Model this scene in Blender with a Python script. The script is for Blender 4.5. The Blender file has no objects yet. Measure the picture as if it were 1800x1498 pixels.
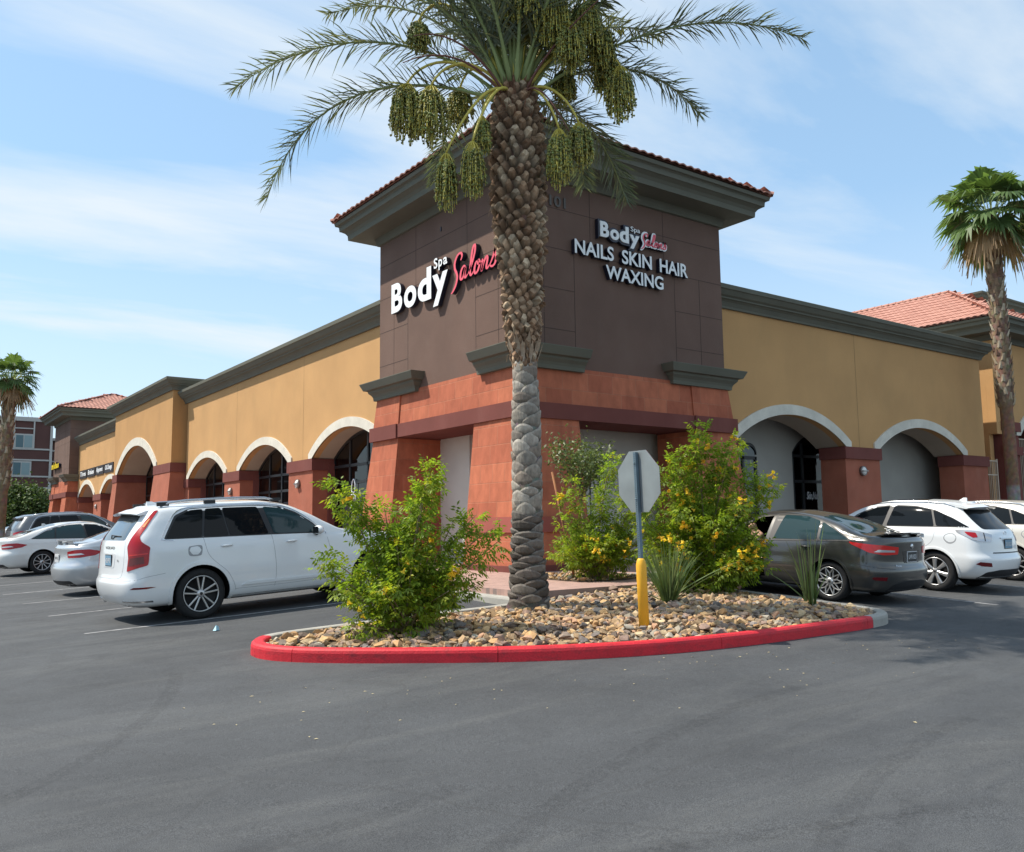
import bpy, bmesh, math, random
from mathutils import Vector, Matrix, Quaternion
from mathutils.bvhtree import BVHTree
from mathutils.geometry import delaunay_2d_cdt, tessellate_polygon

scene = bpy.context.scene
COL = scene.collection
R = math.radians
# ---------------------------------------------------------------- camera
cam_d = bpy.data.cameras.new('camera')
cam = bpy.data.objects.new('camera', cam_d)
COL.objects.link(cam)
scene.camera = cam
cam_d.sensor_width = 36.0
cam_d.lens = 36.0 * 1536.64 / 1800.0
cam_d.clip_start = 0.05
cam_d.clip_end = 3000
CAM = Vector((-10.936, -14.704, 1.37))
pitch, roll, yaw = R(6.4064), R(-0.6894), R(36.15434)
_f = Vector((0, math.cos(pitch), math.sin(pitch)))
_u = Vector((0, -math.sin(pitch), math.cos(pitch)))
_r = Vector((1, 0, 0))
_r2 = _r * math.cos(roll) + _u * math.sin(roll)
_u2 = -_r * math.sin(roll) + _u * math.cos(roll)
_Z = Matrix.Rotation(-yaw, 3, 'Z')
_r2, _u2, _f = _Z @ _r2, _Z @ _u2, _Z @ _f
cam.matrix_world = Matrix(((_r2.x, _u2.x, -_f.x, CAM.x), (_r2.y, _u2.y, -_f.y, CAM.y), (_r2.z, _u2.z, -_f.z, CAM.z), (0, 0, 0, 1)))
VR = Vector((_r2.x, _r2.y, 0)).normalized()      # to the right of the view, level
VF = Vector((_f.x, _f.y, 0)).normalized()        # into the view, level
# ---------------------------------------------------------------- light
LDIR = Vector((1.0, -0.82, -1.86)).normalized()
sd = bpy.data.lights.new('sun', 'SUN')
sd.energy = 3.2
sd.angle = R(0.55)
sd.color = (1.0, 0.93, 0.82)
sun = bpy.data.objects.new('sun', sd)
COL.objects.link(sun)
sun.rotation_euler = LDIR.to_track_quat('-Z', 'Y').to_euler()
sun.location = (-20, 20, 30)
world = bpy.data.worlds.new('World')
scene.world = world
world.use_nodes = True
nt = world.node_tree
nt.nodes.clear()
def N(nt, t, **kw):
    n = nt.nodes.new(t)
    for k, v in kw.items():
        if k.startswith('i_'):
            n.inputs[int(k[2:]) if k[2:].isdigit() else k[2:].replace('_', ' ')].default_value = v
        else:
            setattr(n, k, v)
    return n
out = N(nt, 'ShaderNodeOutputWorld')
bg = N(nt, 'ShaderNodeBackground')
sky = N(nt, 'ShaderNodeTexSky', sky_type='NISHITA', sun_disc=False)
sky.sun_elevation = math.asin(-LDIR.z)
sky.sun_rotation = math.atan2(-LDIR.x, -LDIR.y)
sky.air_density = 0.9
sky.dust_density = 0.5
sky.ozone_density = 1.0
tc = N(nt, 'ShaderNodeTexCoord')
sep = N(nt, 'ShaderNodeSeparateXYZ')
nt.links.new(tc.outputs['Generated'], sep.inputs[0])
zc = N(nt, 'ShaderNodeMath', operation='MAXIMUM', i_1=0.0)
nt.links.new(sep.outputs[2], zc.inputs[0])
za = N(nt, 'ShaderNodeMath', operation='ADD', i_1=0.16)
nt.links.new(zc.outputs[0], za.inputs[0])
dx = N(nt, 'ShaderNodeMath', operation='DIVIDE'); dy = N(nt, 'ShaderNodeMath', operation='DIVIDE')
nt.links.new(sep.outputs[0], dx.inputs[0]); nt.links.new(za.outputs[0], dx.inputs[1])
nt.links.new(sep.outputs[1], dy.inputs[0]); nt.links.new(za.outputs[0], dy.inputs[1])
cmb = N(nt, 'ShaderNodeCombineXYZ')
nt.links.new(dx.outputs[0], cmb.inputs[0]); nt.links.new(dy.outputs[0], cmb.inputs[1])
mp = N(nt, 'ShaderNodeMapping')
mp.inputs['Rotation'].default_value = (0, 0, R(70))
mp.inputs['Scale'].default_value = (0.6, 1.7, 1)
nt.links.new(cmb.outputs[0], mp.inputs[0])
n1 = N(nt, 'ShaderNodeTexNoise'); n1.inputs['Scale'].default_value = 1.05; n1.inputs['Detail'].default_value = 9; n1.inputs['Roughness'].default_value = 0.56; n1.inputs['Distortion'].default_value = 0.35
nt.links.new(mp.outputs[0], n1.inputs['Vector'])
cr = N(nt, 'ShaderNodeValToRGB')
cr.color_ramp.elements[0].position = 0.42; cr.color_ramp.elements[0].color = (0, 0, 0, 1)
cr.color_ramp.elements[1].position = 0.64; cr.color_ramp.elements[1].color = (0.85, 0.85, 0.85, 1)
nt.links.new(n1.outputs[0], cr.inputs[0])
hz = N(nt, 'ShaderNodeMapRange'); hz.inputs[1].default_value = 0.0; hz.inputs[2].default_value = 0.34; hz.inputs[3].default_value = 0.62; hz.inputs[4].default_value = 0.0
nt.links.new(zc.outputs[0], hz.inputs[0])
mxf = N(nt, 'ShaderNodeMath', operation='MAXIMUM')
nt.links.new(cr.outputs[0], mxf.inputs[0]); nt.links.new(hz.outputs[0], mxf.inputs[1])
mix = N(nt, 'ShaderNodeMix', data_type='RGBA')
nt.links.new(mxf.outputs[0], mix.inputs['Factor'])
tn = N(nt, 'ShaderNodeMix', data_type='RGBA', blend_type='MULTIPLY'); tn.inputs['Factor'].default_value = 1; tn.inputs['B'].default_value = (0.92, 1.03, 1.02, 1)
nt.links.new(sky.outputs[0], tn.inputs['A']); hm = N(nt, 'ShaderNodeMix', data_type='RGBA'); hm.inputs['Factor'].default_value = 0.62; hm.inputs['B'].default_value = (1.36, 2.06, 2.78, 1)
nt.links.new(tn.outputs['Result'], hm.inputs['A']); nt.links.new(hm.outputs['Result'], mix.inputs['A'])
mix.inputs['B'].default_value = (3.0, 3.25, 3.42, 1)
nt.links.new(mix.outputs['Result'], bg.inputs[0])
bg.inputs[1].default_value = 0.15
nt.links.new(bg.outputs[0], out.inputs[0])
scene.view_settings.view_transform = 'Standard'
scene.view_settings.look = 'None'
scene.view_settings.exposure = 0.95
scene.view_settings.gamma = 1.0
scene.render.engine = 'CYCLES'

# ---------------------------------------------------------------- helpers
def tag(o, label=None, cat=None, group=None, kind=None):
    if label: o['label'] = label
    if cat: o['category'] = cat
    if group: o['group'] = group
    if kind: o['kind'] = kind
    return o
def thing(name, label, cat, loc=(0, 0, 0), rz=0.0, group=None):
    o = bpy.data.objects.new(name, None)
    COL.objects.link(o)
    o.location = loc
    o.rotation_euler = (0, 0, rz)
    o.empty_display_size = 0.3
    return tag(o, label, cat, group)
def copy_tree(o, parent=None):
    c = o.copy()
    COL.objects.link(c)
    if parent is not None: c.parent = parent
    for ch in o.children: copy_tree(ch, c)
    return c
class MB:
    """collects verts and faces; faces carry a material slot index"""
    def __init__(s):
        s.v = []; s.f = []; s.m = []; s.sm = []; s.col = None
    def add(s, vs, fs, m=0, smooth=False):
        b = len(s.v)
        s.v.extend([tuple(p) for p in vs])
        for f in fs:
            s.f.append(tuple(i + b for i in f)); s.m.append(m); s.sm.append(smooth)
        return b
    def box(s, x0, x1, y0, y1, z0, z1, m=0):
        s.add([(x0, y0, z0), (x1, y0, z0), (x1, y1, z0), (x0, y1, z0), (x0, y0, z1), (x1, y0, z1), (x1, y1, z1), (x0, y1, z1)],
              [(0, 3, 2, 1), (4, 5, 6, 7), (0, 1, 5, 4), (1, 2, 6, 5), (2, 3, 7, 6), (3, 0, 4, 7)], m)
    def frustum(s, a, z0, b, z1, m=0):
        (x0, x1, y0, y1), (p0, p1, q0, q1) = a, b
        s.add([(x0, y0, z0), (x1, y0, z0), (x1, y1, z0), (x0, y1, z0), (p0, q0, z1), (p1, q0, z1), (p1, q1, z1), (p0, q1, z1)],
              [(0, 3, 2, 1), (4, 5, 6, 7), (0, 1, 5, 4), (1, 2, 6, 5), (2, 3, 7, 6), (3, 0, 4, 7)], m)
    def obox(s, c, ax, ay, az, m=0):
        c, ax, ay, az = Vector(c), Vector(ax), Vector(ay), Vector(az)
        P = [c + ax * i + ay * j + az * k for k in (-1, 1) for j in (-1, 1) for i in (-1, 1)]
        s.add(P, [(0, 2, 3, 1), (4, 5, 7, 6), (0, 1, 5, 4), (1, 3, 7, 5), (3, 2, 6, 7), (2, 0, 4, 6)], m)
    def tube(s, pts, r, n=8, m=0, caps=True, smooth=True):
        pts = [Vector(p) for p in pts]
        rs = r if isinstance(r, (list, tuple)) else [r] * len(pts)
        ref = Vector((0, 0, 1))
        d0 = (pts[1] - pts[0]).normalized()
        if abs(d0.dot(ref)) > 0.9: ref = Vector((1, 0, 0))
        vs = []
        for i, p in enumerate(pts):
            d = (pts[min(i + 1, len(pts) - 1)] - pts[max(i - 1, 0)])
            if d.length < 1e-9: d = d0
            d.normalize()
            a = d.cross(ref)
            if a.length < 1e-4: a = d.cross(Vector((0, 1, 0)))
            a.normalize(); b = d.cross(a)
            ref = -b if False else ref
            for k in range(n):
                t = 2 * math.pi * k / n
                vs.append(p + (a * math.cos(t) + b * math.sin(t)) * rs[i])
        fs = []
        for i in range(len(pts) - 1):
            for k in range(n):
                fs.append((i * n + k, i * n + (k + 1) % n, (i + 1) * n + (k + 1) % n, (i + 1) * n + k))
        b0 = s.add(vs, fs, m, smooth)
        if caps:
            s.f.append(tuple(b0 + k for k in range(n))[::-1]); s.m.append(m); s.sm.append(False)
            e = b0 + (len(pts) - 1) * n
            s.f.append(tuple(e + k for k in range(n))); s.m.append(m); s.sm.append(False)
    def lathe(s, prof, c=(0, 0, 0), n=24, m=0, axis='z', smooth=True):
        c = Vector(c); vs = []
        for (r_, h) in prof:
            for k in range(n):
                t = 2 * math.pi * k / n
                a, b = r_ * math.cos(t), r_ * math.sin(t)
                vs.append(c + (Vector((a, b, h)) if axis == 'z' else Vector((a, h, b)) if axis == 'y' else Vector((h, a, b))))
        fs = []
        for i in range(len(prof) - 1):
            for k in range(n):
                fs.append((i * n + k, i * n + (k + 1) % n, (i + 1) * n + (k + 1) % n, (i + 1) * n + k))
        s.add(vs, fs, m, smooth)
    def prism(s, poly, z0, z1, m=0, xf=None):
        """poly: 2d outline; extruded from z0 to z1; xf maps (u,v,w)->xyz"""
        n = len(poly)
        vs = [(p[0], p[1], z0) for p in poly] + [(p[0], p[1], z1) for p in poly]
        if xf: vs = [xf(*p) for p in vs]
        fs = [tuple(range(n))[::-1], tuple(range(n, 2 * n))]
        fs += [(i, (i + 1) % n, (i + 1) % n + n, i + n) for i in range(n)]
        s.add(vs, fs, m)
    def sweep(s, path, prof, closed=False, m=0, zf=None, flip=False):
        """sweep profile (offset to the right of travel, z) along a level 2d path with mitred corners"""
        n = len(path); P = [Vector((p[0], p[1])) for p in path]; rings = []
        for i in range(n):
            if closed: a, b = P[i] - P[i - 1], P[(i + 1) % n] - P[i]
            else:
                a = P[i] - P[i - 1] if i > 0 else P[1] - P[0]
                b = P[i + 1] - P[i] if i < n - 1 else P[i] - P[i - 1]
            a.normalize(); b.normalize()
            na, nb = Vector((a.y, -a.x)), Vector((b.y, -b.x))
            h = (na + nb); h = h / max(0.3, h.dot(na)) if h.length > 1e-6 else na
            z_ = zf(P[i].x, P[i].y) if zf else 0.0
            rings.append([(P[i].x + h.x * o, P[i].y + h.y * o, z + z_) for (o, z) in prof])
        k = len(prof); vs = [p for r_ in rings for p in r_]; fs = []
        for i in range(n if closed else n - 1):
            j = (i + 1) % n
            for q in range(k - 1):
                f = (i * k + q, j * k + q, j * k + q + 1, i * k + q + 1)
                fs.append(f if not flip else f[::-1])
        if not closed:
            fs.append(tuple(range(k))); fs.append(tuple(range((n - 1) * k, n * k))[::-1])
        s.add(vs, fs, m)
    def build(s, name, mats, parent=None, origin=None, cols=None):
        me = bpy.data.meshes.new(name)
        o = Vector(origin) if origin is not None else (parent.location if parent is not None and parent.parent is None and parent.type == 'EMPTY' and not parent.get('_local') else None)
        if s.__dict__.get('local'): o = None
        vs = [(v[0] - o[0], v[1] - o[1], v[2] - o[2]) for v in s.v] if o is not None else s.v
        me.from_pydata(vs, [], s.f)
        if not isinstance(mats, (list, tuple)): mats = [mats]
        for m_ in mats: me.materials.append(m_)
        me.polygons.foreach_set('material_index', s.m)
        me.polygons.foreach_set('use_smooth', s.sm)
        me.update()
        if cols is not None:
            ca = me.color_attributes.new('tint', 'FLOAT_COLOR', 'POINT')
            flat = []
            for c in cols: flat.extend((c[0], c[1], c[2], 1.0))
            ca.data.foreach_set('color', flat)
        ob = bpy.data.objects.new(name, me)
        COL.objects.link(ob)
        if parent is not None: ob.parent = parent
        elif origin is not None: ob.location = origin
        return ob
def fixnorm(ob):
    bm = bmesh.new(); bm.from_mesh(ob.data)
    bmesh.ops.recalc_face_normals(bm, faces=bm.faces)
    bm.to_mesh(ob.data); bm.free()
    return ob

def islands(mb):
    par = list(range(len(mb.v)))
    def find(i):
        while par[i] != i: par[i] = par[par[i]]; i = par[i]
        return i
    for f in mb.f:
        for i in f[1:]: par[find(i)] = find(f[0])
    g_ = {}
    for k, f in enumerate(mb.f): g_.setdefault(find(f[0]), []).append(k)
    out_ = []
    for ks in g_.values():
        ids = sorted({i for k in ks for i in mb.f[k]}); mp_ = {i: j for j, i in enumerate(ids)}; n = MB()
        n.add([mb.v[i] for i in ids], [tuple(mp_[i] for i in mb.f[k]) for k in ks]); n.m = [mb.m[k] for k in ks]; n.sm = [mb.sm[k] for k in ks]; out_.append(n)
    return out_

# ---------------------------------------------------------------- materials
def newmat(name):
    m = bpy.data.materials.new(name); m.use_nodes = True
    t = m.node_tree; t.nodes.clear()
    o = N(t, 'ShaderNodeOutputMaterial'); b = N(t, 'ShaderNodeBsdfPrincipled')
    t.links.new(b.outputs[0], o.inputs[0])
    return m, t, b
def mul(c, k): return tuple(min(1, x * k) for x in c[:3]) + (1,)
def mat(name, base, rough=0.85, var=0.12, scale=2.0, bump=0.0, bscale=60, spec=0.3, metal=0.0, coat=0.0,
        stain=0.0, stain_scale=(0.6, 0.6, 0.15), stain_col=None, tint=False, speck=0.0, detail=6):
    m, t, b = newmat(name)
    co = N(t, 'ShaderNodeTexCoord')
    no = N(t, 'ShaderNodeTexNoise'); no.inputs['Scale'].default_value = scale; no.inputs['Detail'].default_value = detail
    t.links.new(co.outputs['Object'], no.inputs['Vector'])
    mr = N(t, 'ShaderNodeMapRange'); mr.inputs[1].default_value = 0.3; mr.inputs[2].default_value = 0.7
    mr.inputs[3].default_value = 1 - var; mr.inputs[4].default_value = 1 + var
    t.links.new(no.outputs[0], mr.inputs[0])
    mu = N(t, 'ShaderNodeMix', data_type='RGBA', blend_type='MULTIPLY'); mu.inputs['Factor'].default_value = 1
    mu.inputs['A'].default_value = tuple(base[:3]) + (1,)
    t.links.new(mr.outputs[0], mu.inputs['B'])
    last = mu.outputs['Result']
    if tint:
        at = N(t, 'ShaderNodeVertexColor'); at.layer_name = 'tint'
        m2 = N(t, 'ShaderNodeMix', data_type='RGBA', blend_type='MULTIPLY'); m2.inputs['Factor'].default_value = 1
        t.links.new(last, m2.inputs['A']); t.links.new(at.outputs[0], m2.inputs['B']); last = m2.outputs['Result']
    if stain:
        mp_ = N(t, 'ShaderNodeMapping'); mp_.inputs['Scale'].default_value = stain_scale
        t.links.new(co.outputs['Object'], mp_.inputs[0])
        ns = N(t, 'ShaderNodeTexNoise'); ns.inputs['Scale'].default_value = 2.2; ns.inputs['Detail'].default_value = 8; ns.inputs['Roughness'].default_value = 0.65
        t.links.new(mp_.outputs[0], ns.inputs['Vector'])
        rs = N(t, 'ShaderNodeMapRange'); rs.inputs[1].default_value = 0.5; rs.inputs[2].default_value = 0.75; rs.inputs[3].default_value = 0; rs.inputs[4].default_value = stain
        t.links.new(ns.outputs[0], rs.inputs[0])
        m3 = N(t, 'ShaderNodeMix', data_type='RGBA'); t.links.new(rs.outputs[0], m3.inputs['Factor'])
        t.links.new(last, m3.inputs['A']); m3.inputs['B'].default_value = (stain_col + (1,)) if stain_col else mul(base, 0.55)
        last = m3.outputs['Result']
    if speck:
        n3 = N(t, 'ShaderNodeTexNoise'); n3.inputs['Scale'].default_value = bscale * 1.3; n3.inputs['Detail'].default_value = 3
        t.links.new(co.outputs['Object'], n3.inputs['Vector'])
        r3 = N(t, 'ShaderNodeMapRange'); r3.inputs[1].default_value = 0.35; r3.inputs[2].default_value = 0.65; r3.inputs[3].default_value = 1 - speck; r3.inputs[4].default_value = 1 + speck
        t.links.new(n3.outputs[0], r3.inputs[0])
        m4 = N(t, 'ShaderNodeMix', data_type='RGBA', blend_type='MULTIPLY'); m4.inputs['Factor'].default_value = 1
        t.links.new(last, m4.inputs['A']); t.links.new(r3.outputs[0], m4.inputs['B']); last = m4.outputs['Result']
    t.links.new(last, b.inputs['Base Color'])
    b.inputs['Roughness'].default_value = rough
    b.inputs['Metallic'].default_value = metal
    b.inputs['Specular IOR Level'].default_value = spec
    b.inputs['Coat Weight'].default_value = coat
    b.inputs['Coat Roughness'].default_value = 0.03
    if bump:
        nb = N(t, 'ShaderNodeTexNoise'); nb.inputs['Scale'].default_value = bscale; nb.inputs['Detail'].default_value = 4
        t.links.new(co.outputs['Object'], nb.inputs['Vector'])
        bp = N(t, 'ShaderNodeBump'); bp.inputs['Strength'].default_value = bump; bp.inputs['Distance'].default_value = 0.01
        t.links.new(nb.outputs[0], bp.inputs['Height']); t.links.new(bp.outputs[0], b.inputs['Normal'])
    return m
def blockmat(name, c1, c2, mortar, bw=0.74, bh=0.41, zoff=0.0, rough=0.85, msize=0.006, bumpk=0.5, scr=0.25):
    """stone facing blocks laid on walls parallel to x or y"""
    m, t, b = newmat(name)
    co = N(t, 'ShaderNodeTexCoord'); se = N(t, 'ShaderNodeSeparateXYZ'); t.links.new(co.outputs['Object'], se.inputs[0])
    ad = N(t, 'ShaderNodeMath', operation='SUBTRACT'); t.links.new(se.outputs[0], ad.inputs[0]); t.links.new(se.outputs[1], ad.inputs[1])
    az = N(t, 'ShaderNodeMath', operation='ADD', i_1=zoff); t.links.new(se.outputs[2], az.inputs[0])
    cb = N(t, 'ShaderNodeCombineXYZ'); t.links.new(ad.outputs[0], cb.inputs[0]); t.links.new(az.outputs[0], cb.inputs[1])
    br = N(t, 'ShaderNodeTexBrick'); br.offset = 0.37; br.offset_frequency = 2; br.squash = 0.62; br.squash_frequency = 3
    br.inputs['Scale'].default_value = 1; br.inputs['Brick Width'].default_value = bw; br.inputs['Row Height'].default_value = bh
    br.inputs['Mortar Size'].default_value = msize; br.inputs['Mortar Smooth'].default_value = 0.4; br.inputs['Bias'].default_value = -0.1
    br.inputs['Color1'].default_value = tuple(c1) + (1,); br.inputs['Color2'].default_value = tuple(c2) + (1,); br.inputs['Mortar'].default_value = tuple(mortar) + (1,)
    t.links.new(cb.outputs[0], br.inputs['Vector'])
    no = N(t, 'ShaderNodeTexNoise'); no.inputs['Scale'].default_value = 5; no.inputs['Detail'].default_value = 9; no.inputs['Roughness'].default_value = 0.65
    mp_ = N(t, 'ShaderNodeMapping'); mp_.inputs['Scale'].default_value = (1, 1, 0.45)
    t.links.new(co.outputs['Object'], mp_.inputs[0]); t.links.new(mp_.outputs[0], no.inputs['Vector'])
    mr = N(t, 'ShaderNodeMapRange'); mr.inputs[1].default_value = 0.3; mr.inputs[2].default_value = 0.72; mr.inputs[3].default_value = 0.82; mr.inputs[4].default_value = 1.2
    t.links.new(no.outputs[0], mr.inputs[0])
    mu = N(t, 'ShaderNodeMix', data_type='RGBA', blend_type='MULTIPLY'); mu.inputs['Factor'].default_value = 1
    t.links.new(br.outputs['Color'], mu.inputs['A']); t.links.new(mr.outputs[0], mu.inputs['B'])
    # pale scuffs
    ns = N(t, 'ShaderNodeTexNoise'); ns.inputs['Scale'].default_value = 9; ns.inputs['Detail'].default_value = 10; ns.inputs['Roughness'].default_value = 0.8; ns.inputs['Distortion'].default_value = 1.2
    t.links.new(mp_.outputs[0], ns.inputs['Vector'])
    rs = N(t, 'ShaderNodeMapRange'); rs.inputs[1].default_value = 0.63; rs.inputs[2].default_value = 0.8; rs.inputs[3].default_value = 0; rs.inputs[4].default_value = scr
    t.links.new(ns.outputs[0], rs.inputs[0])
    m3 = N(t, 'ShaderNodeMix', data_type='RGBA'); t.links.new(rs.outputs[0], m3.inputs['Factor']); t.links.new(mu.outputs['Result'], m3.inputs['A'])
    m3.inputs['B'].default_value = (0.62, 0.42, 0.33, 1)
    t.links.new(m3.outputs['Result'], b.inputs['Base Color'])
    b.inputs['Roughness'].default_value = rough; b.inputs['Specular IOR Level'].default_value = 0.25
    bp = N(t, 'ShaderNodeBump'); bp.inputs['Strength'].default_value = bumpk; bp.inputs['Distance'].default_value = 0.012
    hh = N(t, 'ShaderNodeMath', operation='MULTIPLY_ADD'); hh.inputs[1].default_value = -1.0
    t.links.new(br.outputs['Fac'], hh.inputs[0]); t.links.new(no.outputs[0], hh.inputs[2]); t.links.new(hh.outputs[0], bp.inputs['Height'])
    t.links.new(bp.outputs[0], b.inputs['Normal'])
    return m
def simple(name, base, rough=0.5, metal=0.0, spec=0.5, coat=0.0, emit=None, es=1.0):
    m, t, b = newmat(name)
    b.inputs['Base Color'].default_value = tuple(base[:3]) + (1,)
    b.inputs['Roughness'].default_value = rough; b.inputs['Metallic'].default_value = metal
    b.inputs['Specular IOR Level'].default_value = spec; b.inputs['Coat Weight'].default_value = coat
    if emit:
        b.inputs['Emission Color'].default_value = tuple(emit) + (1,); b.inputs['Emission Strength'].default_value = es
    return m
def glassmat(name, tint=(0.35, 0.38, 0.38), fres=1.5, add=0.04):
    m = bpy.data.materials.new(name); m.use_nodes = True; t = m.node_tree; t.nodes.clear()
    o = N(t, 'ShaderNodeOutputMaterial'); tr = N(t, 'ShaderNodeBsdfTransparent'); tr.inputs[0].default_value = tint + (1,)
    gl = N(t, 'ShaderNodeBsdfGlossy'); gl.inputs['Roughness'].default_value = 0.02; gl.inputs[0].default_value = (0.95, 0.97, 1, 1)
    fr = N(t, 'ShaderNodeLayerWeight'); fr.inputs[0].default_value = 0.5
    pw = N(t, 'ShaderNodeMath', operation='POWER', i_1=4.5); t.links.new(fr.outputs['Facing'], pw.inputs[0])
    ad = N(t, 'ShaderNodeMath', operation='MULTIPLY_ADD', i_1=0.55, i_2=add); t.links.new(pw.outputs[0], ad.inputs[0])
    mx = N(t, 'ShaderNodeMixShader'); t.links.new(ad.outputs[0], mx.inputs[0]); t.links.new(tr.outputs[0], mx.inputs[1]); t.links.new(gl.outputs[0], mx.inputs[2])
    t.links.new(mx.outputs[0], o.inputs[0])
    return m
def leafmat(name, base, trans=0.35, rough=0.55, tint=True):
    m, t, b = newmat(name)
    at = N(t, 'ShaderNodeVertexColor'); at.layer_name = 'tint'
    mu = N(t, 'ShaderNodeMix', data_type='RGBA', blend_type='MULTIPLY'); mu.inputs['Factor'].default_value = 1
    mu.inputs['A'].default_value = tuple(base) + (1,); t.links.new(at.outputs[0], mu.inputs['B'])
    t.links.new(mu.outputs['Result'], b.inputs['Base Color'])
    b.inputs['Roughness'].default_value = rough; b.inputs['Specular IOR Level'].default_value = 0.35
    tl = N(t, 'ShaderNodeBsdfTranslucent'); br = N(t, 'ShaderNodeMix', data_type='RGBA', blend_type='MULTIPLY'); br.inputs['Factor'].default_value = 1
    t.links.new(mu.outputs['Result'], br.inputs['A']); br.inputs['B'].default_value = (1.5, 1.5, 0.7, 1)
    t.links.new(br.outputs['Result'], tl.inputs[0])
    mx = N(t, 'ShaderNodeMixShader'); mx.inputs[0].default_value = trans
    o = [n for n in t.nodes if n.type == 'OUTPUT_MATERIAL'][0]
    t.links.new(b.outputs[0], mx.inputs[1]); t.links.new(tl.outputs[0], mx.inputs[2]); t.links.new(mx.outputs[0], o.inputs[0])
    return m

M_mustard = mat('mustard_stucco', (0.52, 0.30, 0.128), 0.92, 0.07, 0.7, 0.6, 70, speck=0.07, stain=0.22, stain_col=(0.36, 0.24, 0.11), stain_scale=(0.7, 0.7, 0.25))
M_mustard_deep = mat('deep_mustard_stucco', (0.47, 0.262, 0.105), 0.92, 0.06, 0.7, 0.35, 90, stain=0.25, stain_col=(0.27, 0.15, 0.08), stain_scale=(0.9, 0.9, 0.2))
M_brown = mat('brown_stucco', (0.152, 0.095, 0.074), 0.93, 0.10, 0.8, 0.7, 70, speck=0.12, stain=0.25, stain_col=(0.18, 0.13, 0.105), stain_scale=(0.8, 0.8, 0.5))
M_score = mat('score_line_paint', (0.075, 0.05, 0.042), 0.95)
M_joint = mat('expansion_joint', (0.30, 0.19, 0.085), 0.95)
M_green = mat('grey_green_trim', (0.130, 0.130, 0.102), 0.85, 0.06, 1.2, 0.2, 90, stain=0.2, stain_col=(0.17, 0.165, 0.13))
M_maroon = mat('maroon_stucco', (0.165, 0.052, 0.042), 0.9, 0.08, 1.5, 0.3, 90, stain=0.25, stain_col=(0.25, 0.11, 0.09))
M_red = mat('terracotta_stucco', (0.34, 0.112, 0.068), 0.92, 0.12, 1.4, 0.6, 70, speck=0.1, stain=0.3, stain_col=(0.42, 0.19, 0.13), stain_scale=(1, 1, 0.5))
M_stone = blockmat('red_stone_blocks', (0.45, 0.142, 0.075), (0.35, 0.100, 0.055), (0.40, 0.155, 0.09), zoff=-0.66, msize=0.010, scr=0.5)
M_plaster = mat('pale_trim_plaster', (0.63, 0.595, 0.51), 0.9, 0.09, 2.5, 0.5, 60, speck=0.08, stain=0.35, stain_col=(0.40, 0.37, 0.30), stain_scale=(2, 2, 2))
M_soffit = mat('soffit_plaster', (0.42, 0.36, 0.28), 0.92, 0.05, 1.5, 0.2, 70)
M_grey = mat('grey_stucco', (0.36, 0.355, 0.32), 0.92, 0.06, 1.1, 0.35, 90, stain=0.2, stain_col=(0.28, 0.27, 0.24))
M_porch = mat('pale_grey_stucco', (0.60, 0.58, 0.52), 0.92, 0.06, 1.1, 0.5, 80, stain=0.2, stain_col=(0.48, 0.46, 0.41))
M_frame = simple('dark_window_frame', (0.018, 0.02, 0.022), 0.4)
M_wglass = glassmat('shop_window_glass', (0.42, 0.45, 0.45), 1.22, 0.05)
M_dark = simple('dark_interior', (0.03, 0.028, 0.026), 0.9, spec=0.1)
M_int = mat('interior_wall', (0.20, 0.17, 0.14), 0.95)
M_white = simple('white_acrylic', (0.82, 0.84, 0.84), 0.45)
M_navy = simple('navy_return', (0.012, 0.014, 0.03), 0.35)
M_pink = simple('pink_acrylic', (0.80, 0.10, 0.14), 0.4)
M_yellow = simple('yellow_acrylic', (0.85, 0.62, 0.02), 0.4)
# ---------------------------------------------------------------- ground
def dist(x, y): return math.hypot(min(x, 0), min(y, 0))
def softplus(a, s): return s * math.log1p(math.exp(max(-40, min(40, a / s)))) if a / s < 40 else a
def gz(x, y):
    z0 = -0.26
    z = z0 + softplus(0.05 * (6.9 - dist(x, y)) - z0, 0.06)
    return z + 0.008 * max(0.0, min(y, 60) - 8)
CURB_L, CURB_R = -2.95, -2.15
def frange(a, b, st):
    n = max(1, int(round((b - a) / st)))
    return [a + (b - a) * i / n for i in range(n + 1)]
M_asph, t, b = newmat('asphalt')
co = N(t, 'ShaderNodeTexCoord')
def noise(sc, det=5, ro=0.6, vec=None, dist_=0.0):
    n = N(t, 'ShaderNodeTexNoise'); n.inputs['Scale'].default_value = sc; n.inputs['Detail'].default_value = det; n.inputs['Roughness'].default_value = ro; n.inputs['Distortion'].default_value = dist_
    t.links.new(vec if vec else co.outputs['Object'], n.inputs['Vector']); return n.outputs[0]
def rng(src, a, b_, c, d):
    n = N(t, 'ShaderNodeMapRange'); n.inputs[1].default_value = a; n.inputs[2].default_value = b_; n.inputs[3].default_value = c; n.inputs[4].default_value = d
    t.links.new(src, n.inputs[0]); return n.outputs[0]
def mulc(a, bsock):
    n = N(t, 'ShaderNodeMix', data_type='RGBA', blend_type='MULTIPLY'); n.inputs['Factor'].default_value = 1
    if isinstance(a, tuple): n.inputs['A'].default_value = a
    else: t.links.new(a, n.inputs['A'])
    t.links.new(bsock, n.inputs['B']); return n.outputs['Result']
def mixc(f, a, bcol):
    n = N(t, 'ShaderNodeMix', data_type='RGBA'); t.links.new(f, n.inputs['Factor']); t.links.new(a, n.inputs['A']); n.inputs['B'].default_value = bcol
    return n.outputs['Result']
c = mulc((0.059, 0.062, 0.066, 1), rng(noise(0.35, 6), 0.3, 0.7, 0.84, 1.16))
c = mulc(c, rng(noise(2.2, 8, 0.7), 0.3, 0.7, 0.9, 1.1))
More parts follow.
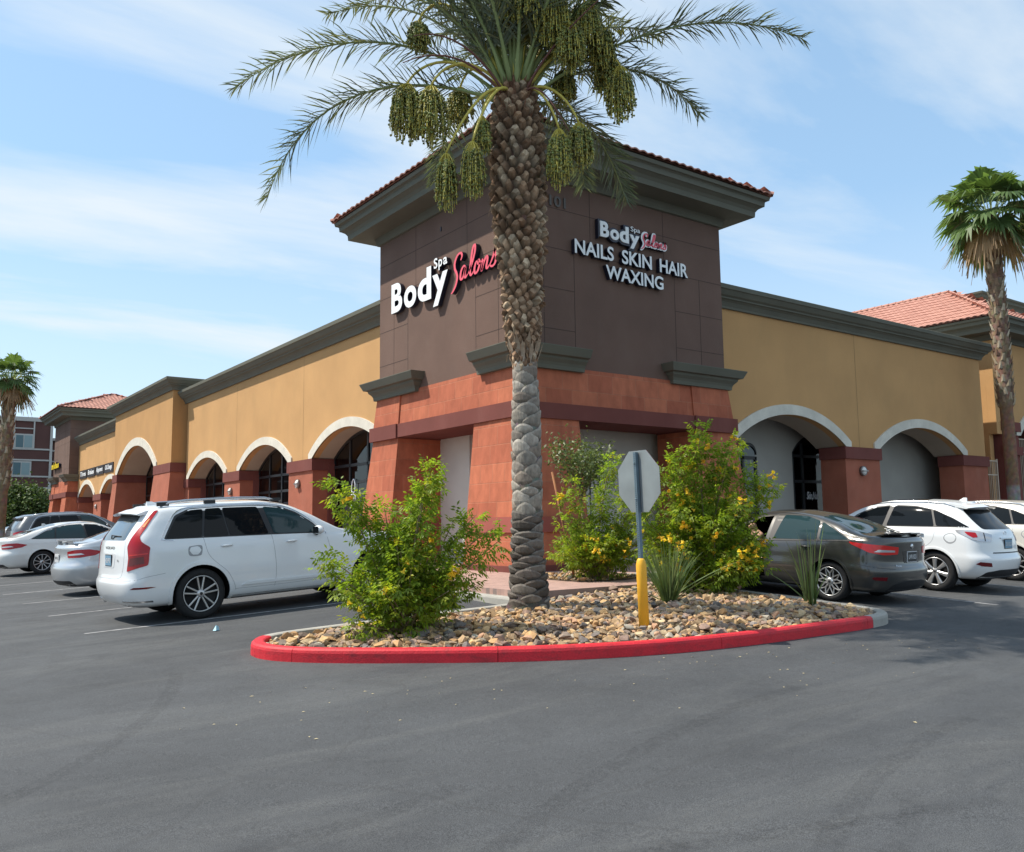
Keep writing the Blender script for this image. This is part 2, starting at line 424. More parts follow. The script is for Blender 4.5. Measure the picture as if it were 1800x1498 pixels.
c = mulc(c, rng(noise(170, 2), 0.38, 0.62, 0.50, 1.55))
c = mulc(c, rng(noise(28, 6, 0.8), 0.3, 0.7, 0.86, 1.14))
mp2 = N(t, 'ShaderNodeMapping'); mp2.inputs['Rotation'].default_value = (0, 0, R(38)); mp2.inputs['Scale'].default_value = (0.25, 1.3, 1)
t.links.new(co.outputs['Object'], mp2.inputs[0])
gm = N(t, 'ShaderNodeMath', operation='MULTIPLY'); t.links.new(rng(noise(1.0, 9, 0.72, mp2.outputs[0], 0.6), 0.48, 0.72, 0, 1.0), gm.inputs[0]); t.links.new(rng(noise(55, 5, 0.85), 0.42, 0.66, 0.05, 1.0), gm.inputs[1])
c = mixc(gm.outputs[0], c, (0.135, 0.136, 0.131, 1))   # worn pale grit
c = mixc(rng(noise(0.55, 7, 0.6, None, 1.5), 0.56, 0.72, 0, 0.45), c, (0.040, 0.042, 0.046, 1))              # sealed dark patches
c = mixc(rng(noise(3.1, 10, 0.85, None, 0.3), 0.64, 0.72, 0, 0.55), c, (0.15, 0.15, 0.14, 1))
# hairline cracks
vo = N(t, 'ShaderNodeTexVoronoi', feature='DISTANCE_TO_EDGE'); vo.inputs['Scale'].default_value = 0.21
wn = N(t, 'ShaderNodeTexNoise'); wn.inputs['Scale'].default_value = 1.5; wn.inputs['Detail'].default_value = 6
t.links.new(co.outputs['Object'], wn.inputs['Vector'])
wm = N(t, 'ShaderNodeMix', data_type='VECTOR'); wm.inputs['Factor'].default_value = 0.28
t.links.new(co.outputs['Object'], wm.inputs['A']); t.links.new(wn.outputs['Color'], wm.inputs['B'])
t.links.new(wm.outputs['Result'], vo.inputs['Vector'])
c = mixc(rng(vo.outputs['Distance'], 0.0, 0.003, 0.35, 0.0), c, (0.045, 0.045, 0.045, 1))
t.links.new(c, b.inputs['Base Color'])
rr = rng(noise(1.2, 6), 0.3, 0.7, 0.72, 0.92); t.links.new(rr, b.inputs['Roughness'])
b.inputs['Specular IOR Level'].default_value = 0.32
bp = N(t, 'ShaderNodeBump'); bp.inputs['Strength'].default_value = 0.55; bp.inputs['Distance'].default_value = 0.006
t.links.new(noise(140, 3), bp.inputs['Height']); t.links.new(bp.outputs[0], b.inputs['Normal'])

xs = [-900, -500, -250, -120, -70, -45] + frange(-32, -14, 2) + frange(-13, 2, 0.33) + frange(3, 30, 1.5) + [40, 60, 100, 200, 450, 900]
ys = [-900, -500, -250, -120, -70, -45] + frange(-32, -16, 2) + frange(-15, 2, 0.33) + frange(3, 70, 1.5) + [85, 110, 160, 250, 450, 900]
mb = MB()
mb.add([(x, y, gz(x, y)) for y in ys for x in xs], [(j * len(xs) + i, j * len(xs) + i + 1, (j + 1) * len(xs) + i + 1, (j + 1) * len(xs) + i) for j in range(len(ys) - 1) for i in range(len(xs) - 1)], 0, True)
tag(mb.build('parking_lot', M_asph), kind='structure')

# painted stall lines
M_line = mat('worn_line_paint', (0.30, 0.30, 0.30), 0.8, 0.35, 8, stain=0.85, stain_col=(0.10, 0.10, 0.10), stain_scale=(6, 6, 6))
def strip(mb, pts, w, dz=0.004, m=0):
    vs = []; fs = []
    for i, p in enumerate(pts):
        a = Vector(pts[max(0, i - 1)]); b_ = Vector(pts[min(len(pts) - 1, i + 1)]); d = (b_ - a).normalized(); n = Vector((-d.y, d.x)) * w / 2
        for s_ in (1, -1):
            x, y = p[0] + n.x * s_, p[1] + n.y * s_; vs.append((x, y, gz(x, y) + dz))
    for i in range(len(pts) - 1): fs.append((2 * i, 2 * i + 1, 2 * i + 3, 2 * i + 2))
    mb.add(vs, fs, m)
mb = MB()
for k in range(17):
    if k in (): continue
    y = -1.15 + 3.1 * k
    strip(mb, [(x, y) for x in frange(-8.45, -3.0, 0.4)], 0.085)
for k in range(7):
    x = 3.98 + 3.38 * k
    strip(mb, [(x, y) for y in frange(-7.65, -2.2, 0.4)], 0.085)
tag(mb.build('stall_line_paint', M_line), kind='structure')

# rubber marks left by turning tyres, thin sheets over the asphalt
M_skid, t, b = newmat('tyre_rubber_mark')
co = N(t, 'ShaderNodeTexCoord'); n_ = N(t, 'ShaderNodeTexNoise'); n_.inputs['Scale'].default_value = 22; n_.inputs['Detail'].default_value = 6; t.links.new(co.outputs['Object'], n_.inputs['Vector'])
r_ = N(t, 'ShaderNodeMapRange'); r_.inputs[1].default_value = 0.35; r_.inputs[2].default_value = 0.8; r_.inputs[3].default_value = 0.0; r_.inputs[4].default_value = 0.20; t.links.new(n_.outputs[0], r_.inputs[0])
b.inputs['Base Color'].default_value = (0.028, 0.028, 0.03, 1); b.inputs['Roughness'].default_value = 0.8; t.links.new(r_.outputs[0], b.inputs['Alpha'])
mb = MB()
def arcpts(cx, cy, r_, a0, a1, n=26): return [(cx + r_ * math.cos(R(a0 + (a1 - a0) * i / n)), cy + r_ * math.sin(R(a0 + (a1 - a0) * i / n))) for i in range(n + 1)]
for (pts, w) in ((arcpts(-9.5, -4.0, 6.2, 205, 285), 0.16), (arcpts(-9.5, -4.0, 7.7, 205, 285), 0.16), (arcpts(-3.0, -20.0, 9.0, 95, 150), 0.15), (arcpts(-3.0, -20.0, 10.5, 95, 150), 0.15),
                 (arcpts(-16, -3, 8.0, 285, 345), 0.14), ([(-12.5, -9.4), (-10.5, -10.3), (-8.2, -11.3), (-5.6, -12.1)], 0.13), (arcpts(-8.2, -8.0, 4.4, 215, 300), 0.13)):
    strip(mb, pts, w, 0.003)
tag(mb.build('tyre_marks', M_skid), kind='structure')
# sidewalk with its kerb
def swz(x, y): return gz(CURB_L, 0) + 0.15 + 0.02 * max(0, 2.95 - dist(x, y)) + 0.008 * max(0.0, min(y, 60) - 8)
M_conc = mat('kerb_concrete', (0.36, 0.345, 0.31), 0.9, 0.1, 3, 0.3, 80, stain=0.3, speck=0.08)
M_paver = blockmat('pink_paving', (0.42, 0.27, 0.225), (0.36, 0.235, 0.20), (0.25, 0.19, 0.17), bw=0.2, bh=0.1, msize=0.004, bumpk=0.15, scr=0.2)
# paving lies flat: drive the block pattern by x and y
for n in M_paver.node_tree.nodes:
    if n.type == 'COMBXYZ':
        tt = M_paver.node_tree
        sx = [q for q in tt.nodes if q.type == 'SEPXYZ'][0]
        for l in list(n.inputs[0].links) + list(n.inputs[1].links): tt.links.remove(l)
        tt.links.new(sx.outputs[0], n.inputs[0]); tt.links.new(sx.outputs[1], n.inputs[1])
mb = MB()
def sheet(x0, x1, y0, y1, zf, m, st=1.0):
    X, Y = frange(x0, x1, st), frange(y0, y1, st)
    edge = [(x, y0) for x in X] + [(x1, y) for y in Y[1:]] + [(x, y1) for x in X[::-1][1:]] + [(x0, y) for y in Y[::-1][1:]]
    mb.add([(x, y, zf(x, y)) for x, y in edge] + [(x, y, zf(x, y) - 0.4) for x, y in edge], [(i, len(edge) + i, len(edge) + i + 1, i + 1) for i in range(len(edge) - 1)], m)
    mb.add([(x, y, zf(x, y)) for y in Y for x in X], [(j * len(X) + i, j * len(X) + i + 1, (j + 1) * len(X) + i + 1, (j + 1) * len(X) + i) for j in range(len(Y) - 1) for i in range(len(X) - 1)], m)
sheet(CURB_L + 0.15, 0.9, -2.0, 62, swz, 0)
sheet(0.9, 40, CURB_R + 0.15, 0.9, swz, 0)
sheet(CURB_L + 0.15, 0.9, -4.0, -2.0, swz, 1, 0.5)
tag(mb.build('sidewalk', [M_paver, M_paver]), kind='structure')
kerbprof = [(0, -0.25), (0, 0.115), (-0.012, 0.14), (-0.035, 0.15), (-0.15, 0.15), (-0.15, -0.25)]
def kerb_sweep(mb, path, m=0, closed=False, prof=kerbprof):
    mb.sweep(path, prof, closed, m, zf=gz)
mb = MB()
# travel so the road lies to the right of travel
kerb_sweep(mb, [(CURB_L, y) for y in frange(62, -4.05, 2.2)])
kerb_sweep(mb, [(x, CURB_R) for x in frange(0.8, 40, 2.2)])
tag(mb.build('sidewalk_kerb', M_conc), kind='structure')

# kerbed planting island at the corner
ISL = [(-2.96, -4.18), (-4.0, -4.2), (-5.2, -4.18), (-6.2, -4.16), (-6.75, -4.17), (-7.08, -4.27), (-7.28, -4.5), (-7.35, -4.8), (-7.27, -5.15), (-7.05, -5.5),
       (-6.7, -5.88), (-6.25, -6.28), (-5.65, -6.76), (-5.05, -7.15), (-4.4, -7.47), (-3.7, -7.71), (-3.0, -7.86), (-2.2, -7.95), (-1.4, -7.98), (-0.6, -7.99), (-0.12, -7.97),
       (0.3, -7.9), (0.62, -7.72), (0.78, -7.42), (0.82, -7.0), (0.82, -6.2), (0.82, -5.2), (0.82, -4.2), (0.82, -3.2), (0.82, -2.16)]
# ISL runs tip-wards along the back, round the tip, along the front and up the right side: the road is on the right of travel reversed
M_redpaint = mat('red_kerb_paint', (0.58, 0.022, 0.034), 0.6, 0.12, 2.0, 0.4, 50, spec=0.35, speck=0.1, stain=0.75, stain_col=(0.22, 0.03, 0.035), stain_scale=(2.5, 2.5, 6))
isl = thing('planter_island', 'rock covered kerbed island with a red painted front kerb, palm tree standing in it', 'planter', (-3.5, -5.8, gz(-3.5, -5.8)))
def smooth_path(P, k=3):
    out = []
    for i in range(len(P) - 1):
        p0, p1, p2, p3 = P[max(0, i - 1)], P[i], P[i + 1], P[min(len(P) - 1, i + 2)]
        for q in range(k):
            t_ = q / k
            out.append(tuple(0.5 * ((2 * b_) + (-a_ + c_) * t_ + (2 * a_ - 5 * b_ + 4 * c_ - d_) * t_ ** 2 + (-a_ + 3 * b_ - 3 * c_ + d_) * t_ ** 3) for a_, b_, c_, d_ in zip(p0, p1, p2, p3)))
    out.append(P[-1]); return out
full = smooth_path(ISL, 3)
kerbprof_in = [(0.0, -0.25), (0.0, 0.10), (-0.008, 0.128), (-0.03, 0.148), (-0.13, 0.15), (-0.15, 0.14), (-0.15, -0.25)]
# travel of ISL keeps the road on the right, so negative offsets reach into the island
def kerb_run(a, b_, name, m, seg):
    p = full[a * 3:b_ * 3 + 1]; mb = MB(); i = 0
    while i < len(p) - 1:
        j = min(len(p) - 1, i + seg); q = list(p[i:j + 1])
        e = (Vector(q[-1]) - Vector(q[-2])).normalized() * 0.007
        q[-1] = tuple(Vector(q[-1]) - e)
        mb.sweep(q, kerbprof_in, False, 0, zf=gz)
        i = j
    return fixnorm(mb.build(name, m, isl))
kerb_run(0, 5, 'kerb', M_conc, 9)
o_ = kerb_run(5, 20, 'painted_kerb', M_redpaint, 11); o_['label'] = 'red painted kerb along the front'
kerb_run(20, len(ISL) - 1, 'kerb', M_conc, 9)
# soil bed inside the kerb, slightly mounded, and the rubble lying on it
inner = []
for i, p in enumerate(full):
    a = Vector(full[max(0, i - 1)]); b_ = Vector(full[min(len(full) - 1, i + 1)]); d = (b_ - a).normalized()
    inner.append((p[0] - d.y * 0.14, p[1] + d.x * 0.14))
bedpoly = [(x, y) for x, y in inner] + [(0.68, -3.25), (-0.9, -3.55), (-1.85, -3.85), (-2.9, -4.2)]
def inpoly(x, y, P):
    c_ = False; j = len(P) - 1
    for i in range(len(P)):
        if (P[i][1] > y) != (P[j][1] > y) and x < (P[j][0] - P[i][0]) * (y - P[i][1]) / (P[j][1] - P[i][1]) + P[i][0]: c_ = not c_
        j = i
    return c_
def edgedist(x, y, P):
    best = 9; p = Vector((x, y))
    for i in range(len(P)):
        a = Vector(P[i]); b_ = Vector(P[(i + 1) % len(P)]); ab = b_ - a
        t_ = max(0, min(1, (p - a).dot(ab) / max(1e-9, ab.dot(ab)))); best = min(best, (p - a - ab * t_).length)
    return best
bedpoly2 = [(x, y) for x, y in bedpoly if y < -3.0]
def bedz(x, y):
    e = min(1.0, edgedist(x, y, bedpoly2) / 1.3)
    return gz(x, y) + 0.07 + 0.10 * e * (2 - e) * 0.75
M_soil = mat('soil', (0.16, 0.115, 0.075), 0.95, 0.2, 6, 0.5, 60)
def tri_sheet(poly, zf, st, name, m, parent):
    pts = [Vector(p) for p in poly]; nb = len(pts)
    x0, x1 = min(p.x for p in pts), max(p.x for p in pts); y0, y1 = min(p.y for p in pts), max(p.y for p in pts)
    extra = [Vector((x, y)) for x in frange(x0, x1, st) for y in frange(y0, y1, st) if inpoly(x, y, poly) and edgedist(x, y, poly) > st * 0.4]
    res = delaunay_2d_cdt(pts + extra, [], [list(range(nb))], 1, 1e-5)
    mb = MB(); mb.add([(v.x, v.y, zf(v.x, v.y)) for v in res[0]], [tuple(f) for f in res[2]], 0, True)
    return mb.build(name, m, parent)
tri_sheet(bedpoly2, bedz, 0.35, 'soil_bed', M_soil, isl)
# second bed by the tower, let into the paving
bed2 = [(-0.85, -2.95), (0.75, -3.0), (0.75, -1.2), (0.3, -1.15), (-0.6, -1.3), (-0.95, -2.1)]
def bed2z(x, y): return swz(x, y) + 0.012
tag(tri_sheet(bed2, bed2z, 0.4, 'planting_bed', M_soil, None), kind='structure')
# ---------------------------------------------------------------- rubble
M_rock = mat('rubble_rock', (1, 1, 1), 0.92, 0.22, 14, 0.6, 70, tint=True, speck=0.12, spec=0.25)
rnd = random.Random(11)
def rock_shape(r_):
    bm = bmesh.new()
    for k in range(12):
        v = Vector((r_.gauss(0, 1), r_.gauss(0, 1), r_.gauss(0, 1))).normalized()
        v = Vector((v.x * r_.uniform(0.75, 1.0), v.y * r_.uniform(0.55, 0.8), v.z * r_.uniform(0.4, 0.62)))
        bm.verts.new(v)
    bmesh.ops.convex_hull(bm, input=bm.verts)
    loose = [v for v in bm.verts if not v.link_faces]
    bmesh.ops.delete(bm, geom=loose, context='VERTS')
    bm.verts.ensure_lookup_table(); bm.verts.index_update()
    o = ([tuple(v.co) for v in bm.verts], [tuple(v.index for v in f.verts) for f in bm.faces]); bm.free(); return o
SH = [rock_shape(rnd) for _ in range(26)]
ROCKC = [(0.46, 0.30, 0.15), (0.42, 0.255, 0.125), (0.33, 0.225, 0.13), (0.47, 0.35, 0.21), (0.26, 0.19, 0.13), (0.37, 0.25, 0.14), (0.29, 0.20, 0.155), (0.33, 0.29, 0.225), (0.22, 0.17, 0.135), (0.40, 0.24, 0.15), (0.19, 0.165, 0.15)]
def scatter(mb, cols, poly, zf, n, smin, smax, lift=0.3, seed=1, keep=None, minedge=0.03):
    r_ = random.Random(seed)
    x0, x1 = min(p[0] for p in poly), max(p[0] for p in poly); y0, y1 = min(p[1] for p in poly), max(p[1] for p in poly)
    c_ = 0; tries = 0
    while c_ < n and tries < n * 12:
        tries += 1
        x, y = r_.uniform(x0, x1), r_.uniform(y0, y1)
        if not inpoly(x, y, poly): continue
        s_ = smin + (smax - smin) * r_.random() ** 1.9
        if edgedist(x, y, poly) < max(minedge, s_ * 0.75): continue
        if keep and not keep(x, y, s_): continue
        vs, fs = SH[r_.randrange(len(SH))]
        M_ = Matrix.Rotation(r_.uniform(0, 6.28), 3, 'Z') @ Matrix.Rotation(r_.uniform(-0.5, 0.5), 3, 'X') @ Matrix.Rotation(r_.uniform(-0.4, 0.4), 3, 'Y')
        z = zf(x, y) + s_ * r_.uniform(0.05, lift)
        ce = ROCKC[min(len(ROCKC) - 1, int(r_.random() ** 1.15 * len(ROCKC)))]; k = r_.uniform(0.85, 1.3)
        mb.add([tuple(Vector((x, y, z)) + (M_ @ Vector(v)) * s_) for v in vs], fs, 0)
        cols.extend([(ce[0] * k, ce[1] * k, ce[2] * k)] * len(vs)); c_ += 1
mb = MB(); cols = []
vis = lambda x, y, s_: True
scatter(mb, cols, bedpoly2, bedz, 3200, 0.035, 0.09, 0.5, 1)
scatter(mb, cols, bedpoly2, bedz, 2600, 0.05, 0.105, 0.7, 2)
scatter(mb, cols, bedpoly2, bedz, 60, 0.09, 0.14, 0.5, 3)
scatter(mb, cols, bed2, bed2z, 700, 0.03, 0.085, 0.6, 4)
tag(mb.build('landscape_rubble', M_rock, cols=cols), 'loose tan and grey landscape rubble filling the planted beds', 'rubble', kind='stuff')
# ---------------------------------------------------------------- shopping building
W = 0.616
Z0 = 0.36
BLD = thing('shopping_building', 'long mustard stucco strip mall with brown corner tower, red stone piers and arched arcades', 'building', (0, 0, Z0))
SPLIT = {'stone_belt', 'lintel_band', 'porch_wall', 'stucco_wall', 'arcade_wall', 'interior_wall', 'flat_roof', 'downlight', 'window_jamb', 'curtain', 'score_line', 'stone_frieze'}
def bpart(mb, name, m, fix=True):
    if name in SPLIT:
        isl_ = islands(mb)
        if 1 < len(isl_) <= 60 and not (name in ('stucco_wall',) and len(isl_) > 6) and not (name == 'arcade_wall' and len(isl_) > 6):
            for q_ in isl_: last_ = q_.build(name, m, BLD); (fixnorm(last_) if fix else None)
            return last_
    o = mb.build(name, m, BLD)
    return fixnorm(o) if fix else o
M_tile, t, b = newmat('clay_roof_tile')
co = N(t, 'ShaderNodeTexCoord'); no = N(t, 'ShaderNodeTexNoise'); no.inputs['Scale'].default_value = 3.2; no.inputs['Detail'].default_value = 5
t.links.new(co.outputs['Object'], no.inputs['Vector'])
vr = N(t, 'ShaderNodeTexVoronoi'); vr.inputs['Scale'].default_value = 3.6; t.links.new(co.outputs['Object'], vr.inputs['Vector'])
cr_ = N(t, 'ShaderNodeValToRGB'); cr_.color_ramp.elements[0].color = (0.36, 0.165, 0.125, 1); cr_.color_ramp.elements[1].color = (0.50, 0.26, 0.20, 1)
mxx = N(t, 'ShaderNodeMix', data_type='FLOAT'); mxx.inputs[0].default_value = 0.6
t.links.new(no.outputs[0], mxx.inputs[2]); t.links.new(vr.outputs['Color'], mxx.inputs[3]); t.links.new(mxx.outputs[0], cr_.inputs[0])
t.links.new(cr_.outputs[0], b.inputs['Base Color']); b.inputs['Roughness'].default_value = 0.9

def tile_slope(mb, A, B, C, D_, period=0.26, course=0.36, amp=0.035):
    """roof face: eave A->B, top C (above B) and D_ (above A); barrel tiles running up the slope"""
    A, B, C, D_ = map(Vector, (A, B, C, D_))
    u = (B - A).normalized(); L = (B - A).length
    nrm = (B - A).cross(D_ - A).normalized()
    if nrm.z < 0: nrm = -nrm
    v = nrm.cross(u).normalized()
    if v.z < 0: v = -v
    hD, hC = (D_ - A).dot(v), (C - A).dot(v); uD, uC = (D_ - A).dot(u), (C - A).dot(u); Hh = max(hD, hC)
    nu = int(L / period); per = L / nu; nc = int(Hh / course); cs = Hh / nc; seg = 6
    for j in range(nc):
        v0, v1 = j * cs, (j + 1) * cs + 0.02
        lo, hi = uD * v0 / Hh, L + (uC - L) * v0 / Hh
        for i in range(nu):
            if (i + 0.5) * per < lo - per * 0.3 or (i + 0.5) * per > hi + per * 0.3: continue
            vs = []
            for (vv, lift) in ((v0, 0.028), (v1, 0.0)):
                for k in range(seg + 1):
                    a = k / seg; h = amp * (math.cos(2 * math.pi * a) * 0.5 + 0.5) ** 0.8
                    vs.append(A + u * ((i + a) * per) + v * vv + nrm * (h + lift + 0.01))
            vs2 = [p - nrm * 0.03 for p in vs[:seg + 1]]
            n_ = seg + 1
            mb.add(vs + vs2, [(k, k + 1, n_ + k + 1, n_ + k) for k in range(seg)] + [(2 * n_ + k, 2 * n_ + k + 1, k + 1, k) for k in range(seg)], 0)
def ridge_caps(mb, A, B, r_=0.09, step=0.34):
    A, B = Vector(A), Vector(B); d = B - A; n = max(1, int(d.length / step)); d.normalize()
    side = d.cross(Vector((0, 0, 1))).normalized(); up = side.cross(d)
    for i in range(n):
        p0 = A + d * (step * i); p1 = p0 + d * (step * 1.06); vs = []
        for (p, rr) in ((p0, r_ * 1.12), (p1, r_ * 0.92)):
            for k in range(7):
                a = math.pi * k / 6; vs.append(p + side * math.cos(a) * rr + up * (math.sin(a) * rr + 0.015))
        mb.add(vs, [(k, k + 1, k + 8, k + 7) for k in range(6)] + [tuple(range(7))], 0)
def hip_roof(mb, x0, x1, y0, y1, z, slope=0.42):
    w, h = x1 - x0, y1 - y0
    r_ = min(w, h) / 2; zt = z + r_ * slope
    if w >= h: P, Q = (x0 + r_, (y0 + y1) / 2, zt), (x1 - r_, (y0 + y1) / 2, zt)
    else: P, Q = ((x0 + x1) / 2, y0 + r_, zt), ((x0 + x1) / 2, y1 - r_, zt)
    a, b_, c_, d = (x0, y0, z), (x1, y0, z), (x1, y1, z), (x0, y1, z)
    if w >= h:
        tile_slope(mb, a, b_, Q, P); tile_slope(mb, b_, c_, Q, Q); tile_slope(mb, c_, d, P, Q); tile_slope(mb, d, a, P, P)
        for e, f in ((a, P), (d, P), (b_, Q), (c_, Q), (P, Q)): ridge_caps(mb, e, f)
    else:
        tile_slope(mb, a, b_, P, P); tile_slope(mb, b_, c_, Q, P); tile_slope(mb, c_, d, Q, Q); tile_slope(mb, d, a, P, Q)
        for e, f in ((a, P), (b_, P), (c_, Q), (d, Q), (P, Q)): ridge_caps(mb, e, f)
    # solid deck under the tiles
    k = 0.012
    mb.add([(x0, y0, z - k), (x1, y0, z - k), (x1, y1, z - k), (x0, y1, z - k), (P[0], P[1], zt - k), (Q[0], Q[1], zt - k)],
           [(0, 1, 4), (1, 2, 5, 4), (2, 3, 5), (3, 0, 4, 5)] if w < h else [(0, 1, 5, 4), (1, 2, 5), (2, 3, 4, 5), (3, 0, 4)], 0)

EAVE = [(0.0, 9.02), (0.07, 9.03), (0.10, 9.17), (0.12, 9.23), (0.60, 9.25), (0.66, 9.25), (0.67, 9.38), (0.72, 9.45), (0.80, 9.50), (0.84, 9.515), (0.85, 9.63), (0.88, 9.655), (0.93, 9.67), (0.95, 9.755), (0.90, 9.765), (0.0, 9.78)]
def tower(ox, oy, wx, wy, capz=True):
    """square tower with its outer corner at (ox,oy); faces -x and -y carry the stone porch"""
    # upper stucco walls
    mb = MB(); mb.box(ox, ox + wx, oy, oy + wy, 4.80, 9.24); bpart(mb, 'tower_wall', M_brown)
    mb = MB()
    mb.sweep([(ox, oy), (ox + wx, oy), (ox + wx, oy + wy), (ox, oy + wy)], EAVE, True); bpart(mb, 'eave', M_green)
    mb = MB(); hip_roof(mb, ox - 1.0, ox + wx + 1.0, oy - 1.0, oy + wy + 1.0, 9.79, 0.40); bpart(mb, 'tile_roof', M_tile, False)
    # scored panel lines, 12 mm wide and a hair proud of the wall
    mb = MB(); e = 0.003; h_ = 0.007
    def lx(y0, y1, z): mb.box(ox - e, ox, oy + y0, oy + y1, z - h_, z + h_)
    def ly(x0, x1, z): mb.box(ox + x0, ox + x1, oy - e, oy, z - h_, z + h_)
    def vx(y, z0, z1): mb.box(ox - e, ox, oy + y - h_, oy + y + h_, z0, z1)
    def vy(x, z0, z1): mb.box(ox + x - h_, ox + x + h_, oy - e, oy, z0, z1)
    for z in (8.40, 7.48): lx(0, wy, z); ly(0, wx, z)
    for z in (6.56, 5.64):
        lx(0, 1.62, z); lx(wy - 1.55, wy, z); ly(0, 1.6, z); ly(wx - 1.75, wx, z)
    for y in (0.72, 1.62, wy - 1.55, wy - 0.8): vx(y, 4.85, 7.48)
    for x in (0.72, 1.6, wx - 1.75, wx - 0.85): vy(x, 4.85, 7.48)
    for y in (wy / 2 - 1.2, wy / 2 + 1.2): vx(y, 7.48, 9.02)
    for x in (wx / 2 - 1.2, wx / 2 + 1.2): vy(x, 7.48, 9.02)
    bpart(mb, 'score_line', M_score)
    # stone piers, battered outwards, up to 4.8
    zt, zb, bt = 4.80, Z0, 0.42
    def k(z): return bt * (zt - z) / (zt - zb)
    a1, b0, b1 = 1.56, 5.08, wy            # along y on the -x face
    c1, d0, d1 = 1.56, 5.28, wx            # along x on the -y face
    dep = 1.16
    mb = MB()
    # corner pier in one piece
    mb.add([(ox - k(zb), oy - k(zb), zb), (ox + c1 + 0.03, oy - k(zb), zb), (ox + c1 + 0.03, oy + a1 + 0.03, zb), (ox - k(zb), oy + a1 + 0.03, zb),
            (ox - k(3.62), oy - k(3.62), 3.62), (ox + c1, oy - k(3.62), 3.62), (ox + c1, oy + a1, 3.62), (ox - k(3.62), oy + a1, 3.62)],
           [(0, 3, 2, 1), (4, 5, 6, 7), (0, 1, 5, 4), (1, 2, 6, 5), (2, 3, 7, 6), (3, 0, 4, 7)])
    bpart(mb, 'stone_pier', M_stone)
    mb = MB()
    mb.add([(ox - k(zb), oy + b0, zb), (ox + dep, oy + b0, zb), (ox + dep, oy + b1 + k(zb) * 1.3, zb), (ox - k(zb), oy + b1 + k(zb) * 1.3, zb),
            (ox - k(3.62), oy + b0, 3.62), (ox + dep, oy + b0, 3.62), (ox + dep, oy + b1 + k(3.62) * 1.3, 3.62), (ox - k(3.62), oy + b1 + k(3.62) * 1.3, 3.62)],
           [(0, 3, 2, 1), (4, 5, 6, 7), (0, 1, 5, 4), (1, 2, 6, 5), (2, 3, 7, 6), (3, 0, 4, 7)])
    bpart(mb, 'stone_pier', M_stone)
    mb = MB()
    mb.add([(ox + d0, oy - k(zb), zb), (ox + d1 + k(zb) * 1.3, oy - k(zb), zb), (ox + d1 + k(zb) * 1.3, oy + dep, zb), (ox + d0, oy + dep, zb),
            (ox + d0, oy - k(3.62), 3.62), (ox + d1 + k(3.62) * 1.3, oy - k(3.62), 3.62), (ox + d1 + k(3.62) * 1.3, oy + dep, 3.62), (ox + d0, oy + dep, 3.62)],
           [(0, 3, 2, 1), (4, 5, 6, 7), (0, 1, 5, 4), (1, 2, 6, 5), (2, 3, 7, 6), (3, 0, 4, 7)])
    bpart(mb, 'stone_pier', M_stone)
    # stone frieze above the lintel band: deeper over the piers
    q = 0.035
    mb = MB()
    mb.frustum((ox - k(3.96), ox + dep, oy + a1 * 0, oy + wy - 0.001), 3.96, (ox - 0.01, ox + dep, oy, oy + wy), zt)
    bpart(mb, 'stone_frieze', M_stone)
    mb = MB()
    mb.frustum((ox - k(3.96) , ox + wx, oy - k(3.96) , oy + dep), 3.96, (ox - 0.012, ox + wx, oy - 0.012, oy + dep), zt)
    mb.frustum((ox + d0, ox + wx + k(3.96) * 1.3 + q, oy - k(3.96) - q, oy + dep - 0.01), 3.96, (ox + d0, ox + wx + 0.02, oy - 0.02 - q, oy + dep - 0.01), zt - 0.01)
    bpart(mb, 'stone_frieze', M_stone)
    mb = MB()
    mb.frustum((ox - k(3.96) - q, ox + dep - 0.01, oy + b0, oy + wy + k(3.96) * 1.3 + q), 3.96, (ox - 0.02 - q, ox + dep - 0.01, oy + b0, oy + wy + 0.02), zt - 0.01)
    bpart(mb, 'stone_frieze', M_stone)
    # maroon lintel band
    o = k(3.62) + 0.05
    mb = MB()
    mb.box(ox - o, ox + dep - 0.005, oy - o, oy + b0 - 0.05, 3.62, 3.96)
    mb.box(ox + dep - 0.005, ox + d0 - 0.05, oy - o, oy + dep, 3.62, 3.96)
    bpart(mb, 'lintel_band', M_maroon)
    mb = MB(); mb.box(ox - o - 0.04, ox + dep + 0.02, oy + b0 - 0.03, oy + wy + k(3.62) * 1.3 + 0.06, 3.60, 3.965)
    mb.box(ox + d0 - 0.03, ox + wx + k(3.62) * 1.3 + 0.06, oy - o - 0.04, oy + dep + 0.02, 3.60, 3.965)
    bpart(mb, 'lintel_band', M_maroon)
    # water table on the corner pier
    mb = MB(); kk = k(1.38) + 0.045
    mb.frustum((ox - k(1.20) - 0.05, ox + c1 + 0.05, oy - k(1.20) - 0.05, oy + a1 + 0.05), 1.20, (ox - kk, ox + c1 + 0.05, oy - kk, oy + a1 + 0.05), 1.52)
    mb.frustum((ox - k(1.20) - 0.05, ox + dep + 0.03, oy + b0 - 0.03, oy + wy + k(1.2) * 1.3 + 0.05), 1.20, (ox - kk, ox + dep + 0.03, oy + b0 - 0.03, oy + wy + k(1.5) * 1.3 + 0.05), 1.52)
    mb.frustum((ox + d0 - 0.03, ox + wx + k(1.2) * 1.3 + 0.05, oy - k(1.20) - 0.05, oy + dep + 0.03), 1.20, (ox + d0 - 0.03, ox + wx + k(1.5) * 1.3 + 0.05, oy - kk, oy + dep + 0.03), 1.52)
    bpart(mb, 'stone_belt', mat('pale_maroon_stucco', (0.30, 0.085, 0.065), 0.9, 0.08, 1.5, 0.3, 90) if not bpy.data.materials.get('pale_maroon_stucco') else bpy.data.materials['pale_maroon_stucco'])
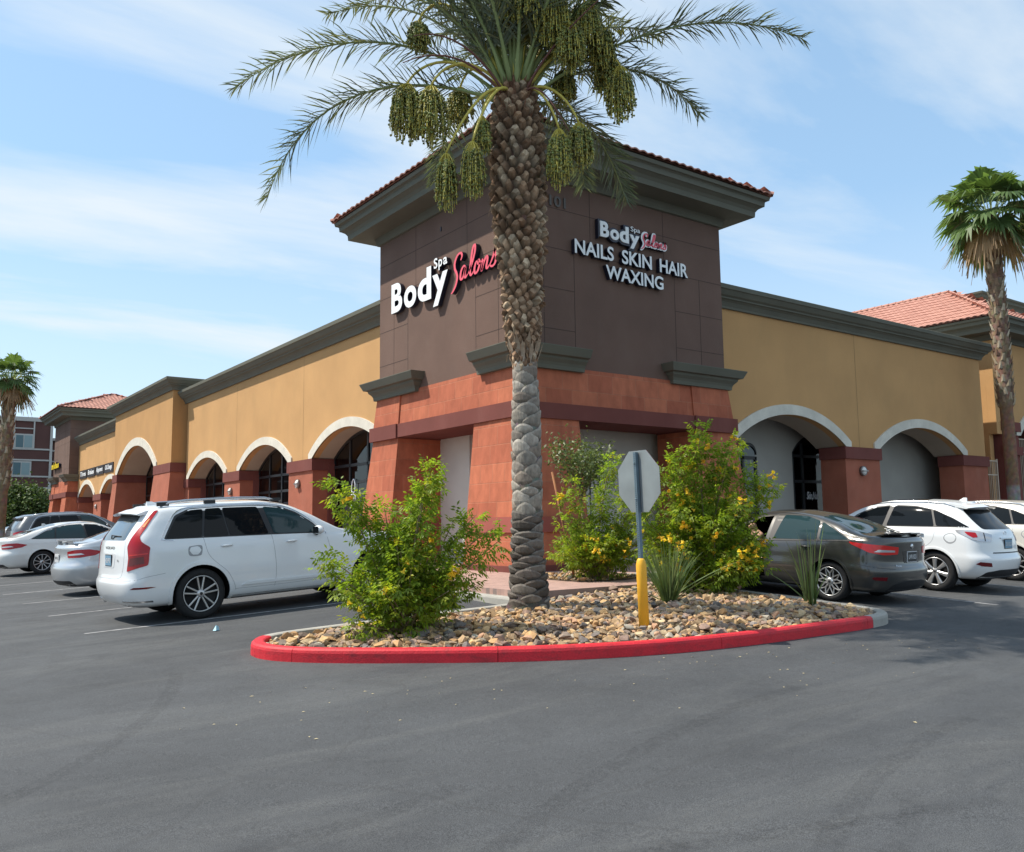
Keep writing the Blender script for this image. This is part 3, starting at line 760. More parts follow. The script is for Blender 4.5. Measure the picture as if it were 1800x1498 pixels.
    mb = MB(); mb.box(ox - bt - 0.05, ox + c1 + 0.06, oy - bt - 0.05, oy + a1 + 0.06, Z0 - 0.1, Z0 + 0.16)
    bpart(mb, 'pier_footing', M_maroon)
    # pilaster capitals
    cap = [(0, 4.715), (0.10, 4.715), (0.11, 4.80), (0.14, 4.86), (0.21, 4.93), (0.22, 4.98), (0.31, 5.0), (0.39, 5.17), (0.39, 5.185), (0, 5.21)]
    cap = [(a_, z_) for a_, z_ in cap]
    for path in ([(ox - 0.02 + 0.0, oy + 1.42), (ox - 0.02, oy - 0.02), (ox + 1.75, oy - 0.02)],):
        mb = MB(); mb.sweep(path, cap); 
        bpart(mb, 'capital', M_green)
    def capital_run(path):
        mb = MB(); mb.sweep(path, cap); bpart(mb, 'capital', M_green)
    capital_run([(ox + 0.5, oy + wy + 0.02), (ox - 0.02, oy + wy + 0.02), (ox - 0.02, oy + 4.30), (ox + 0.0, oy + 4.30)])
    capital_run([(ox + 4.68, oy + 0.0), (ox + 4.68, oy - 0.02), (ox + wx + 0.02, oy - 0.02), (ox + wx + 0.02, oy + 0.5)])
    # porch inside
    mb = MB(); mb.box(ox + 0.02, ox + wx - 0.05, oy + 0.02, oy + wy - 0.05, 3.70, 3.76); bpart(mb, 'porch_ceiling', M_maroon)
    mb = MB()
    mb.box(ox + dep, ox + dep + 0.12, oy + 3.68, oy + wy - 0.1, Z0, 3.70)
    mb.box(ox + dep + 0.12, ox + 2.3, oy + 3.68, oy + 3.80, Z0, 3.70)
    mb.box(ox + 2.9, ox + wx - 0.1, oy + 1.44, oy + 1.56, Z0, 3.70)
    mb.box(ox + 2.9, ox + 3.02, oy + 1.56, oy + 2.6, Z0, 3.70)
    bpart(mb, 'porch_wall', M_porch)
    # angled glazed entrance
    P, Q = Vector((ox + 2.3, oy + 3.74, 0)), Vector((ox + 2.96, oy + 2.6, 0)); d = (Q - P).normalized(); nn = Vector((d.y, -d.x, 0))
    mb = MB()
    mb.obox((P + Q) / 2 + Vector((0, 0, 2.0)) + nn * -0.3, d * 0.7, nn * 0.02, Vector((0, 0, 1.7))); dk = bpart(mb, 'entrance_door', M_dark)
    mb = MB()
    for s_ in (-0.62, 0, 0.62): mb.obox((P + Q) / 2 + d * s_ + Vector((0, 0, 2.0)), d * 0.035, nn * 0.04, Vector((0, 0, 1.66)))
    for z in (Z0 + 0.1, 2.55, 3.66): mb.obox((P + Q) / 2 + Vector((0, 0, z)), d * 0.66, nn * 0.036, Vector((0, 0, 0.05)))
    fo = mb.build('door_frame', M_frame, None); fo.parent = dk; fo.location = -BLD.location
    mb = MB(); mb.obox((P + Q) / 2 + Vector((0, 0, 2.0)), d * 0.6, nn * 0.006, Vector((0, 0, 1.6)))
    fo = mb.build('glass_pane', M_wglass, None); fo.parent = dk; fo.location = -BLD.location

def arch_z(u, uc, half, spring, rise):
    Rr = (half * half + rise * rise) / (2 * rise); zc_ = spring + rise - Rr
    return zc_ + math.sqrt(max(0, Rr * Rr - (u - uc) ** 2))
class Plane:
    """vertical wall plane: u along, w inwards"""
    def __init__(s, axis, c): s.axis, s.c = axis, c
    def __call__(s, u, z, w): return (s.c + w, u, z) if s.axis == 'x' else (u, s.c + w, z)
def arch_wall(P, u0, u1, arches, ztop, zpier, thick, m_wall, trim_w=0.29, trim_out=0.05, joints=(), topthick=0.3):
    mb = MB(); us = [u0]
    for (uc, half, spring, rise) in arches:
        n = 24; us += [uc - half + 2 * half * i / n for i in range(n + 1)]
    us.append(u1); us = sorted(set(us))
    def zb(u, mid):
        for (uc, half, spring, rise) in arches:
            if abs(mid - uc) < half: return arch_z(u, uc, half, spring, rise)
        return zpier
    for a, b_ in zip(us[:-1], us[1:]):
        if b_ - a < 1e-6: continue
        mid = (a + b_) / 2; za, zb_ = zb(a, mid), zb(b_, mid)
        mb.add([P(a, za, 0), P(b_, zb_, 0), P(b_, ztop, 0), P(a, ztop, 0), P(a, za, topthick), P(b_, zb_, topthick), P(b_, ztop, topthick), P(a, ztop, topthick)],
               [(0, 1, 2, 3), (7, 6, 5, 4), (3, 2, 6, 7)] + [(0, 4, 5, 1)])
    for u in (u0, u1):
        mb.add([P(u, zpier, 0), P(u, ztop, 0), P(u, ztop, topthick), P(u, zpier, topthick)], [(0, 1, 2, 3)])
    bpart(mb, 'stucco_wall', m_wall)
    for j in joints:
        mb = MB(); vs = [P(j - 0.009, zpier, -0.003), P(j + 0.009, zpier, -0.003), P(j + 0.009, ztop, -0.003), P(j - 0.009, ztop, -0.003)]
        mb.add(vs, [(0, 1, 2, 3)]); bpart(mb, 'expansion_joint', M_joint, False)
    for (uc, half, spring, rise) in arches:
        n = 30; Rr = (half * half + rise * rise) / (2 * rise); zc_ = spring + rise - Rr; Ro = Rr + trim_w; ho = half + trim_w * 0.97
        # outer trim ring
        mb = MB(); inn = [(uc - half + 2 * half * i / n) for i in range(n + 1)]
        inner_ = [(u, arch_z(u, uc, half, spring, rise)) for u in inn]
        outer_ = [(uc + (u - uc) * ho / half, zc_ + math.sqrt(Ro * Ro - ((u - uc) * ho / half) ** 2)) for u in inn]
        inner_ = [(uc - half, spring)] + inner_ + [(uc + half, spring)]
        outer_ = [(uc - ho, spring)] + outer_ + [(uc + ho, spring)]
        k = len(inner_); vs = [P(u, z, -trim_out) for u, z in inner_] + [P(u, z, -trim_out) for u, z in outer_] + [P(u, z, thick) for u, z in inner_] + [P(u, z, 0.01) for u, z in outer_]
        fs = []
        for i in range(k - 1):
            fs += [(i, i + 1, k + i + 1, k + i), (k + i, k + i + 1, 3 * k + i + 1, 3 * k + i)]
        fs += [(0, k, 3 * k, 2 * k), (k - 1, 2 * k - 1, 4 * k - 1, 3 * k - 1)]
        mb.add(vs, fs)
        bpart(mb, 'arch_trim', M_plaster)
        mb = MB(); vs = [P(u, z - 0.003, -trim_out + 0.25) for u, z in inner_[1:-1]] + [P(u, z - 0.003, thick + 0.0) for u, z in inner_[1:-1]]; k = len(inner_) - 2
        mb.add(vs, [(i, i + 1, k + i + 1, k + i) for i in range(k - 1)], 0, True); bpart(mb, 'arch_soffit', M_soffit, False)
def pier(P, u0, u1, ztop, band, depth, m=None, out=0.0, name='pier', bandout=0.06):
    mb = MB()
    if out == 0: 
        a, b_ = P(u0, Z0 - 0.1, 0), P(u1, ztop - band, depth)
        mb.box(min(a[0], b_[0]), max(a[0], b_[0]), min(a[1], b_[1]), max(a[1], b_[1]), Z0 - 0.1, ztop - band)
    else:
        lo = [P(u0 - out * 0.9, Z0, -out), P(u1 + out * 0.9, Z0, -out), P(u1 + out * 0.9, Z0, depth), P(u0 - out * 0.9, Z0, depth)]
        hi = [P(u0, ztop - band, -0.03), P(u1, ztop - band, -0.03), P(u1, ztop - band, depth), P(u0, ztop - band, depth)]
        mb.add(lo + hi, [(0, 3, 2, 1), (4, 5, 6, 7), (0, 1, 5, 4), (1, 2, 6, 5), (2, 3, 7, 6), (3, 0, 4, 7)])
    o = bpart(mb, name, m or M_red)
    mb = MB(); bo = bandout; a, b_ = P(u0 - bo, 0, -bo), P(u1 + bo, 0, depth + 0.003)
    mb.box(min(a[0], b_[0]), max(a[0], b_[0]), min(a[1], b_[1]), max(a[1], b_[1]), ztop - band - 0.001, ztop)
    o2 = mb.build('impost_band', M_maroon, None); o2.parent = o; o2.location = -BLD.location; fixnorm(o2)
def window(P, u0, u1, arch, sill, w, vbars, hbars, name='arched_window'):
    """arched shop window in plane w: frame with bars, one pane"""
    uc, half, spring, rise = arch; f = 0.045
    n = 28; top = [(uc - half + 2 * half * i / n) for i in range(n + 1)]; top = [(u, arch_z(u, uc, half, spring, rise)) for u in top]
    mb = MB()
    a, b_ = P(u0, sill, w + 0.03), P(u1, sill, w + 0.04)
    vs = [P(uc - half, sill, w + 0.035), *[P(u, z, w + 0.035) for u, z in top], P(uc + half, sill, w + 0.035)]
    mb.add(vs, [tuple(range(len(vs)))]); pane = bpart(mb, name, M_wglass, False)
    mb = MB()
    def bar(ua, ub, za, zb_):
        a, b_ = P(ua, za, w), P(ub, zb_, w + 0.07); mb.box(min(a[0], b_[0]), max(a[0], b_[0]), min(a[1], b_[1]), max(a[1], b_[1]), za, zb_)
    for u in vbars: bar(u - f, u + f, sill, arch_z(u, uc, half, spring, rise))
    for z in hbars:
        if z <= spring: bar(uc - half, uc + half, z - f, z + f)
    bar(uc - half, uc - half + 0.08, sill, spring); bar(uc + half - 0.08, uc + half, sill, spring)
    bar(uc - half, uc + half, sill, sill + 0.12)
    for i in range(n):
        (ua, za), (ub, zb_) = top[i], top[i + 1]
        mb.add([P(ua, za, w), P(ub, zb_, w), P(ub, zb_ - 0.09, w), P(ua, za - 0.09, w), P(ua, za - 0.09, w + 0.07), P(ub, zb_ - 0.09, w + 0.07)], [(0, 1, 2, 3), (3, 2, 5, 4)])
    fo = mb.build('window_frame', M_frame, None); fo.parent = pane; fo.location = -BLD.location
    return pane
CORN = [(0, 7.10), (0.07, 7.10), (0.08, 7.16), (0.14, 7.26), (0.20, 7.31), (0.235, 7.32), (0.24, 7.36), (0.30, 7.40), (0.38, 7.52), (0.41, 7.53), (0.42, 7.64), (0.40, 7.655), (0.0, 7.67)]
def cornice(path, dz=0.0):
    mb = MB(); mb.sweep(path, [(o, z + dz) for o, z in CORN]); bpart(mb, 'cornice', M_green)

tower(0, 0, 6.6, 6.32)
tower(0, 52.75, 6.6, 6.32)
PX, PY, PP = Plane('x', W), Plane('y', W), Plane('x', 0.0)
SPR, RISE = 3.58, 0.80
# left wing
LA = [(9.67, 2.49, SPR, RISE), (16.68, 2.49, SPR, RISE), (23.5, 2.48, SPR, RISE)]
arch_wall(PX, 6.2, 26.5, LA, 7.2, SPR - 0.001, 0.86, M_mustard, joints=(12.99, 19.68))
pier(PX, 12.16, 14.19, SPR, 0.38, 0.86); pier(PX, 19.17, 21.02, SPR, 0.38, 0.86); pier(PX, 25.98, 26.6, SPR, 0.38, 0.86)
cornice([(1.6, 25.95), (W, 25.95), (W, 6.0)][::1] if False else [(W, 26.9), (W, 6.2)])
for i, (uc, half, sp, ri) in enumerate(LA):
    window(PX, uc - half, uc + half, (uc, half, sp, ri), Z0 + 0.08, 0.72, (uc - 1.25, uc, uc + 1.25), (3.3, 2.75) if i == 0 else (3.3, 2.7, 1.5))
    if i < 3:
        mb = MB()
        for s_ in (-1, 1):
            u = uc + s_ * (half - 0.09); mb.box(W + 0.52, W + 0.74, min(u, u + s_ * 0.12) , max(u, u + s_ * 0.12), Z0, 3.42)
        bpart(mb, 'window_jamb', M_maroon)
# pop out bay with the tall arch
PA = [(33.55, 3.95, 4.34, 1.32)]
arch_wall(PP, 26.75, 38.5, PA, 7.9, 4.34, 1.5, M_mustard_deep, trim_w=0.42, topthick=0.35)
mb = MB(); mb.box(0.352, 3.2, 26.752, 26.95, 4.36, 7.9); mb.box(0.352, 3.2, 38.3, 38.498, 4.36, 7.9); bpart(mb, 'stucco_wall', M_mustard_deep)
pier(PP, 26.72, 29.6, 4.36, 0.42, 1.5, out=0.36); pier(PP, 37.5, 38.53, 4.36, 0.42, 1.5, out=0.36)
cornice([(3.4, 38.52), (-0.01, 38.52), (-0.01, 26.73), (3.4, 26.73)], 0.62)
window(PP, 29.6, 37.5, PA[0], Z0 + 0.08, 1.5, (31.0, 32.3, 33.55, 34.8, 36.1), (4.25, 3.2, 2.1))
# third wing
TA = [(42.3, 2.5, SPR, RISE), (49.55, 2.5, SPR, RISE)]
arch_wall(PX, 38.4, 52.9, TA, 7.2, SPR - 0.001, 1.2, M_mustard, joints=(45.9,))
pier(PX, 44.8, 47.05, SPR, 0.38, 1.2); pier(PX, 38.4, 39.8, SPR, 0.38, 1.2); pier(PX, 52.05, 52.8, SPR, 0.38, 1.2)
cornice([(W, 52.4), (W, 38.3)], 0.12)
mb = MB(); mb.box(W + 1.2, W + 1.3, 38.6, 52.7, Z0, 4.6); bpart(mb, 'recess_wall', M_maroon)
# right wing
RA = [(10.2, 2.5, SPR, RISE), (17.11, 2.6, SPR, RISE)]
arch_wall(PY, 6.5, 21.35, RA, 7.2, SPR - 0.001, 1.0, M_mustard, joints=(13.47,))
pier(PY, 12.69, 14.52, SPR, 0.36, 0.86); pier(PY, 19.71, 21.45, SPR, 0.36, 0.86); pier(PY, 7.0, 7.7, SPR, 0.36, 0.86)
mb = MB(); mb.box(21.05, 21.35, W + 0.3, 14, SPR - 0.01, 7.2); mb.box(21.06, 21.36, W + 0.86, 14, Z0, SPR - 0.01); bpart(mb, 'stucco_wall', M_mustard)
cornice([(6.5, W), (21.36, W), (21.36, 14.0)])
mb = MB()
aw = (13.35, 1.13, 3.50, 0.58)
mb.box(6.7, 12.22, W + 1.55, W + 1.67, Z0, 4.6); mb.box(14.48, 21.05, W + 1.55, W + 1.67, Z0, 4.6)
mb.box(12.22, 14.48, W + 1.55, W + 1.67, 4.122, 4.6)
mb.box(6.7, 21.05, W + 0.3, W + 1.55, 4.58, 4.64)
bpart(mb, 'arcade_wall', M_grey)
window(Plane('y', W + 1.5), 12.22, 14.48, aw, Z0 + 0.05, 0.05, (12.75, 13.9), (3.4, 2.6))
mb = MB(); n = 14
arc = [(aw[0] - aw[1] + 2 * aw[1] * i / n) for i in range(n + 1)]
for a, b_ in zip(arc[:-1], arc[1:]):
    za, zb_ = arch_z(a, *aw), arch_z(b_, *aw)
    mb.add([(a, W + 1.55, za), (b_, W + 1.55, zb_), (b_, W + 1.55, 4.12), (a, W + 1.55, 4.12)], [(0, 1, 2, 3)])
bpart(mb, 'arcade_wall', M_grey, False)
aw2 = (10.08, 0.33, 3.28, 0.42)
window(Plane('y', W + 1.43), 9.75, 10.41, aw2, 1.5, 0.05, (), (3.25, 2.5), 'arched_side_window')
mb = MB(); mb.box(9.78, 10.38, W + 1.53, W + 1.545, 1.52, 3.6); bpart(mb, 'window_backing', simple('grey_blue_reflection', (0.34, 0.38, 0.42), 0.8))  # grey-blue panel behind the pane, colouring in the reflection on its glass
mb = MB(); mb.box(12.0, 14.9, W + 2.6, W + 2.65, Z0, 3.9); bpart(mb, 'window_backing', M_dark)
# rooms behind the shop windows, flat roofs and back walls
mb = MB()
mb.box(3.6, 3.7, 6.4, 26.4, Z0, 7.1); mb.box(W + 0.4, 3.6, 12.9, 13.1, Z0, 7.0); mb.box(W + 0.4, 3.6, 20.0, 20.1, Z0, 7.0)
mb.box(W + 0.95, 3.6, 6.4, 26.4, 4.5, 4.6)
mb.box(2.6, 2.7, 27.0, 38.3, Z0, 7.1)
mb.box(9.0, 21.0, W + 3.6, W + 3.7, Z0, 4.6)
bpart(mb, 'interior_wall', M_int)
mb = MB(); mb.box(W + 0.1, 14, 6.3, 26.6, 7.0, 7.1); mb.box(0.1, 14, 26.8, 38.45, 7.6, 7.7); mb.box(W + 0.1, 14, 38.45, 52.8, 7.0, 7.1)
mb.box(6.55, 21.2, W + 0.1, 6.3, 7.0, 7.1); mb.box(14, 21.2, 6.3, 14, 7.0, 7.1)
mb.box(13.9, 14, 6.4, 59, Z0, 7.05); mb.box(14, 21.3, 13.9, 14, Z0, 7.05)
bpart(mb, 'flat_roof', M_grey)
# small recessed cans under the arches are too fine to see except on the tall ones
mb = MB()
for (x, y, z) in ((1.0, 16.2, 4.36), (1.0, 23.0, 4.36), (0.8, 34.6, 5.60), (0.6, 4.1, 3.69), (3.2, 0.5, 3.69)):
    mb.lathe([(0.10, 0), (0.10, -0.03), (0.07, -0.035), (0.0, -0.02)], (x, y, z + 0.0), 14)
bpart(mb, 'downlight', simple('downlight_rim', (0.35, 0.33, 0.3), 0.6))
# curtains behind the nearest window
M_curtain = mat('curtain_cloth', (0.46, 0.44, 0.50), 0.9)
mb = MB(); vs = []; 
for i in range(60):
    y = 10.9 + 1.25 * i / 59; x = W + 1.05 + 0.03 * math.sin(i * 0.9)
    vs += [(x, y, Z0 + 0.05), (x, y, 2.72)]
mb.add(vs, [(2 * i, 2 * i + 1, 2 * i + 3, 2 * i + 2) for i in range(59)], 0, True)
vs = []
for i in range(60):
    y = 14.5 + 4.2 * i / 59; x = W + 1.05 + 0.03 * math.sin(i * 1.3)
    vs += [(x, y, Z0 + 0.05), (x, y, 2.3)]
mb.add(vs, [(2 * i, 2 * i + 1, 2 * i + 3, 2 * i + 2) for i in range(59)], 0, True)
bpart(mb, 'curtain', M_curtain, False)

# ---------------------------------------------------------------- wall lamps
M_lampring = simple('lamp_ring', (0.25, 0.24, 0.23), 0.35, 0.6)
M_lampglass = simple('lamp_opal_glass', (0.72, 0.70, 0.66), 0.3)
def wall_lamp(P, u, z, label):
    c = Vector(P(u, z, 0)); axis = 'x' if P.axis == 'x' else 'y'
    t_ = thing('wall_lamp', label, 'wall lamp', c, 0, 'round half shade lamps on the arcade piers')
    mb = MB(); sc = 0.15
    mb.lathe([(0.0, 0.0), (sc, 0.0), (sc, -0.07), (sc * 0.93, -0.10), (sc * 0.86, -0.09), (sc * 0.86, -0.04), (0, -0.04)], c, 24, 0, axis); mb.build('lamp_ring', M_lampring, t_)
    mb = MB(); mb.lathe([(sc * 0.85, -0.045), (sc * 0.8, -0.09), (sc * 0.5, -0.12), (0, -0.13)], c, 20, 0, axis); mb.build('lamp_shade', M_lampglass, t_)
    mb = MB(); 
    if axis == 'x': mb.box(c.x - 0.145, c.x - 0.02, c.y - sc * 0.95, c.y + sc * 0.95, c.z - 0.016, c.z + 0.016)
    else: mb.box(c.x - sc * 0.95, c.x + sc * 0.95, c.y - 0.145, c.y - 0.02, c.z - 0.016, c.z + 0.016)
    mb.build('lamp_bar', M_lampring, t_)
wall_lamp(PX, 13.3, 2.80, 'round wall lamp on the red pier nearest the tower on its sunlit left side')
wall_lamp(PX, 20.15, 2.80, 'round wall lamp on the second red pier to the left of the tower')
wall_lamp(PX, 46.05, 2.80, 'small far round wall lamp on the red pier beyond the tall arch')
wall_lamp(PY, 13.52, 2.86, 'round wall lamp on the shaded red pier right of the tower, between the two arches')
# ---------------------------------------------------------------- sign lettering
def text_outline(txt, bold=0.0, shear=0.0, res=6):
    cu = bpy.data.curves.new('t', 'FONT'); cu.body = txt; cu.size = 1; cu.resolution_u = res; cu.offset = bold; cu.shear = shear
    ob = bpy.data.objects.new('t', cu); COL.objects.link(ob)
    dg = bpy.context.evaluated_depsgraph_get(); me = bpy.data.meshes.new_from_object(ob.evaluated_get(dg))
    V = [tuple(v.co) for v in me.vertices]; F = [tuple(p.vertices) for p in me.polygons]
    bpy.data.objects.remove(ob); bpy.data.curves.remove(cu); bpy.data.meshes.remove(me)
    return V, F
def extrude_flat(mb, V, F, xf, w0, w1, mf=0, ms=1):
    """flat 2d mesh given depth: front face material mf, returns ms"""
    n = len(V)
    b0 = mb.add([xf(v[0], v[1], w1) for v in V], F, mf)
    edges = {}
    for f in F:
        for i in range(len(f)):
            e = (f[i], f[(i + 1) % len(f)]); edges[e] = edges.get(e, 0) + 1
    bd = [e for e in edges if (e[1], e[0]) not in edges]
    vs = []; fs = []; 
    for (a, b_) in bd:
        k = len(vs); vs += [xf(V[a][0], V[a][1], w1 - 1e-4), xf(V[b_][0], V[b_][1], w1 - 1e-4), xf(V[b_][0], V[b_][1], w0), xf(V[a][0], V[a][1], w0)]; fs.append((k, k + 3, k + 2, k + 1))
    mb.add(vs, fs, ms)
def fit_text(txt, u0, u1, z0, z1, bold=0.0, shear=0.0, ref=None):
    """scale text so that ref (or txt) spans u0..u1 and z0..z1"""
    V, F = text_outline(txt, bold, shear)
    if ref: RV, _ = text_outline(ref, bold, shear)
    else: RV = V
    x0, x1 = min(v[0] for v in RV), max(v[0] for v in RV); y0, y1 = min(v[1] for v in RV), max(v[1] for v in RV)
    X0, X1 = min(v[0] for v in V), max(v[0] for v in V)
    return [(u0 + (v[0] - X0) / (X1 - X0) * (u1 - u0), z0 + (v[1] - y0) / (y1 - y0) * (z1 - z0)) for v in V], F
def ribbon(pts, w, taper=True):
    """pen stroke: smooth path with swelling width -> flat quads"""
    P = smooth_path(pts, 7); n = len(P); V = []; F = []
    for i in range(n):
        a = Vector(P[max(0, i - 1)]); b_ = Vector(P[min(n - 1, i + 1)]); d = (b_ - a)
        d = d.normalized() if d.length > 1e-9 else Vector((1, 0)); nn = Vector((-d.y, d.x))
        k = w * (0.72 + 0.42 * abs(d.y)) * (0.55 + 0.45 * min(1, 6 * min(i, n - 1 - i) / n) if taper else 1) / 2
        V += [(P[i][0] + nn.x * k, P[i][1] + nn.y * k), (P[i][0] - nn.x * k, P[i][1] - nn.y * k)]
    for i in range(n - 1): F.append((2 * i, 2 * i + 1, 2 * i + 3, 2 * i + 2))
    return V, F
# brush script strokes of "Salons", each letter in its own 0..1 box, sheared afterwards
SCRIPT = [
 ('S', 0.00, [(0.02, -0.32), (0.10, -0.30), (0.24, -0.12), (0.30, 0.12), (0.24, 0.30), (0.10, 0.50), (0.07, 0.72), (0.18, 0.92), (0.36, 0.96), (0.45, 0.84), (0.40, 0.70)]),
 ('a', 0.46, [(0.26, 0.40), (0.16, 0.46), (0.04, 0.34), (0.02, 0.12), (0.10, 0.02), (0.20, 0.12), (0.27, 0.38), (0.26, 0.14), (0.32, 0.03), (0.42, 0.12)]),
 ('l', 0.86, [(0.06, 0.12), (0.20, 0.40), (0.30, 0.78), (0.27, 1.0), (0.18, 0.96), (0.14, 0.62), (0.14, 0.20), (0.22, 0.03), (0.34, 0.12)]),
 ('o', 1.20, [(0.20, 0.44), (0.08, 0.38), (0.04, 0.16), (0.12, 0.03), (0.24, 0.10), (0.30, 0.32), (0.22, 0.44), (0.20, 0.34), (0.30, 0.30), (0.40, 0.36)]),
 ('n', 1.60, [(0.02, 0.42), (0.06, 0.30), (0.04, 0.03), (0.12, 0.28), (0.24, 0.44), (0.30, 0.34), (0.28, 0.12), (0.34, 0.03), (0.44, 0.12)]),
 ('s', 2.04, [(0.02, 0.12), (0.14, 0.34), (0.22, 0.62), (0.20, 0.48), (0.30, 0.30), (0.28, 0.10), (0.14, 0.03), (0.02, 0.10)]),
]
def script_shapes(w):
    out_ = []
    for ch, ox, pts in SCRIPT:
        V, F = ribbon([(x + ox, y) for x, y in pts], w); out_.append((V, F))
    return out_
def place_script(u0, u1, z0, z1, w, shear=0.18):
    sh = script_shapes(w); out_ = []
    allv = [(v[0] + shear * v[1], v[1]) for V, F in sh for v in V]
    x0, x1 = min(v[0] for v in allv), max(v[0] for v in allv); y0, y1 = min(v[1] for v in allv), max(v[1] for v in allv)
    for V, F in sh:
        out_.append(([(u0 + ((v[0] + shear * v[1]) - x0) / (x1 - x0) * (u1 - u0), z0 + (v[1] - y0) / (y1 - y0) * (z1 - z0)) for v in V], F))
    return out_
def letters(parent, name, V, F, xf, w0, w1, mats):
    mb = MB(); extrude_flat(mb, V, F, xf, w0, w1); return mb.build(name, mats, parent)

# left face: reading direction is -y, so u = -y ; sits on x = 0
XL = lambda u, z, w: (-w, -u, z)
sg = thing('lettering_sign', 'large white and pink Body Spa Salons lettering on the sunlit left tower face', 'sign', (-0.1, 3.2, 7.2))
for ch, y0, y1, z0, z1 in (('B', 5.42, 4.84, 6.92, 7.70), ('o', 4.74, 4.11, 6.90, 7.46), ('d', 4.03, 3.38, 6.90, 7.73), ('y', 3.32, 2.61, 6.66, 7.45)):
    V, F = fit_text(ch, -y0, -y1, z0, z1, 0.035)
    letters(sg, 'channel_letter', V, F, XL, 0.02, 0.135, [M_white, M_navy])
for ch, y0, y1, z0, z1 in (('S', 3.25, 3.08, 7.60, 7.86), ('p', 3.03, 2.86, 7.52, 7.78), ('a', 2.81, 2.63, 7.60, 7.78)):
    V, F = fit_text(ch, -y0, -y1, z0, z1, 0.02)
    letters(sg, 'small_letter', V, F, XL, 0.02, 0.135, [M_white, M_navy])
for V, F in place_script(-2.47, -0.56, 6.80, 7.76, 0.088):
    letters(sg, 'script_letter', V, F, XL, 0.02, 0.135, [M_pink, M_navy])
mb = MB(); mb.box(-0.02, 0, 3.1, 3.13, 8.55, 8.66); mb.build('bracket', M_navy, sg)

# right face: u = x, sits on y = 0
YR = lambda u, z, w: (u, -w, z)
def grow(V, k):
    cx = sum(v[0] for v in V) / len(V); cy = sum(v[1] for v in V) / len(V); return V
sg = thing('logo_sign', 'small Body Spa Salons logo with a navy outline high on the shaded right tower face', 'sign', (3.4, -0.1, 8.1))
BL = (('B', 2.31, 2.58, 7.96, 8.33), ('o', 2.62, 2.90, 7.95, 8.20), ('d', 2.92, 3.21, 7.94, 8.34), ('y', 3.24, 3.56, 7.84, 8.18))
for ch, a_, b_, z0, z1 in BL:
    V, F = fit_text(ch, a_ - 0.05, b_ + 0.05, z0 - 0.05, z1 + 0.05, 0.11)
    letters(sg, 'letter_backing', V, F, YR, 0.01, 0.11, [M_navy, M_navy])
    V, F = fit_text(ch, a_, b_, z0, z1, 0.035)
    letters(sg, 'channel_letter', V, F, YR, 0.11, 0.135, [M_white, M_white])
V, F = fit_text('Spa', 3.29, 3.60, 8.23, 8.39, 0.01); letters(sg, 'small_letters', V, F, YR, 0.08, 0.12, [M_white, M_navy])
for V, F in place_script(3.60, 4.52, 7.86, 8.37, 0.23): letters(sg, 'letter_backing', V, F, YR, 0.01, 0.11, [M_white, M_navy])
for V, F in place_script(3.63, 4.49, 7.90, 8.33, 0.085): letters(sg, 'script_letter', V, F, YR, 0.11, 0.125, [M_pink, M_pink])
sg = thing('services_sign', 'white NAILS SKIN HAIR WAXING letters on the shaded right tower face', 'sign', (3.4, -0.1, 7.4))
def word(txt, a_, b_, z0, z1, bold=0.022):
    # letter by letter, spaced as the font does
    V, F = text_outline(txt, bold); X0, X1 = min(v[0] for v in V), max(v[0] for v in V); Y0, Y1 = min(v[1] for v in V), max(v[1] for v in V)
    # split into islands
    par = list(range(len(V)))
    def find(i):
        while par[i] != i: par[i] = par[par[i]]; i = par[i]
        return i
    for f in F:
        for i in f[1:]: par[find(i)] = find(f[0])
    groups = {}
    for f in F: groups.setdefault(find(f[0]), []).append(f)
    for g_ in sorted(groups.values(), key=lambda q: min(V[i][0] for f in q for i in f)):
        ids = sorted({i for f in g_ for i in f}); mp_ = {i: k for k, i in enumerate(ids)}
        VV = [(a_ + (V[i][0] - X0) / (X1 - X0) * (b_ - a_), z0 + (V[i][1] - Y0) / (Y1 - Y0) * (z1 - z0)) for i in ids]
        letters(sg, 'channel_letter', VV, [tuple(mp_[i] for i in f) for f in g_], YR, 0.02, 0.135, [M_white, M_navy])
word('NAILS', 1.52, 2.71, 7.42, 7.76); word('SKIN', 2.97, 3.95, 7.42, 7.76); word('HAIR', 4.22, 5.21, 7.42, 7.76); word('WAXING', 2.45, 4.33, 6.98, 7.31)
sg = thing('number_sign', 'small dark 101 street number under the tower eave beside the palm trunk', 'number sign', (1.1, 0, 8.5))
M_num = simple('number_metal', (0.085, 0.072, 0.062), 0.5)
V, F = fit_text('101', 0.90, 1.37, 8.44, 8.69, 0.02); letters(sg, 'digits', V, F, YR, 0.002, 0.03, [M_num, M_num])

# far left: four dark window signs and the yellow lettering
M_board = simple('dark_sign_board', (0.035, 0.032, 0.035), 0.5)
for txt, y0, y1, lab in (('Tires', 51.85, 49.48, 'black Tires sign board, leftmost of the row of four over the far arches'), ('Brakes', 49.16, 46.81, 'black Brakes sign board, second of four over the far arches'),
                     ('Alignment', 46.5, 44.15, 'black Alignment sign board, third of four over the far arches'), ('Oil Change', 43.88, 41.54, 'black Oil Change sign board, nearest of four over the far arches')):
    sg = thing('service_sign', lab, 'sign', (W, (y0 + y1) / 2, 5.08), 0, 'service sign boards over the far arches')
    mb = MB(); mb.box(W - 0.06, W, y1, y0, 4.80, 5.37); mb.build('board', M_board, sg)
    V, F = fit_text(txt, -y0 + 0.25, -y1 - 0.25, 4.90 if txt in ('Alignment', 'Oil Change') else 4.96, 5.27, 0.015)
    letters(sg, 'lettering', V, F, lambda u, z, w: (W - w, -u, z), 0.06, 0.075, [M_white, M_white])
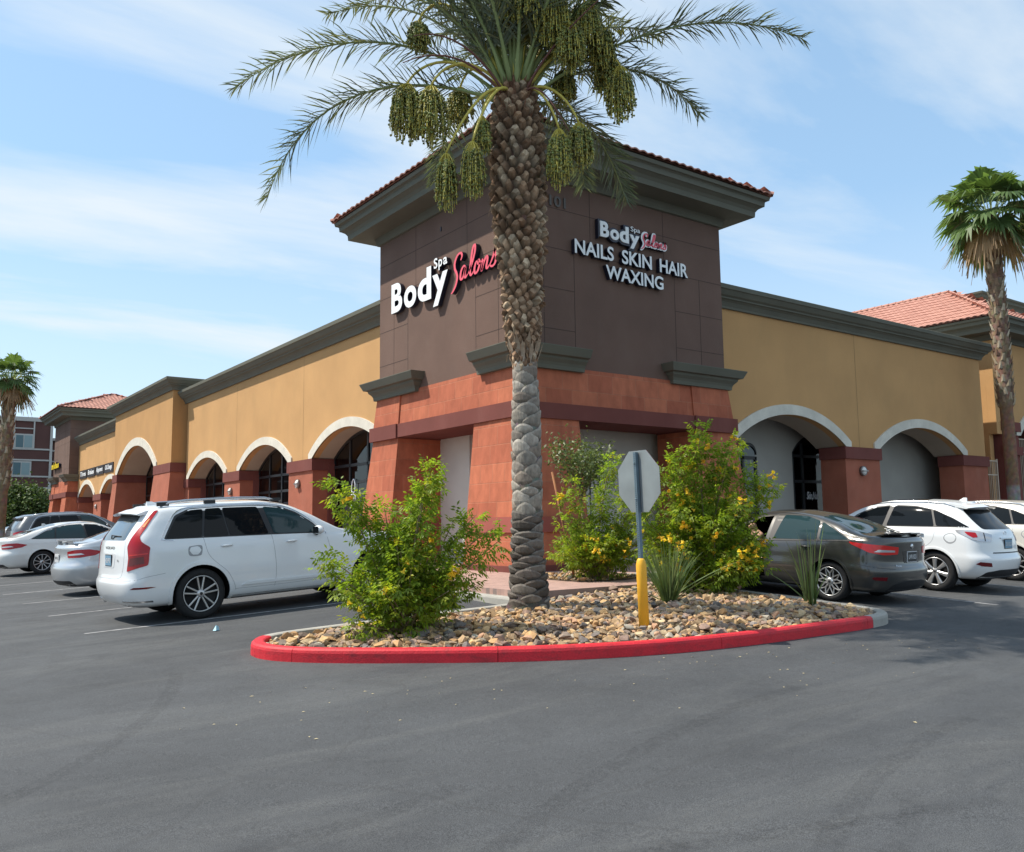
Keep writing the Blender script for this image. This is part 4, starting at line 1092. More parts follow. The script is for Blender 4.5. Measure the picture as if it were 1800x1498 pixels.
sg = thing('yellow_sign', 'bright yellow midas letters on the far brown tower', 'sign', (0, 57.2, 6.0))
for ch, a_, b_ in (('m', 58.75, 57.95), ('i', 57.85, 57.70), ('d', 57.55, 57.0), ('a', 56.88, 56.35), ('s', 56.22, 55.72)):
    V, F = fit_text(ch, -a_, -b_, 5.83, 6.30 if ch in 'id' else 6.17, 0.05); letters(sg, 'channel_letter', V, F, XL, 0.02, 0.2, [M_yellow, M_navy])
# neon outline figure in the nearest arched window
sg = thing('window_sign', 'white outline figure sign hanging inside the nearest left arched window', 'sign', (W + 0.95, 10.62, 2.2))
M_neon = simple('white_outline_tube', (0.8, 0.85, 0.9), 0.4)
mb = MB()
def zz(p): return (W + 0.70, 10.62 - p[0], 2.2 + p[1])
mb.tube([zz(p) for p in smooth_path([(-0.16, -0.35), (-0.20, 0.0), (-0.16, 0.14), (0.0, 0.18), (-0.1, 0.3), (-0.06, 0.55), (0.05, 0.64), (0.14, 0.5), (0.13, 0.3), (0.04, 0.18), (0.17, 0.12), (0.17, -0.05), (0.2, -0.35)], 5)], 0.018, 6)
mb.build('outline_tube', M_neon, sg)
mb = MB(); mb.tube([zz(p) for p in smooth_path([(-0.06, 0.08), (-0.09, -0.2), (-0.07, -0.5), (-0.13, -0.7)], 5)], 0.014, 6); mb.build('outline_tube', M_neon, sg)
mb = MB(); mb.tube([zz(p) for p in smooth_path([(0.07, 0.06), (0.02, -0.15), (0.08, -0.4), (0.16, -0.62)], 5)], 0.014, 6); mb.build('outline_tube', M_neon, sg)
sg = thing('door_lettering', 'small white Skin Nail lettering on the dark arched glass behind the right pier', 'sign', (13.3, W + 1.52, 1.95))
V, F = fit_text('Skin,Nail', 12.85, 13.45, 2.0, 2.28, 0.012, 0.3); letters(sg, 'lettering', V, F, lambda u, z, w: (u, W + 1.53 - w, z), 0.0, 0.006, [M_white, M_white])
# ---------------------------------------------------------------- neighbouring tile roofed building on the right
B2 = thing('tiled_shop_building', 'mustard building with a salmon tile hip roof behind the right palm tree', 'building', (23.2, 1.0, Z0))
def b2(mb, name, m, fix=True):
    o = mb.build(name, m, B2); return fixnorm(o) if fix else o
x0, x1, y0, y1 = 23.2, 40.0, 1.0, 12.0
mb = MB(); mb.box(x0, x0 + 0.3, y0 + 0.302, y1, Z0, 8.2); b2(mb, 'side_wall', M_mustard)
dz = -0.89
mb = MB(); mb.sweep([(x0, y0), (28.0, y0), (28.0, y1), (x0, y1)], [(o, z + dz) for o, z in EAVE], True); b2(mb, 'eave', M_green)
mb = MB(); hip_roof(mb, x0 - 1.0, 29.0, y0 - 0.75, y1 + 1.0, 8.9, 0.60); b2(mb, 'tile_roof', M_tile, False)
_save = BLD; BLD = B2
P2 = Plane('y', 1.0)
arch_wall(P2, 23.2, 40.0, [(27.3, 2.3, 4.55, 1.0), (33.5, 2.3, 4.55, 1.0)], 8.2, 4.55, 0.8, M_mustard, trim_w=0.33)
pier(P2, 23.6, 24.9, 5.05, 0.36, 0.7, m=M_maroon, name='corner_pier', bandout=0.08)
pier(P2, 29.6, 31.2, 4.55, 0.36, 0.7); pier(P2, 35.8, 37.0, 4.55, 0.36, 0.7)
mb = MB(); mb.box(23.5, 25.0, 0.90, 1.0, 3.78, 4.1); b2(mb, 'impost_band', M_maroon)
mb = MB(); mb.box(24, 40, 3.0, 3.1, Z0, 6); b2(mb, 'recess_wall', M_maroon)
mb = MB(); mb.box(23.3, 40, 1.1, 12, 8.0, 8.1); b2(mb, 'flat_roof', M_grey)
# higher block behind, only its eave shows
mb = MB(); mb.box(32.5, 44, 6, 14, 7, 11.6); b2(mb, 'upper_wall', M_brown)
mb = MB(); mb.sweep([(32.5, 6), (44, 6), (44, 14), (32.5, 14)], [(o, z + 2.5) for o, z in EAVE], True); b2(mb, 'eave', M_green)
BLD = _save
M_gate = simple('tan_gate_paint', (0.42, 0.33, 0.24), 0.55)
def gate(name, label, x0, x1, y, z0, z1, n, cat='gate'):
    g_ = thing(name, label, cat, (x0, y, z0))
    mb = MB()
    for a in (x0, x1): mb.box(a - 0.03, a + 0.03, y - 0.03, y + 0.03, z0, z1 + 0.05)
    for z in (z0 + 0.12, z1 - 0.55, z1 - 0.03): mb.box(x0, x1, y - 0.02, y + 0.02, z - 0.022, z + 0.022)
    mb.build('gate_frame', M_gate, g_)
    for i in range(n):
        x = x0 + (x1 - x0) * (i + 1) / (n + 1); mb = MB(); mb.box(x - 0.011, x + 0.011, y - 0.011, y + 0.011, z0 + 0.1, z1 - 0.02); mb.build('bar', M_gate, g_)
gate('iron_gate', 'narrow tan metal bar gate between the right wing and the tiled building', 21.62, 22.85, 0.95, Z0 + 0.05, 3.52, 9)
gate('iron_gate', 'wide tan metal bar gate filling the arch at the right edge of the photo', 25.0, 29.55, 1.25, Z0 + 0.05, 4.5, 34)
# ---------------------------------------------------------------- apartment block far left
AP = thing('apartment_building', 'plum brown apartment block with white bands and paired windows behind the left palm', 'building', (-4, 80, 0.8))
M_plum = mat('plum_siding', (0.115, 0.058, 0.050), 0.9, 0.06, 1)
M_band = mat('white_band_paint', (0.48, 0.47, 0.44), 0.8, 0.05, 1)
M_wing_glass = simple('pale_apartment_glass', (0.10, 0.17, 0.19), 0.25, 0.0, 0.3)
M_wing_glass2 = simple('curtained_apartment_glass', (0.24, 0.33, 0.34), 0.4)
def ap(mb, n, m): return fixnorm(mb.build(n, m, AP))
YA = 80.0
mb = MB(); mb.box(-28, 2.9, YA, 96, 0.0, 12.0); ap(mb, 'wall', M_plum)
mb = MB(); mb.box(2.9, 22, YA + 1.2, 96, 0.0, 10.3); ap(mb, 'wall', M_plum)
mb = MB(); mb.box(-28, 3.0, YA - 0.14, YA, 11.75, 12.15); ap(mb, 'parapet_band', M_band)
mb = MB(); tile_slope(mb, (3.4, YA + 0.8, 10.3), (22, YA + 0.8, 10.3), (22, YA + 7, 13.0), (5.5, YA + 7, 13.0)); mb.build('tile_roof', M_tile, AP)
for z in (9.0, 7.95, 6.38, 5.3, 3.7, 2.6):
    mb = MB(); mb.box(-28, 2.9, YA - 0.08, YA, z, z + 0.15); ap(mb, 'floor_band', M_band)
    mb = MB(); mb.box(2.9, 4.6, YA + 1.1, YA + 1.2, z, z + 0.15); ap(mb, 'floor_band', M_band)
for x in (2.66, -6.3, -14.3): 
    mb = MB(); mb.box(x, x + 0.22, YA - 0.11, YA, 0.5, 11.75); ap(mb, 'corner_board', M_band)
mb = MB(); mb.box(3.7, 3.9, YA + 1.05, YA + 1.2, 0.5, 10.2); ap(mb, 'corner_board', M_band)
mb = MB(); mb.box(3.0, 22, YA + 0.7, YA + 1.2, 10.05, 10.3); ap(mb, 'roof_fascia', M_band)
for x in (-0.25, -3.9, -9.0, -12.6):
    for k_, z in enumerate((9.22, 6.6, 3.95, 1.3)):
        h_ = 1.16; xx = x - 0.12 * k_
        mb = MB(); mb.box(xx - 0.14, xx + 1.52, YA - 0.10, YA - 0.005, z - 0.14, z + h_ + 0.14)
        fr = ap(mb, 'window', M_band)
        for (a, b_, m) in ((xx, xx + 0.62, M_wing_glass), (xx + 0.70, xx + 1.38, M_wing_glass2)):
            mb = MB(); mb.box(a, b_, YA - 0.115, YA - 0.10, z, z + h_); q = mb.build('pane', m, None); q.parent = fr; q.location = -AP.location
    for xb in (x - 0.22, x + 1.45):
        mb = MB(); mb.box(xb, xb + 0.12, YA - 0.12, YA, 9.15, 11.75); ap(mb, 'mullion_board', M_band)
    mb = MB(); mb.box(x - 0.1, x + 1.45, YA - 0.09, YA, 11.0, 11.1); ap(mb, 'mullion_board', M_band)
mb = MB(); mb.tube([(2.0, 70, 0.5), (2.0, 70, 8.4)], 0.07, 8)
tag(mb.build('light_pole', simple('dark_pole', (0.05, 0.035, 0.03), 0.5)), 'thin dark pole standing before the plum apartment block', 'pole')
# ---------------------------------------------------------------- date palm
M_boot = mat('date_palm_boot', (1, 1, 1), 0.95, 0.22, 18, 0.6, 60, tint=True, stain=0.35, stain_col=(0.10, 0.07, 0.05), stain_scale=(6, 6, 3))
M_frond = leafmat('date_palm_leaflet', (0.12, 0.15, 0.105), 0.22, 0.38)
M_rach = mat('frond_rachis', (0.30, 0.33, 0.17), 0.6, 0.15, 3, tint=True)
M_stalk = simple('fruit_stalk', (0.62, 0.52, 0.10), 0.5)
M_date = mat('green_dates', (0.175, 0.195, 0.065), 0.45, 0.45, 9, spec=0.4, tint=True)
for n_ in M_boot.node_tree.nodes:
    if n_.type == 'TEX_NOISE' and n_.inputs['Scale'].default_value == 60: n_.inputs['Scale'].default_value = 90; n_.inputs['Detail'].default_value = 6; _mp = N(M_boot.node_tree, 'ShaderNodeMapping'); _mp.inputs['Scale'].default_value = (1, 1, 0.12); _tc = N(M_boot.node_tree, 'ShaderNodeTexCoord'); M_boot.node_tree.links.new(_tc.outputs['Object'], _mp.inputs[0]); M_boot.node_tree.links.new(_mp.outputs[0], n_.inputs['Vector'])
    if n_.type == 'BUMP': n_.inputs['Strength'].default_value = 1.0
rnd = random.Random(5)
PB = Vector((-3.42, -4.76, 0.12))
lean = lambda z: Vector((0.0, 0.0, 0)) + VR * (-0.02 * max(0, z - 3) )
palm = thing('date_palm', 'tall date palm with scaly trunk, green fruit bunches and feathery fronds on the rock island', 'palm tree', PB)
TOP = 7.55
def trad(z):
    pts = [(0, 0.285), (0.3, 0.26), (0.8, 0.215), (1.2, 0.205), (2.0, 0.215), (2.9, 0.20), (3.45, 0.165), (3.75, 0.18), (4.2, 0.215), (4.9, 0.265), (5.4, 0.33), (5.9, 0.365), (7.0, 0.35), (7.5, 0.30), (7.9, 0.22)]
    for (a, ra), (b_, rb) in zip(pts[:-1], pts[1:]):
        if z <= b_: return ra + (rb - ra) * (z - a) / (b_ - a)
    return pts[-1][1]
mb = MB(); cols = []
zs = frange(-0.2, 7.9, 0.08)
for i, z in enumerate(zs):
    c_ = lean(z)
    for k in range(28):
        a = 2 * math.pi * k / 28; r_ = trad(max(0, z)) * 0.95 * (1 + 0.03 * rnd.uniform(-1, 1))
        if z < 0.25: r_ += 0.05 * max(0, 0.25 - z) / 0.25 * (1 + rnd.random())
        mb.v.append((PB.x + c_.x + r_ * math.cos(a), PB.y + c_.y + r_ * math.sin(a), PB.z + z))
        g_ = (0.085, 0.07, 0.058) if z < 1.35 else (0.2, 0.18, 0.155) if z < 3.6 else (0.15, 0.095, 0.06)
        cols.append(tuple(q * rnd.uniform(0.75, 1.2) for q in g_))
for i in range(len(zs) - 1):
    for k in range(28):
        mb.f.append((i * 28 + k, i * 28 + (k + 1) % 28, (i + 1) * 28 + (k + 1) % 28, (i + 1) * 28 + k)); mb.m.append(0); mb.sm.append(True)
def collar(z, a, w, h, out, col, r_):
    """wide leaf scar wrapped round the trunk: a crescent that overhangs at its upper rim"""
    c_ = lean(z); da = w / max(0.05, trad(z)) / 2; n = 11; P = []; F = []
    sag = r_.uniform(0.2, 0.5) * h; tip = r_.uniform(0.1, 0.4) * h
    for (fz, fo) in ((-0.5, 0.0), (-0.15, 0.7), (0.28, 1.0), (0.5, 0.75), (0.42, -0.6)):
        for k in range(n):
            u = 2 * k / (n - 1) - 1; aa = a + da * u; edge = 1 - abs(u) ** 3
            rr = trad(max(0, z)) * 0.95 + out * fo * edge - (0.012 if abs(u) > 0.99 else 0)
            zz_ = z + fz * h * (0.55 + 0.45 * edge) + (-sag * u * u if fz > 0 else sag * u * u * 0.2) + (tip * (1 - abs(u)) if fz > 0.2 else 0)
            P.append((PB.x + c_.x + rr * math.cos(aa), PB.y + c_.y + rr * math.sin(aa), PB.z + zz_))
    for i_ in range(4):
        for k in range(n - 1): F.append((i_ * n + k, i_ * n + k + 1, (i_ + 1) * n + k + 1, (i_ + 1) * n + k))
    mb.add(P, F, 0); kk = r_.uniform(0.75, 1.25)
    for i_, sh in enumerate((0.5, 0.95, 1.15, 1.25, 0.3)):
        for k in range(n): q = kk * sh * r_.uniform(0.85, 1.15); cols.append((col[0] * q, col[1] * q, col[2] * q))
def boss(z, a, w, h, out, col, r_):
    """cut frond stub: a blunt pyramid with a pale torn face at its tip"""
    c_ = lean(z); rr = trad(z) * 0.95; da = w / rr / 2
    def pt(u, v, o): aa = a + da * u; q = rr + o; return Vector((PB.x + c_.x + q * math.cos(aa), PB.y + c_.y + q * math.sin(aa), PB.z + z + v * h))
    j = lambda s_: r_.uniform(-s_, s_)
    base_ = [pt(-1, 0.05, -0.01), pt(-0.45, -0.5, -0.005), pt(0.45, -0.5, -0.005), pt(1, 0.05, -0.01), pt(0.35, 0.55, -0.02), pt(-0.35, 0.55, -0.02)]
    sk = j(0.25); up = r_.uniform(0.15, 0.5)
    tip_ = [pt(-0.42 + sk, up - 0.10, out * r_.uniform(0.85, 1.1)), pt(0.0 + sk, up - 0.30, out * r_.uniform(0.9, 1.2)), pt(0.42 + sk, up - 0.08, out * r_.uniform(0.85, 1.1)), pt(0.2 + sk, up + 0.22, out * r_.uniform(0.45, 0.75)), pt(-0.2 + sk, up + 0.2, out * r_.uniform(0.45, 0.75))]
    F = [(0, 1, 7, 6), (1, 2, 7), (2, 3, 8, 7), (3, 4, 9, 8), (4, 5, 10, 9), (5, 0, 6, 10), (6, 7, 8, 9, 10)]
    mb.add(base_ + tip_, F, 0); kk = r_.uniform(0.7, 1.3)
    for i_ in range(11): q = kk * (0.35 if i_ < 6 else r_.uniform(1.0, 1.5)); cols.append((col[0] * q, col[1] * q, col[2] * q))  # stub bases darkened in the tint as shade in the gaps, tips paler
ga = math.radians(137.5)
rt_ = random.Random(77)
z = 0.02; n = 0
while z < 3.60:
    dark = z < 1.42
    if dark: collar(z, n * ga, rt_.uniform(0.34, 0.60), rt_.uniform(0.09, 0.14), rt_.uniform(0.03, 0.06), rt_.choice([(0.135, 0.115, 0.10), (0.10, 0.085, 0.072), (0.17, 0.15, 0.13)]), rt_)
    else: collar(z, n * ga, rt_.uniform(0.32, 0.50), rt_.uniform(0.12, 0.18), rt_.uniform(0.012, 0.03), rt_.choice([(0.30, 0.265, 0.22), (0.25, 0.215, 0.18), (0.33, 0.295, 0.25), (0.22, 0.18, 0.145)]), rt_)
    n += 1; z += 0.026 if dark else 0.034
# upper brown cut stubs
z = 3.46
while z < 7.70:
    t_ = min(1, max(0.25, (z - 3.4) / 0.5)); 
    boss(z, n * ga + rt_.uniform(-0.05, 0.05), rt_.uniform(0.14, 0.20) * (0.75 if z < 4.2 else 1), rt_.uniform(0.15, 0.20), rt_.uniform(0.055, 0.11) * t_, rt_.choice([(0.26, 0.165, 0.10), (0.32, 0.215, 0.135), (0.20, 0.12, 0.072), (0.37, 0.28, 0.19), (0.23, 0.15, 0.095)]), rt_)
    if rt_.random() < 0.10:      # a torn fibre or two
        c_ = lean(z); a = n * ga; rr = trad(z) + 0.03; p = Vector((PB.x + c_.x + rr * math.cos(a), PB.y + c_.y + rr * math.sin(a), PB.z + z)); mb.tube([p, p + Vector((math.cos(a) * 0.05, math.sin(a) * 0.05, -0.02)), p + Vector((math.cos(a) * 0.06, math.sin(a) * 0.06, -0.12))], 0.003, 3, caps=False); cols += [(0.3, 0.2, 0.12)] * 9
    n += 1; z += 0.0088 if z > 4.2 else 0.0066
# long pale tongues where the clean and the stubby trunk meet
for k in range(22):
    a = k * 2 * math.pi / 22 + rt_.uniform(-0.1, 0.1); z = rt_.uniform(3.50, 3.66); c_ = lean(z); r0 = trad(3.5) * 0.98; er = Vector((math.cos(a), math.sin(a), 0)); et = Vector((-er.y, er.x, 0)); o = Vector((PB.x + c_.x, PB.y + c_.y, PB.z + z)); w = 0.035
    mb.add([o + er * r0 - et * w * 0.3, o + er * r0 + et * w * 0.3, o + er * (r0 + 0.07) + et * w + Vector((0, 0, 0.2)), o + er * (r0 + 0.07) - et * w + Vector((0, 0, 0.2)), o + er * (r0 + 0.12) + Vector((0, 0, 0.34))], [(0, 1, 2, 3), (3, 2, 4)], 0)
    cols += [(0.42, 0.36, 0.30)] * 2 + [(0.36, 0.27, 0.19)] * 3
# fibrous red brown matting under the crown
for k in range(260):
    a = rt_.uniform(0, 6.283); z = rt_.uniform(7.1, 7.8); c_ = lean(z); rr = trad(z) * 0.96; er = Vector((math.cos(a), math.sin(a), 0)); et = Vector((-er.y, er.x, 0)); o = Vector((PB.x + c_.x, PB.y + c_.y, PB.z + z)) + er * rr; w = rt_.uniform(0.01, 0.03); L_ = rt_.uniform(0.08, 0.22)
    mb.add([o - et * w, o + et * w, o + er * rt_.uniform(0.03, 0.10) + Vector((0, 0, L_)) + et * rt_.uniform(-0.05, 0.05)], [(0, 1, 2)], 0); q = rt_.uniform(0.6, 1.3); cols += [(0.20 * q, 0.10 * q, 0.06 * q)] * 3
mb.build('trunk', M_boot, palm, cols=cols)

CR = PB + lean(7.6) + Vector((0, 0, 7.75 - 0.12))
def curve3(p0, p1, p2, p3, n):
    out_ = []
    for i in range(n + 1):
        t_ = i / n; out_.append(p0 * (1 - t_) ** 3 + p1 * 3 * t_ * (1 - t_) ** 2 + p2 * 3 * t_ * t_ * (1 - t_) + p3 * t_ ** 3)
    return out_
def frond(parent, pts, leaf=0.50, nl=92, name='frond', mats=None, vup=0.6, tint=(1, 1, 1), start=0.16, r0=0.032, rr=None, width=0.026):
    rr = rr or rnd
    mb = MB(); cols = []
    n = len(pts) - 1
    rad = [r0 * (1 - 0.85 * i / n) * (1.6 if i < 2 else 1) for i in range(n + 1)]
    mb.tube(pts, rad, 5, 1)
    cols += [(0.9, 1.0, 0.8)] * len(mb.v)
    L = [0.0]
    for i in range(n): L.append(L[-1] + (pts[i + 1] - pts[i]).length)
    T = L[-1]
    def at(s_):
        for i in range(n):
            if s_ <= L[i + 1]: 
                k = (s_ - L[i]) / max(1e-9, L[i + 1] - L[i]); return pts[i].lerp(pts[i + 1], k), (pts[i + 1] - pts[i]).normalized()
        return pts[-1], (pts[-1] - pts[-2]).normalized()
    for j in range(nl):
        f = start + (1 - start) * (j + rr.random() * 0.6) / nl
        p, d = at(min(f, 0.999) * T)
        side = d.cross(Vector((0, 0, 1)))
        if side.length < 0.1: side = VR.copy()
        side.normalize(); up = side.cross(d).normalized()
        ll = leaf * (math.sin(math.pi * (0.13 + 0.80 * f)) ** 0.55) * rr.uniform(0.85, 1.12)
        for s_ in (-1, 1):
            dirv = (d * rr.uniform(0.6, 0.9) + side * s_ * rr.uniform(0.4, 1.0) + up * vup * rr.uniform(-0.7, 1.45)).normalized()
            w = width * rr.uniform(0.8, 1.15); wv = dirv.cross(up * 1.0 + side * rr.uniform(-0.8, 0.8))
            if wv.length < 1e-3: continue
            wv.normalize()
            droop = Vector((0, 0, -1))
            q0 = p; q1 = p + dirv * ll * 0.5 + droop * ll * 0.03; q2 = p + dirv * ll * 0.96 + droop * ll * rr.uniform(0.08, 0.22)
            mb.add([q0 - wv * w * 0.35, q0 + wv * w * 0.35, q1 + wv * w * 0.5, q1 - wv * w * 0.5, q2], [(0, 1, 2, 3), (3, 2, 4)], 0)
            k = rr.uniform(0.7, 1.35); y = rr.random() ** 3 * 0.5
            cols += [(tint[0] * k * (1 + y), tint[1] * k * (1 + y * 0.5), tint[2] * k)] * 5
    return mb.build(name, mats or [M_frond, M_rach], parent, cols=cols)
def vp(r_, c_, z):     # offset: right of view, towards camera, up
    return VR * r_ - VF * c_ + Vector((0, 0, z))
# fronds traced against the photo: control offsets from the crown (right, towards camera, up)
TR = [
 ((-0.9, 0.1, 0.75), (-2.5, 0.3, 1.25), (-4.10, 0.4, -0.05)),
 ((-1.2, 0.2, 0.25), (-3.0, 0.4, 0.30), (-3.55, 0.5, -1.75)),
 ((0.9, 0.2, 0.45), (2.6, 0.3, 1.45), (4.20, 0.4, 0.62)),
 ((0.8, -0.3, 0.7), (2.1, -0.6, 1.1), (2.95, -0.9, 0.10)),
 ((0.7, -0.6, 0.35), (1.4, -1.2, 0.25), (1.85, -1.7, -1.00)),
 ((0.5, -0.8, 0.5), (1.0, -1.5, 0.5), (1.2, -2.2, -0.55)),
 ((-0.5, -1.0, 0.9), (-1.2, -2.2, 1.0), (-1.5, -3.3, 0.0)),
 ((-0.7, 0.3, 1.3), (-1.7, 0.8, 2.3), (-2.9, 1.2, 2.0)),
 ((-0.6, 0.6, 1.7), (-1.7, 1.7, 2.5), (-2.7, 2.6, 1.9)),
 ((0.6, 0.6, 1.7), (1.6, 1.6, 2.5), (2.6, 2.7, 2.0)),
 ((0.9, 0.1, 1.2), (1.9, 0.2, 2.1), (3.0, 0.3, 2.1)),
 ((0.1, 0.8, 1.8), (0.3, 2.1, 3.0), (0.4, 3.6, 2.6)),
]
rf = random.Random(21)
for a, b_, c_ in TR:
    frond(palm, curve3(CR + vp(a[0] * 0.12, a[1] * 0.2, -0.15), CR + vp(*a), CR + vp(*b_), CR + vp(*c_), 16), rr=rf, nl=150, leaf=0.56, width=0.021)
for i in range(34):
    a = i * ga + 0.4; el = R(54 + 34 * ((i / 34) ** 0.8)) + rf.uniform(-0.08, 0.08)
    Ln = rf.uniform(3.3, 4.2)
    h = Vector((math.cos(a), math.sin(a), 0)); up = Vector((0, 0, 1))
    p0 = CR + h * 0.12 + up * rf.uniform(-0.1, 0.15)
    p1 = p0 + (h * math.cos(el) + up * math.sin(el)) * Ln * 0.38
    p2 = p1 + (h * math.cos(el - 0.5) + up * math.sin(el - 0.5)) * Ln * 0.36
    p3 = p2 + (h * math.cos(el - 1.3) + up * math.sin(el - 1.3)) * Ln * 0.34
    frond(palm, curve3(p0, p1, p2, p3, 13), rr=rf, nl=88, tint=(1, 1, 1) if i % 5 else (1.25, 1.05, 0.6))
# old cut rachis stubs, red brown
M_oldrach = simple('dry_rachis', (0.16, 0.065, 0.05), 0.7)
for (a, b_, c_) in (((-0.5, 0.4, 0.5), (-1.0, 0.6, 0.75), (-1.45, 0.7, 0.55)), ((0.4, 0.5, 0.4), (0.9, 0.7, 0.8), (1.3, 0.8, 1.1)), ((0.3, 0.4, 0.1), (0.5, 0.5, -0.3), (0.75, 0.6, -0.85)), ((-0.6, 0.5, 0.35), (-1.1, 0.6, 0.45), (-1.6, 0.7, 0.15))):
    mb = MB(); mb.tube(curve3(CR + vp(a[0] * 0.3, 0.2, -0.1), CR + vp(*a), CR + vp(*b_), CR + vp(*c_), 10), [0.022 - 0.0015 * i for i in range(11)], 6); mb.build('dry_stalk', M_oldrach, palm)
# fruit bunches: (right, toward, z of bunch neck, drop, half width, stalk arch height)
BN = [(-1.42, 0.3, 1.02, 0.55, 0.17, 1.2), (-1.58, 0.35, 0.03, 0.98, 0.26, 0.55), (-1.22, 0.45, -0.06, 1.0, 0.27, 0.5), (-1.0, 0.5, -1.10, 0.95, 0.17, 0.35), (-0.62, 0.55, -0.95, 0.95, 0.185, 0.3),
      (-0.50, 0.3, -0.45, 0.7, 0.15, 0.2), (0.62, 0.35, -0.68, 0.98, 0.20, 0.3), (0.92, 0.25, -0.55, 0.80, 0.22, 0.35), (1.55, 0.2, 0.35, 0.98, 0.22, 0.9), (1.38, 0.0, 0.62, 0.7, 0.24, 0.9),
      (1.05, 0.35, 1.25, 0.95, 0.27, 1.2), (0.55, 0.5, 1.45, 1.05, 0.27, 1.4), (1.3, 0.2, 0.95, 0.8, 0.24, 1.2), (0.2, 0.6, 1.5, 0.9, 0.25, 1.5), (-0.15, 0.5, 1.4, 0.7, 0.2, 1.4), (0.8, 0.5, 0.85, 0.8, 0.25, 0.9), (0.75, -0.2, 0.5, 0.6, 0.2, 0.7), (-0.85, -0.4, 0.35, 0.7, 0.22, 0.6)]
ICO = None
bm = bmesh.new(); bmesh.ops.create_icosphere(bm, subdivisions=1, radius=1); ICO = ([tuple(v.co) for v in bm.verts], [tuple(v.index for v in f.verts) for f in bm.faces]); bm.free()
for (r_, c_, z, drop, hw, arch) in BN:
    neck = CR + vp(r_, c_, z)
    p0 = CR + vp(r_ * 0.08, c_ * 0.3, -0.1)
    st = curve3(p0, p0 + vp(r_ * 0.25, c_ * 0.4, arch), neck + vp(-r_ * 0.2, -c_ * 0.1, 0.45 + arch * 0.2), neck, 12)
    mb = MB(); mb.tube(st, [0.028 - 0.001 * i for i in range(13)], 6)
    nst = int(72 * hw / 0.2); strands = []
    for k in range(nst):
        a = rf.uniform(0, 6.283); rad = hw * rf.random() ** 0.42; ln = drop * rf.uniform(0.72, 1.0) * (1 - 0.25 * (rad / hw) ** 2)
        e = neck + Vector((math.cos(a) * rad, math.sin(a) * rad, -ln)); m1 = neck + Vector((math.cos(a) * rad * 0.9, math.sin(a) * rad * 0.9, -ln * 0.30))
        s_ = curve3(neck, neck.lerp(m1, 0.6) + Vector((0, 0, 0.05)), m1, e, 5); strands.append(s_)
        mb.tube(s_, 0.0065, 3, caps=False)
    so = mb.build('fruit_stalk', M_stalk, palm)
    mb = MB(); cols = []
    for s_ in strands:
        for j in range(12):
            f = 0.47 + 0.53 * (j + rf.random()) / 12; i = min(4, int(f * 5)); p = s_[i].lerp(s_[i + 1], f * 5 - i)
            p = p + Vector((rf.uniform(-1, 1), rf.uniform(-1, 1), rf.uniform(-0.5, 0.5))) * 0.024; s2 = rf.uniform(0.015, 0.022)
            mb.add([tuple(p + Vector(v) * s2 * (1 if abs(v[2]) < 2 else 1)) for v in ICO[0]], ICO[1], 0, True)
            k = rf.uniform(0.6, 1.5); cols += [(k * rf.uniform(0.85, 1.25), k, k * 0.9)] * len(ICO[0])
    d_ = mb.build('date_bunch', M_date, palm, cols=cols)

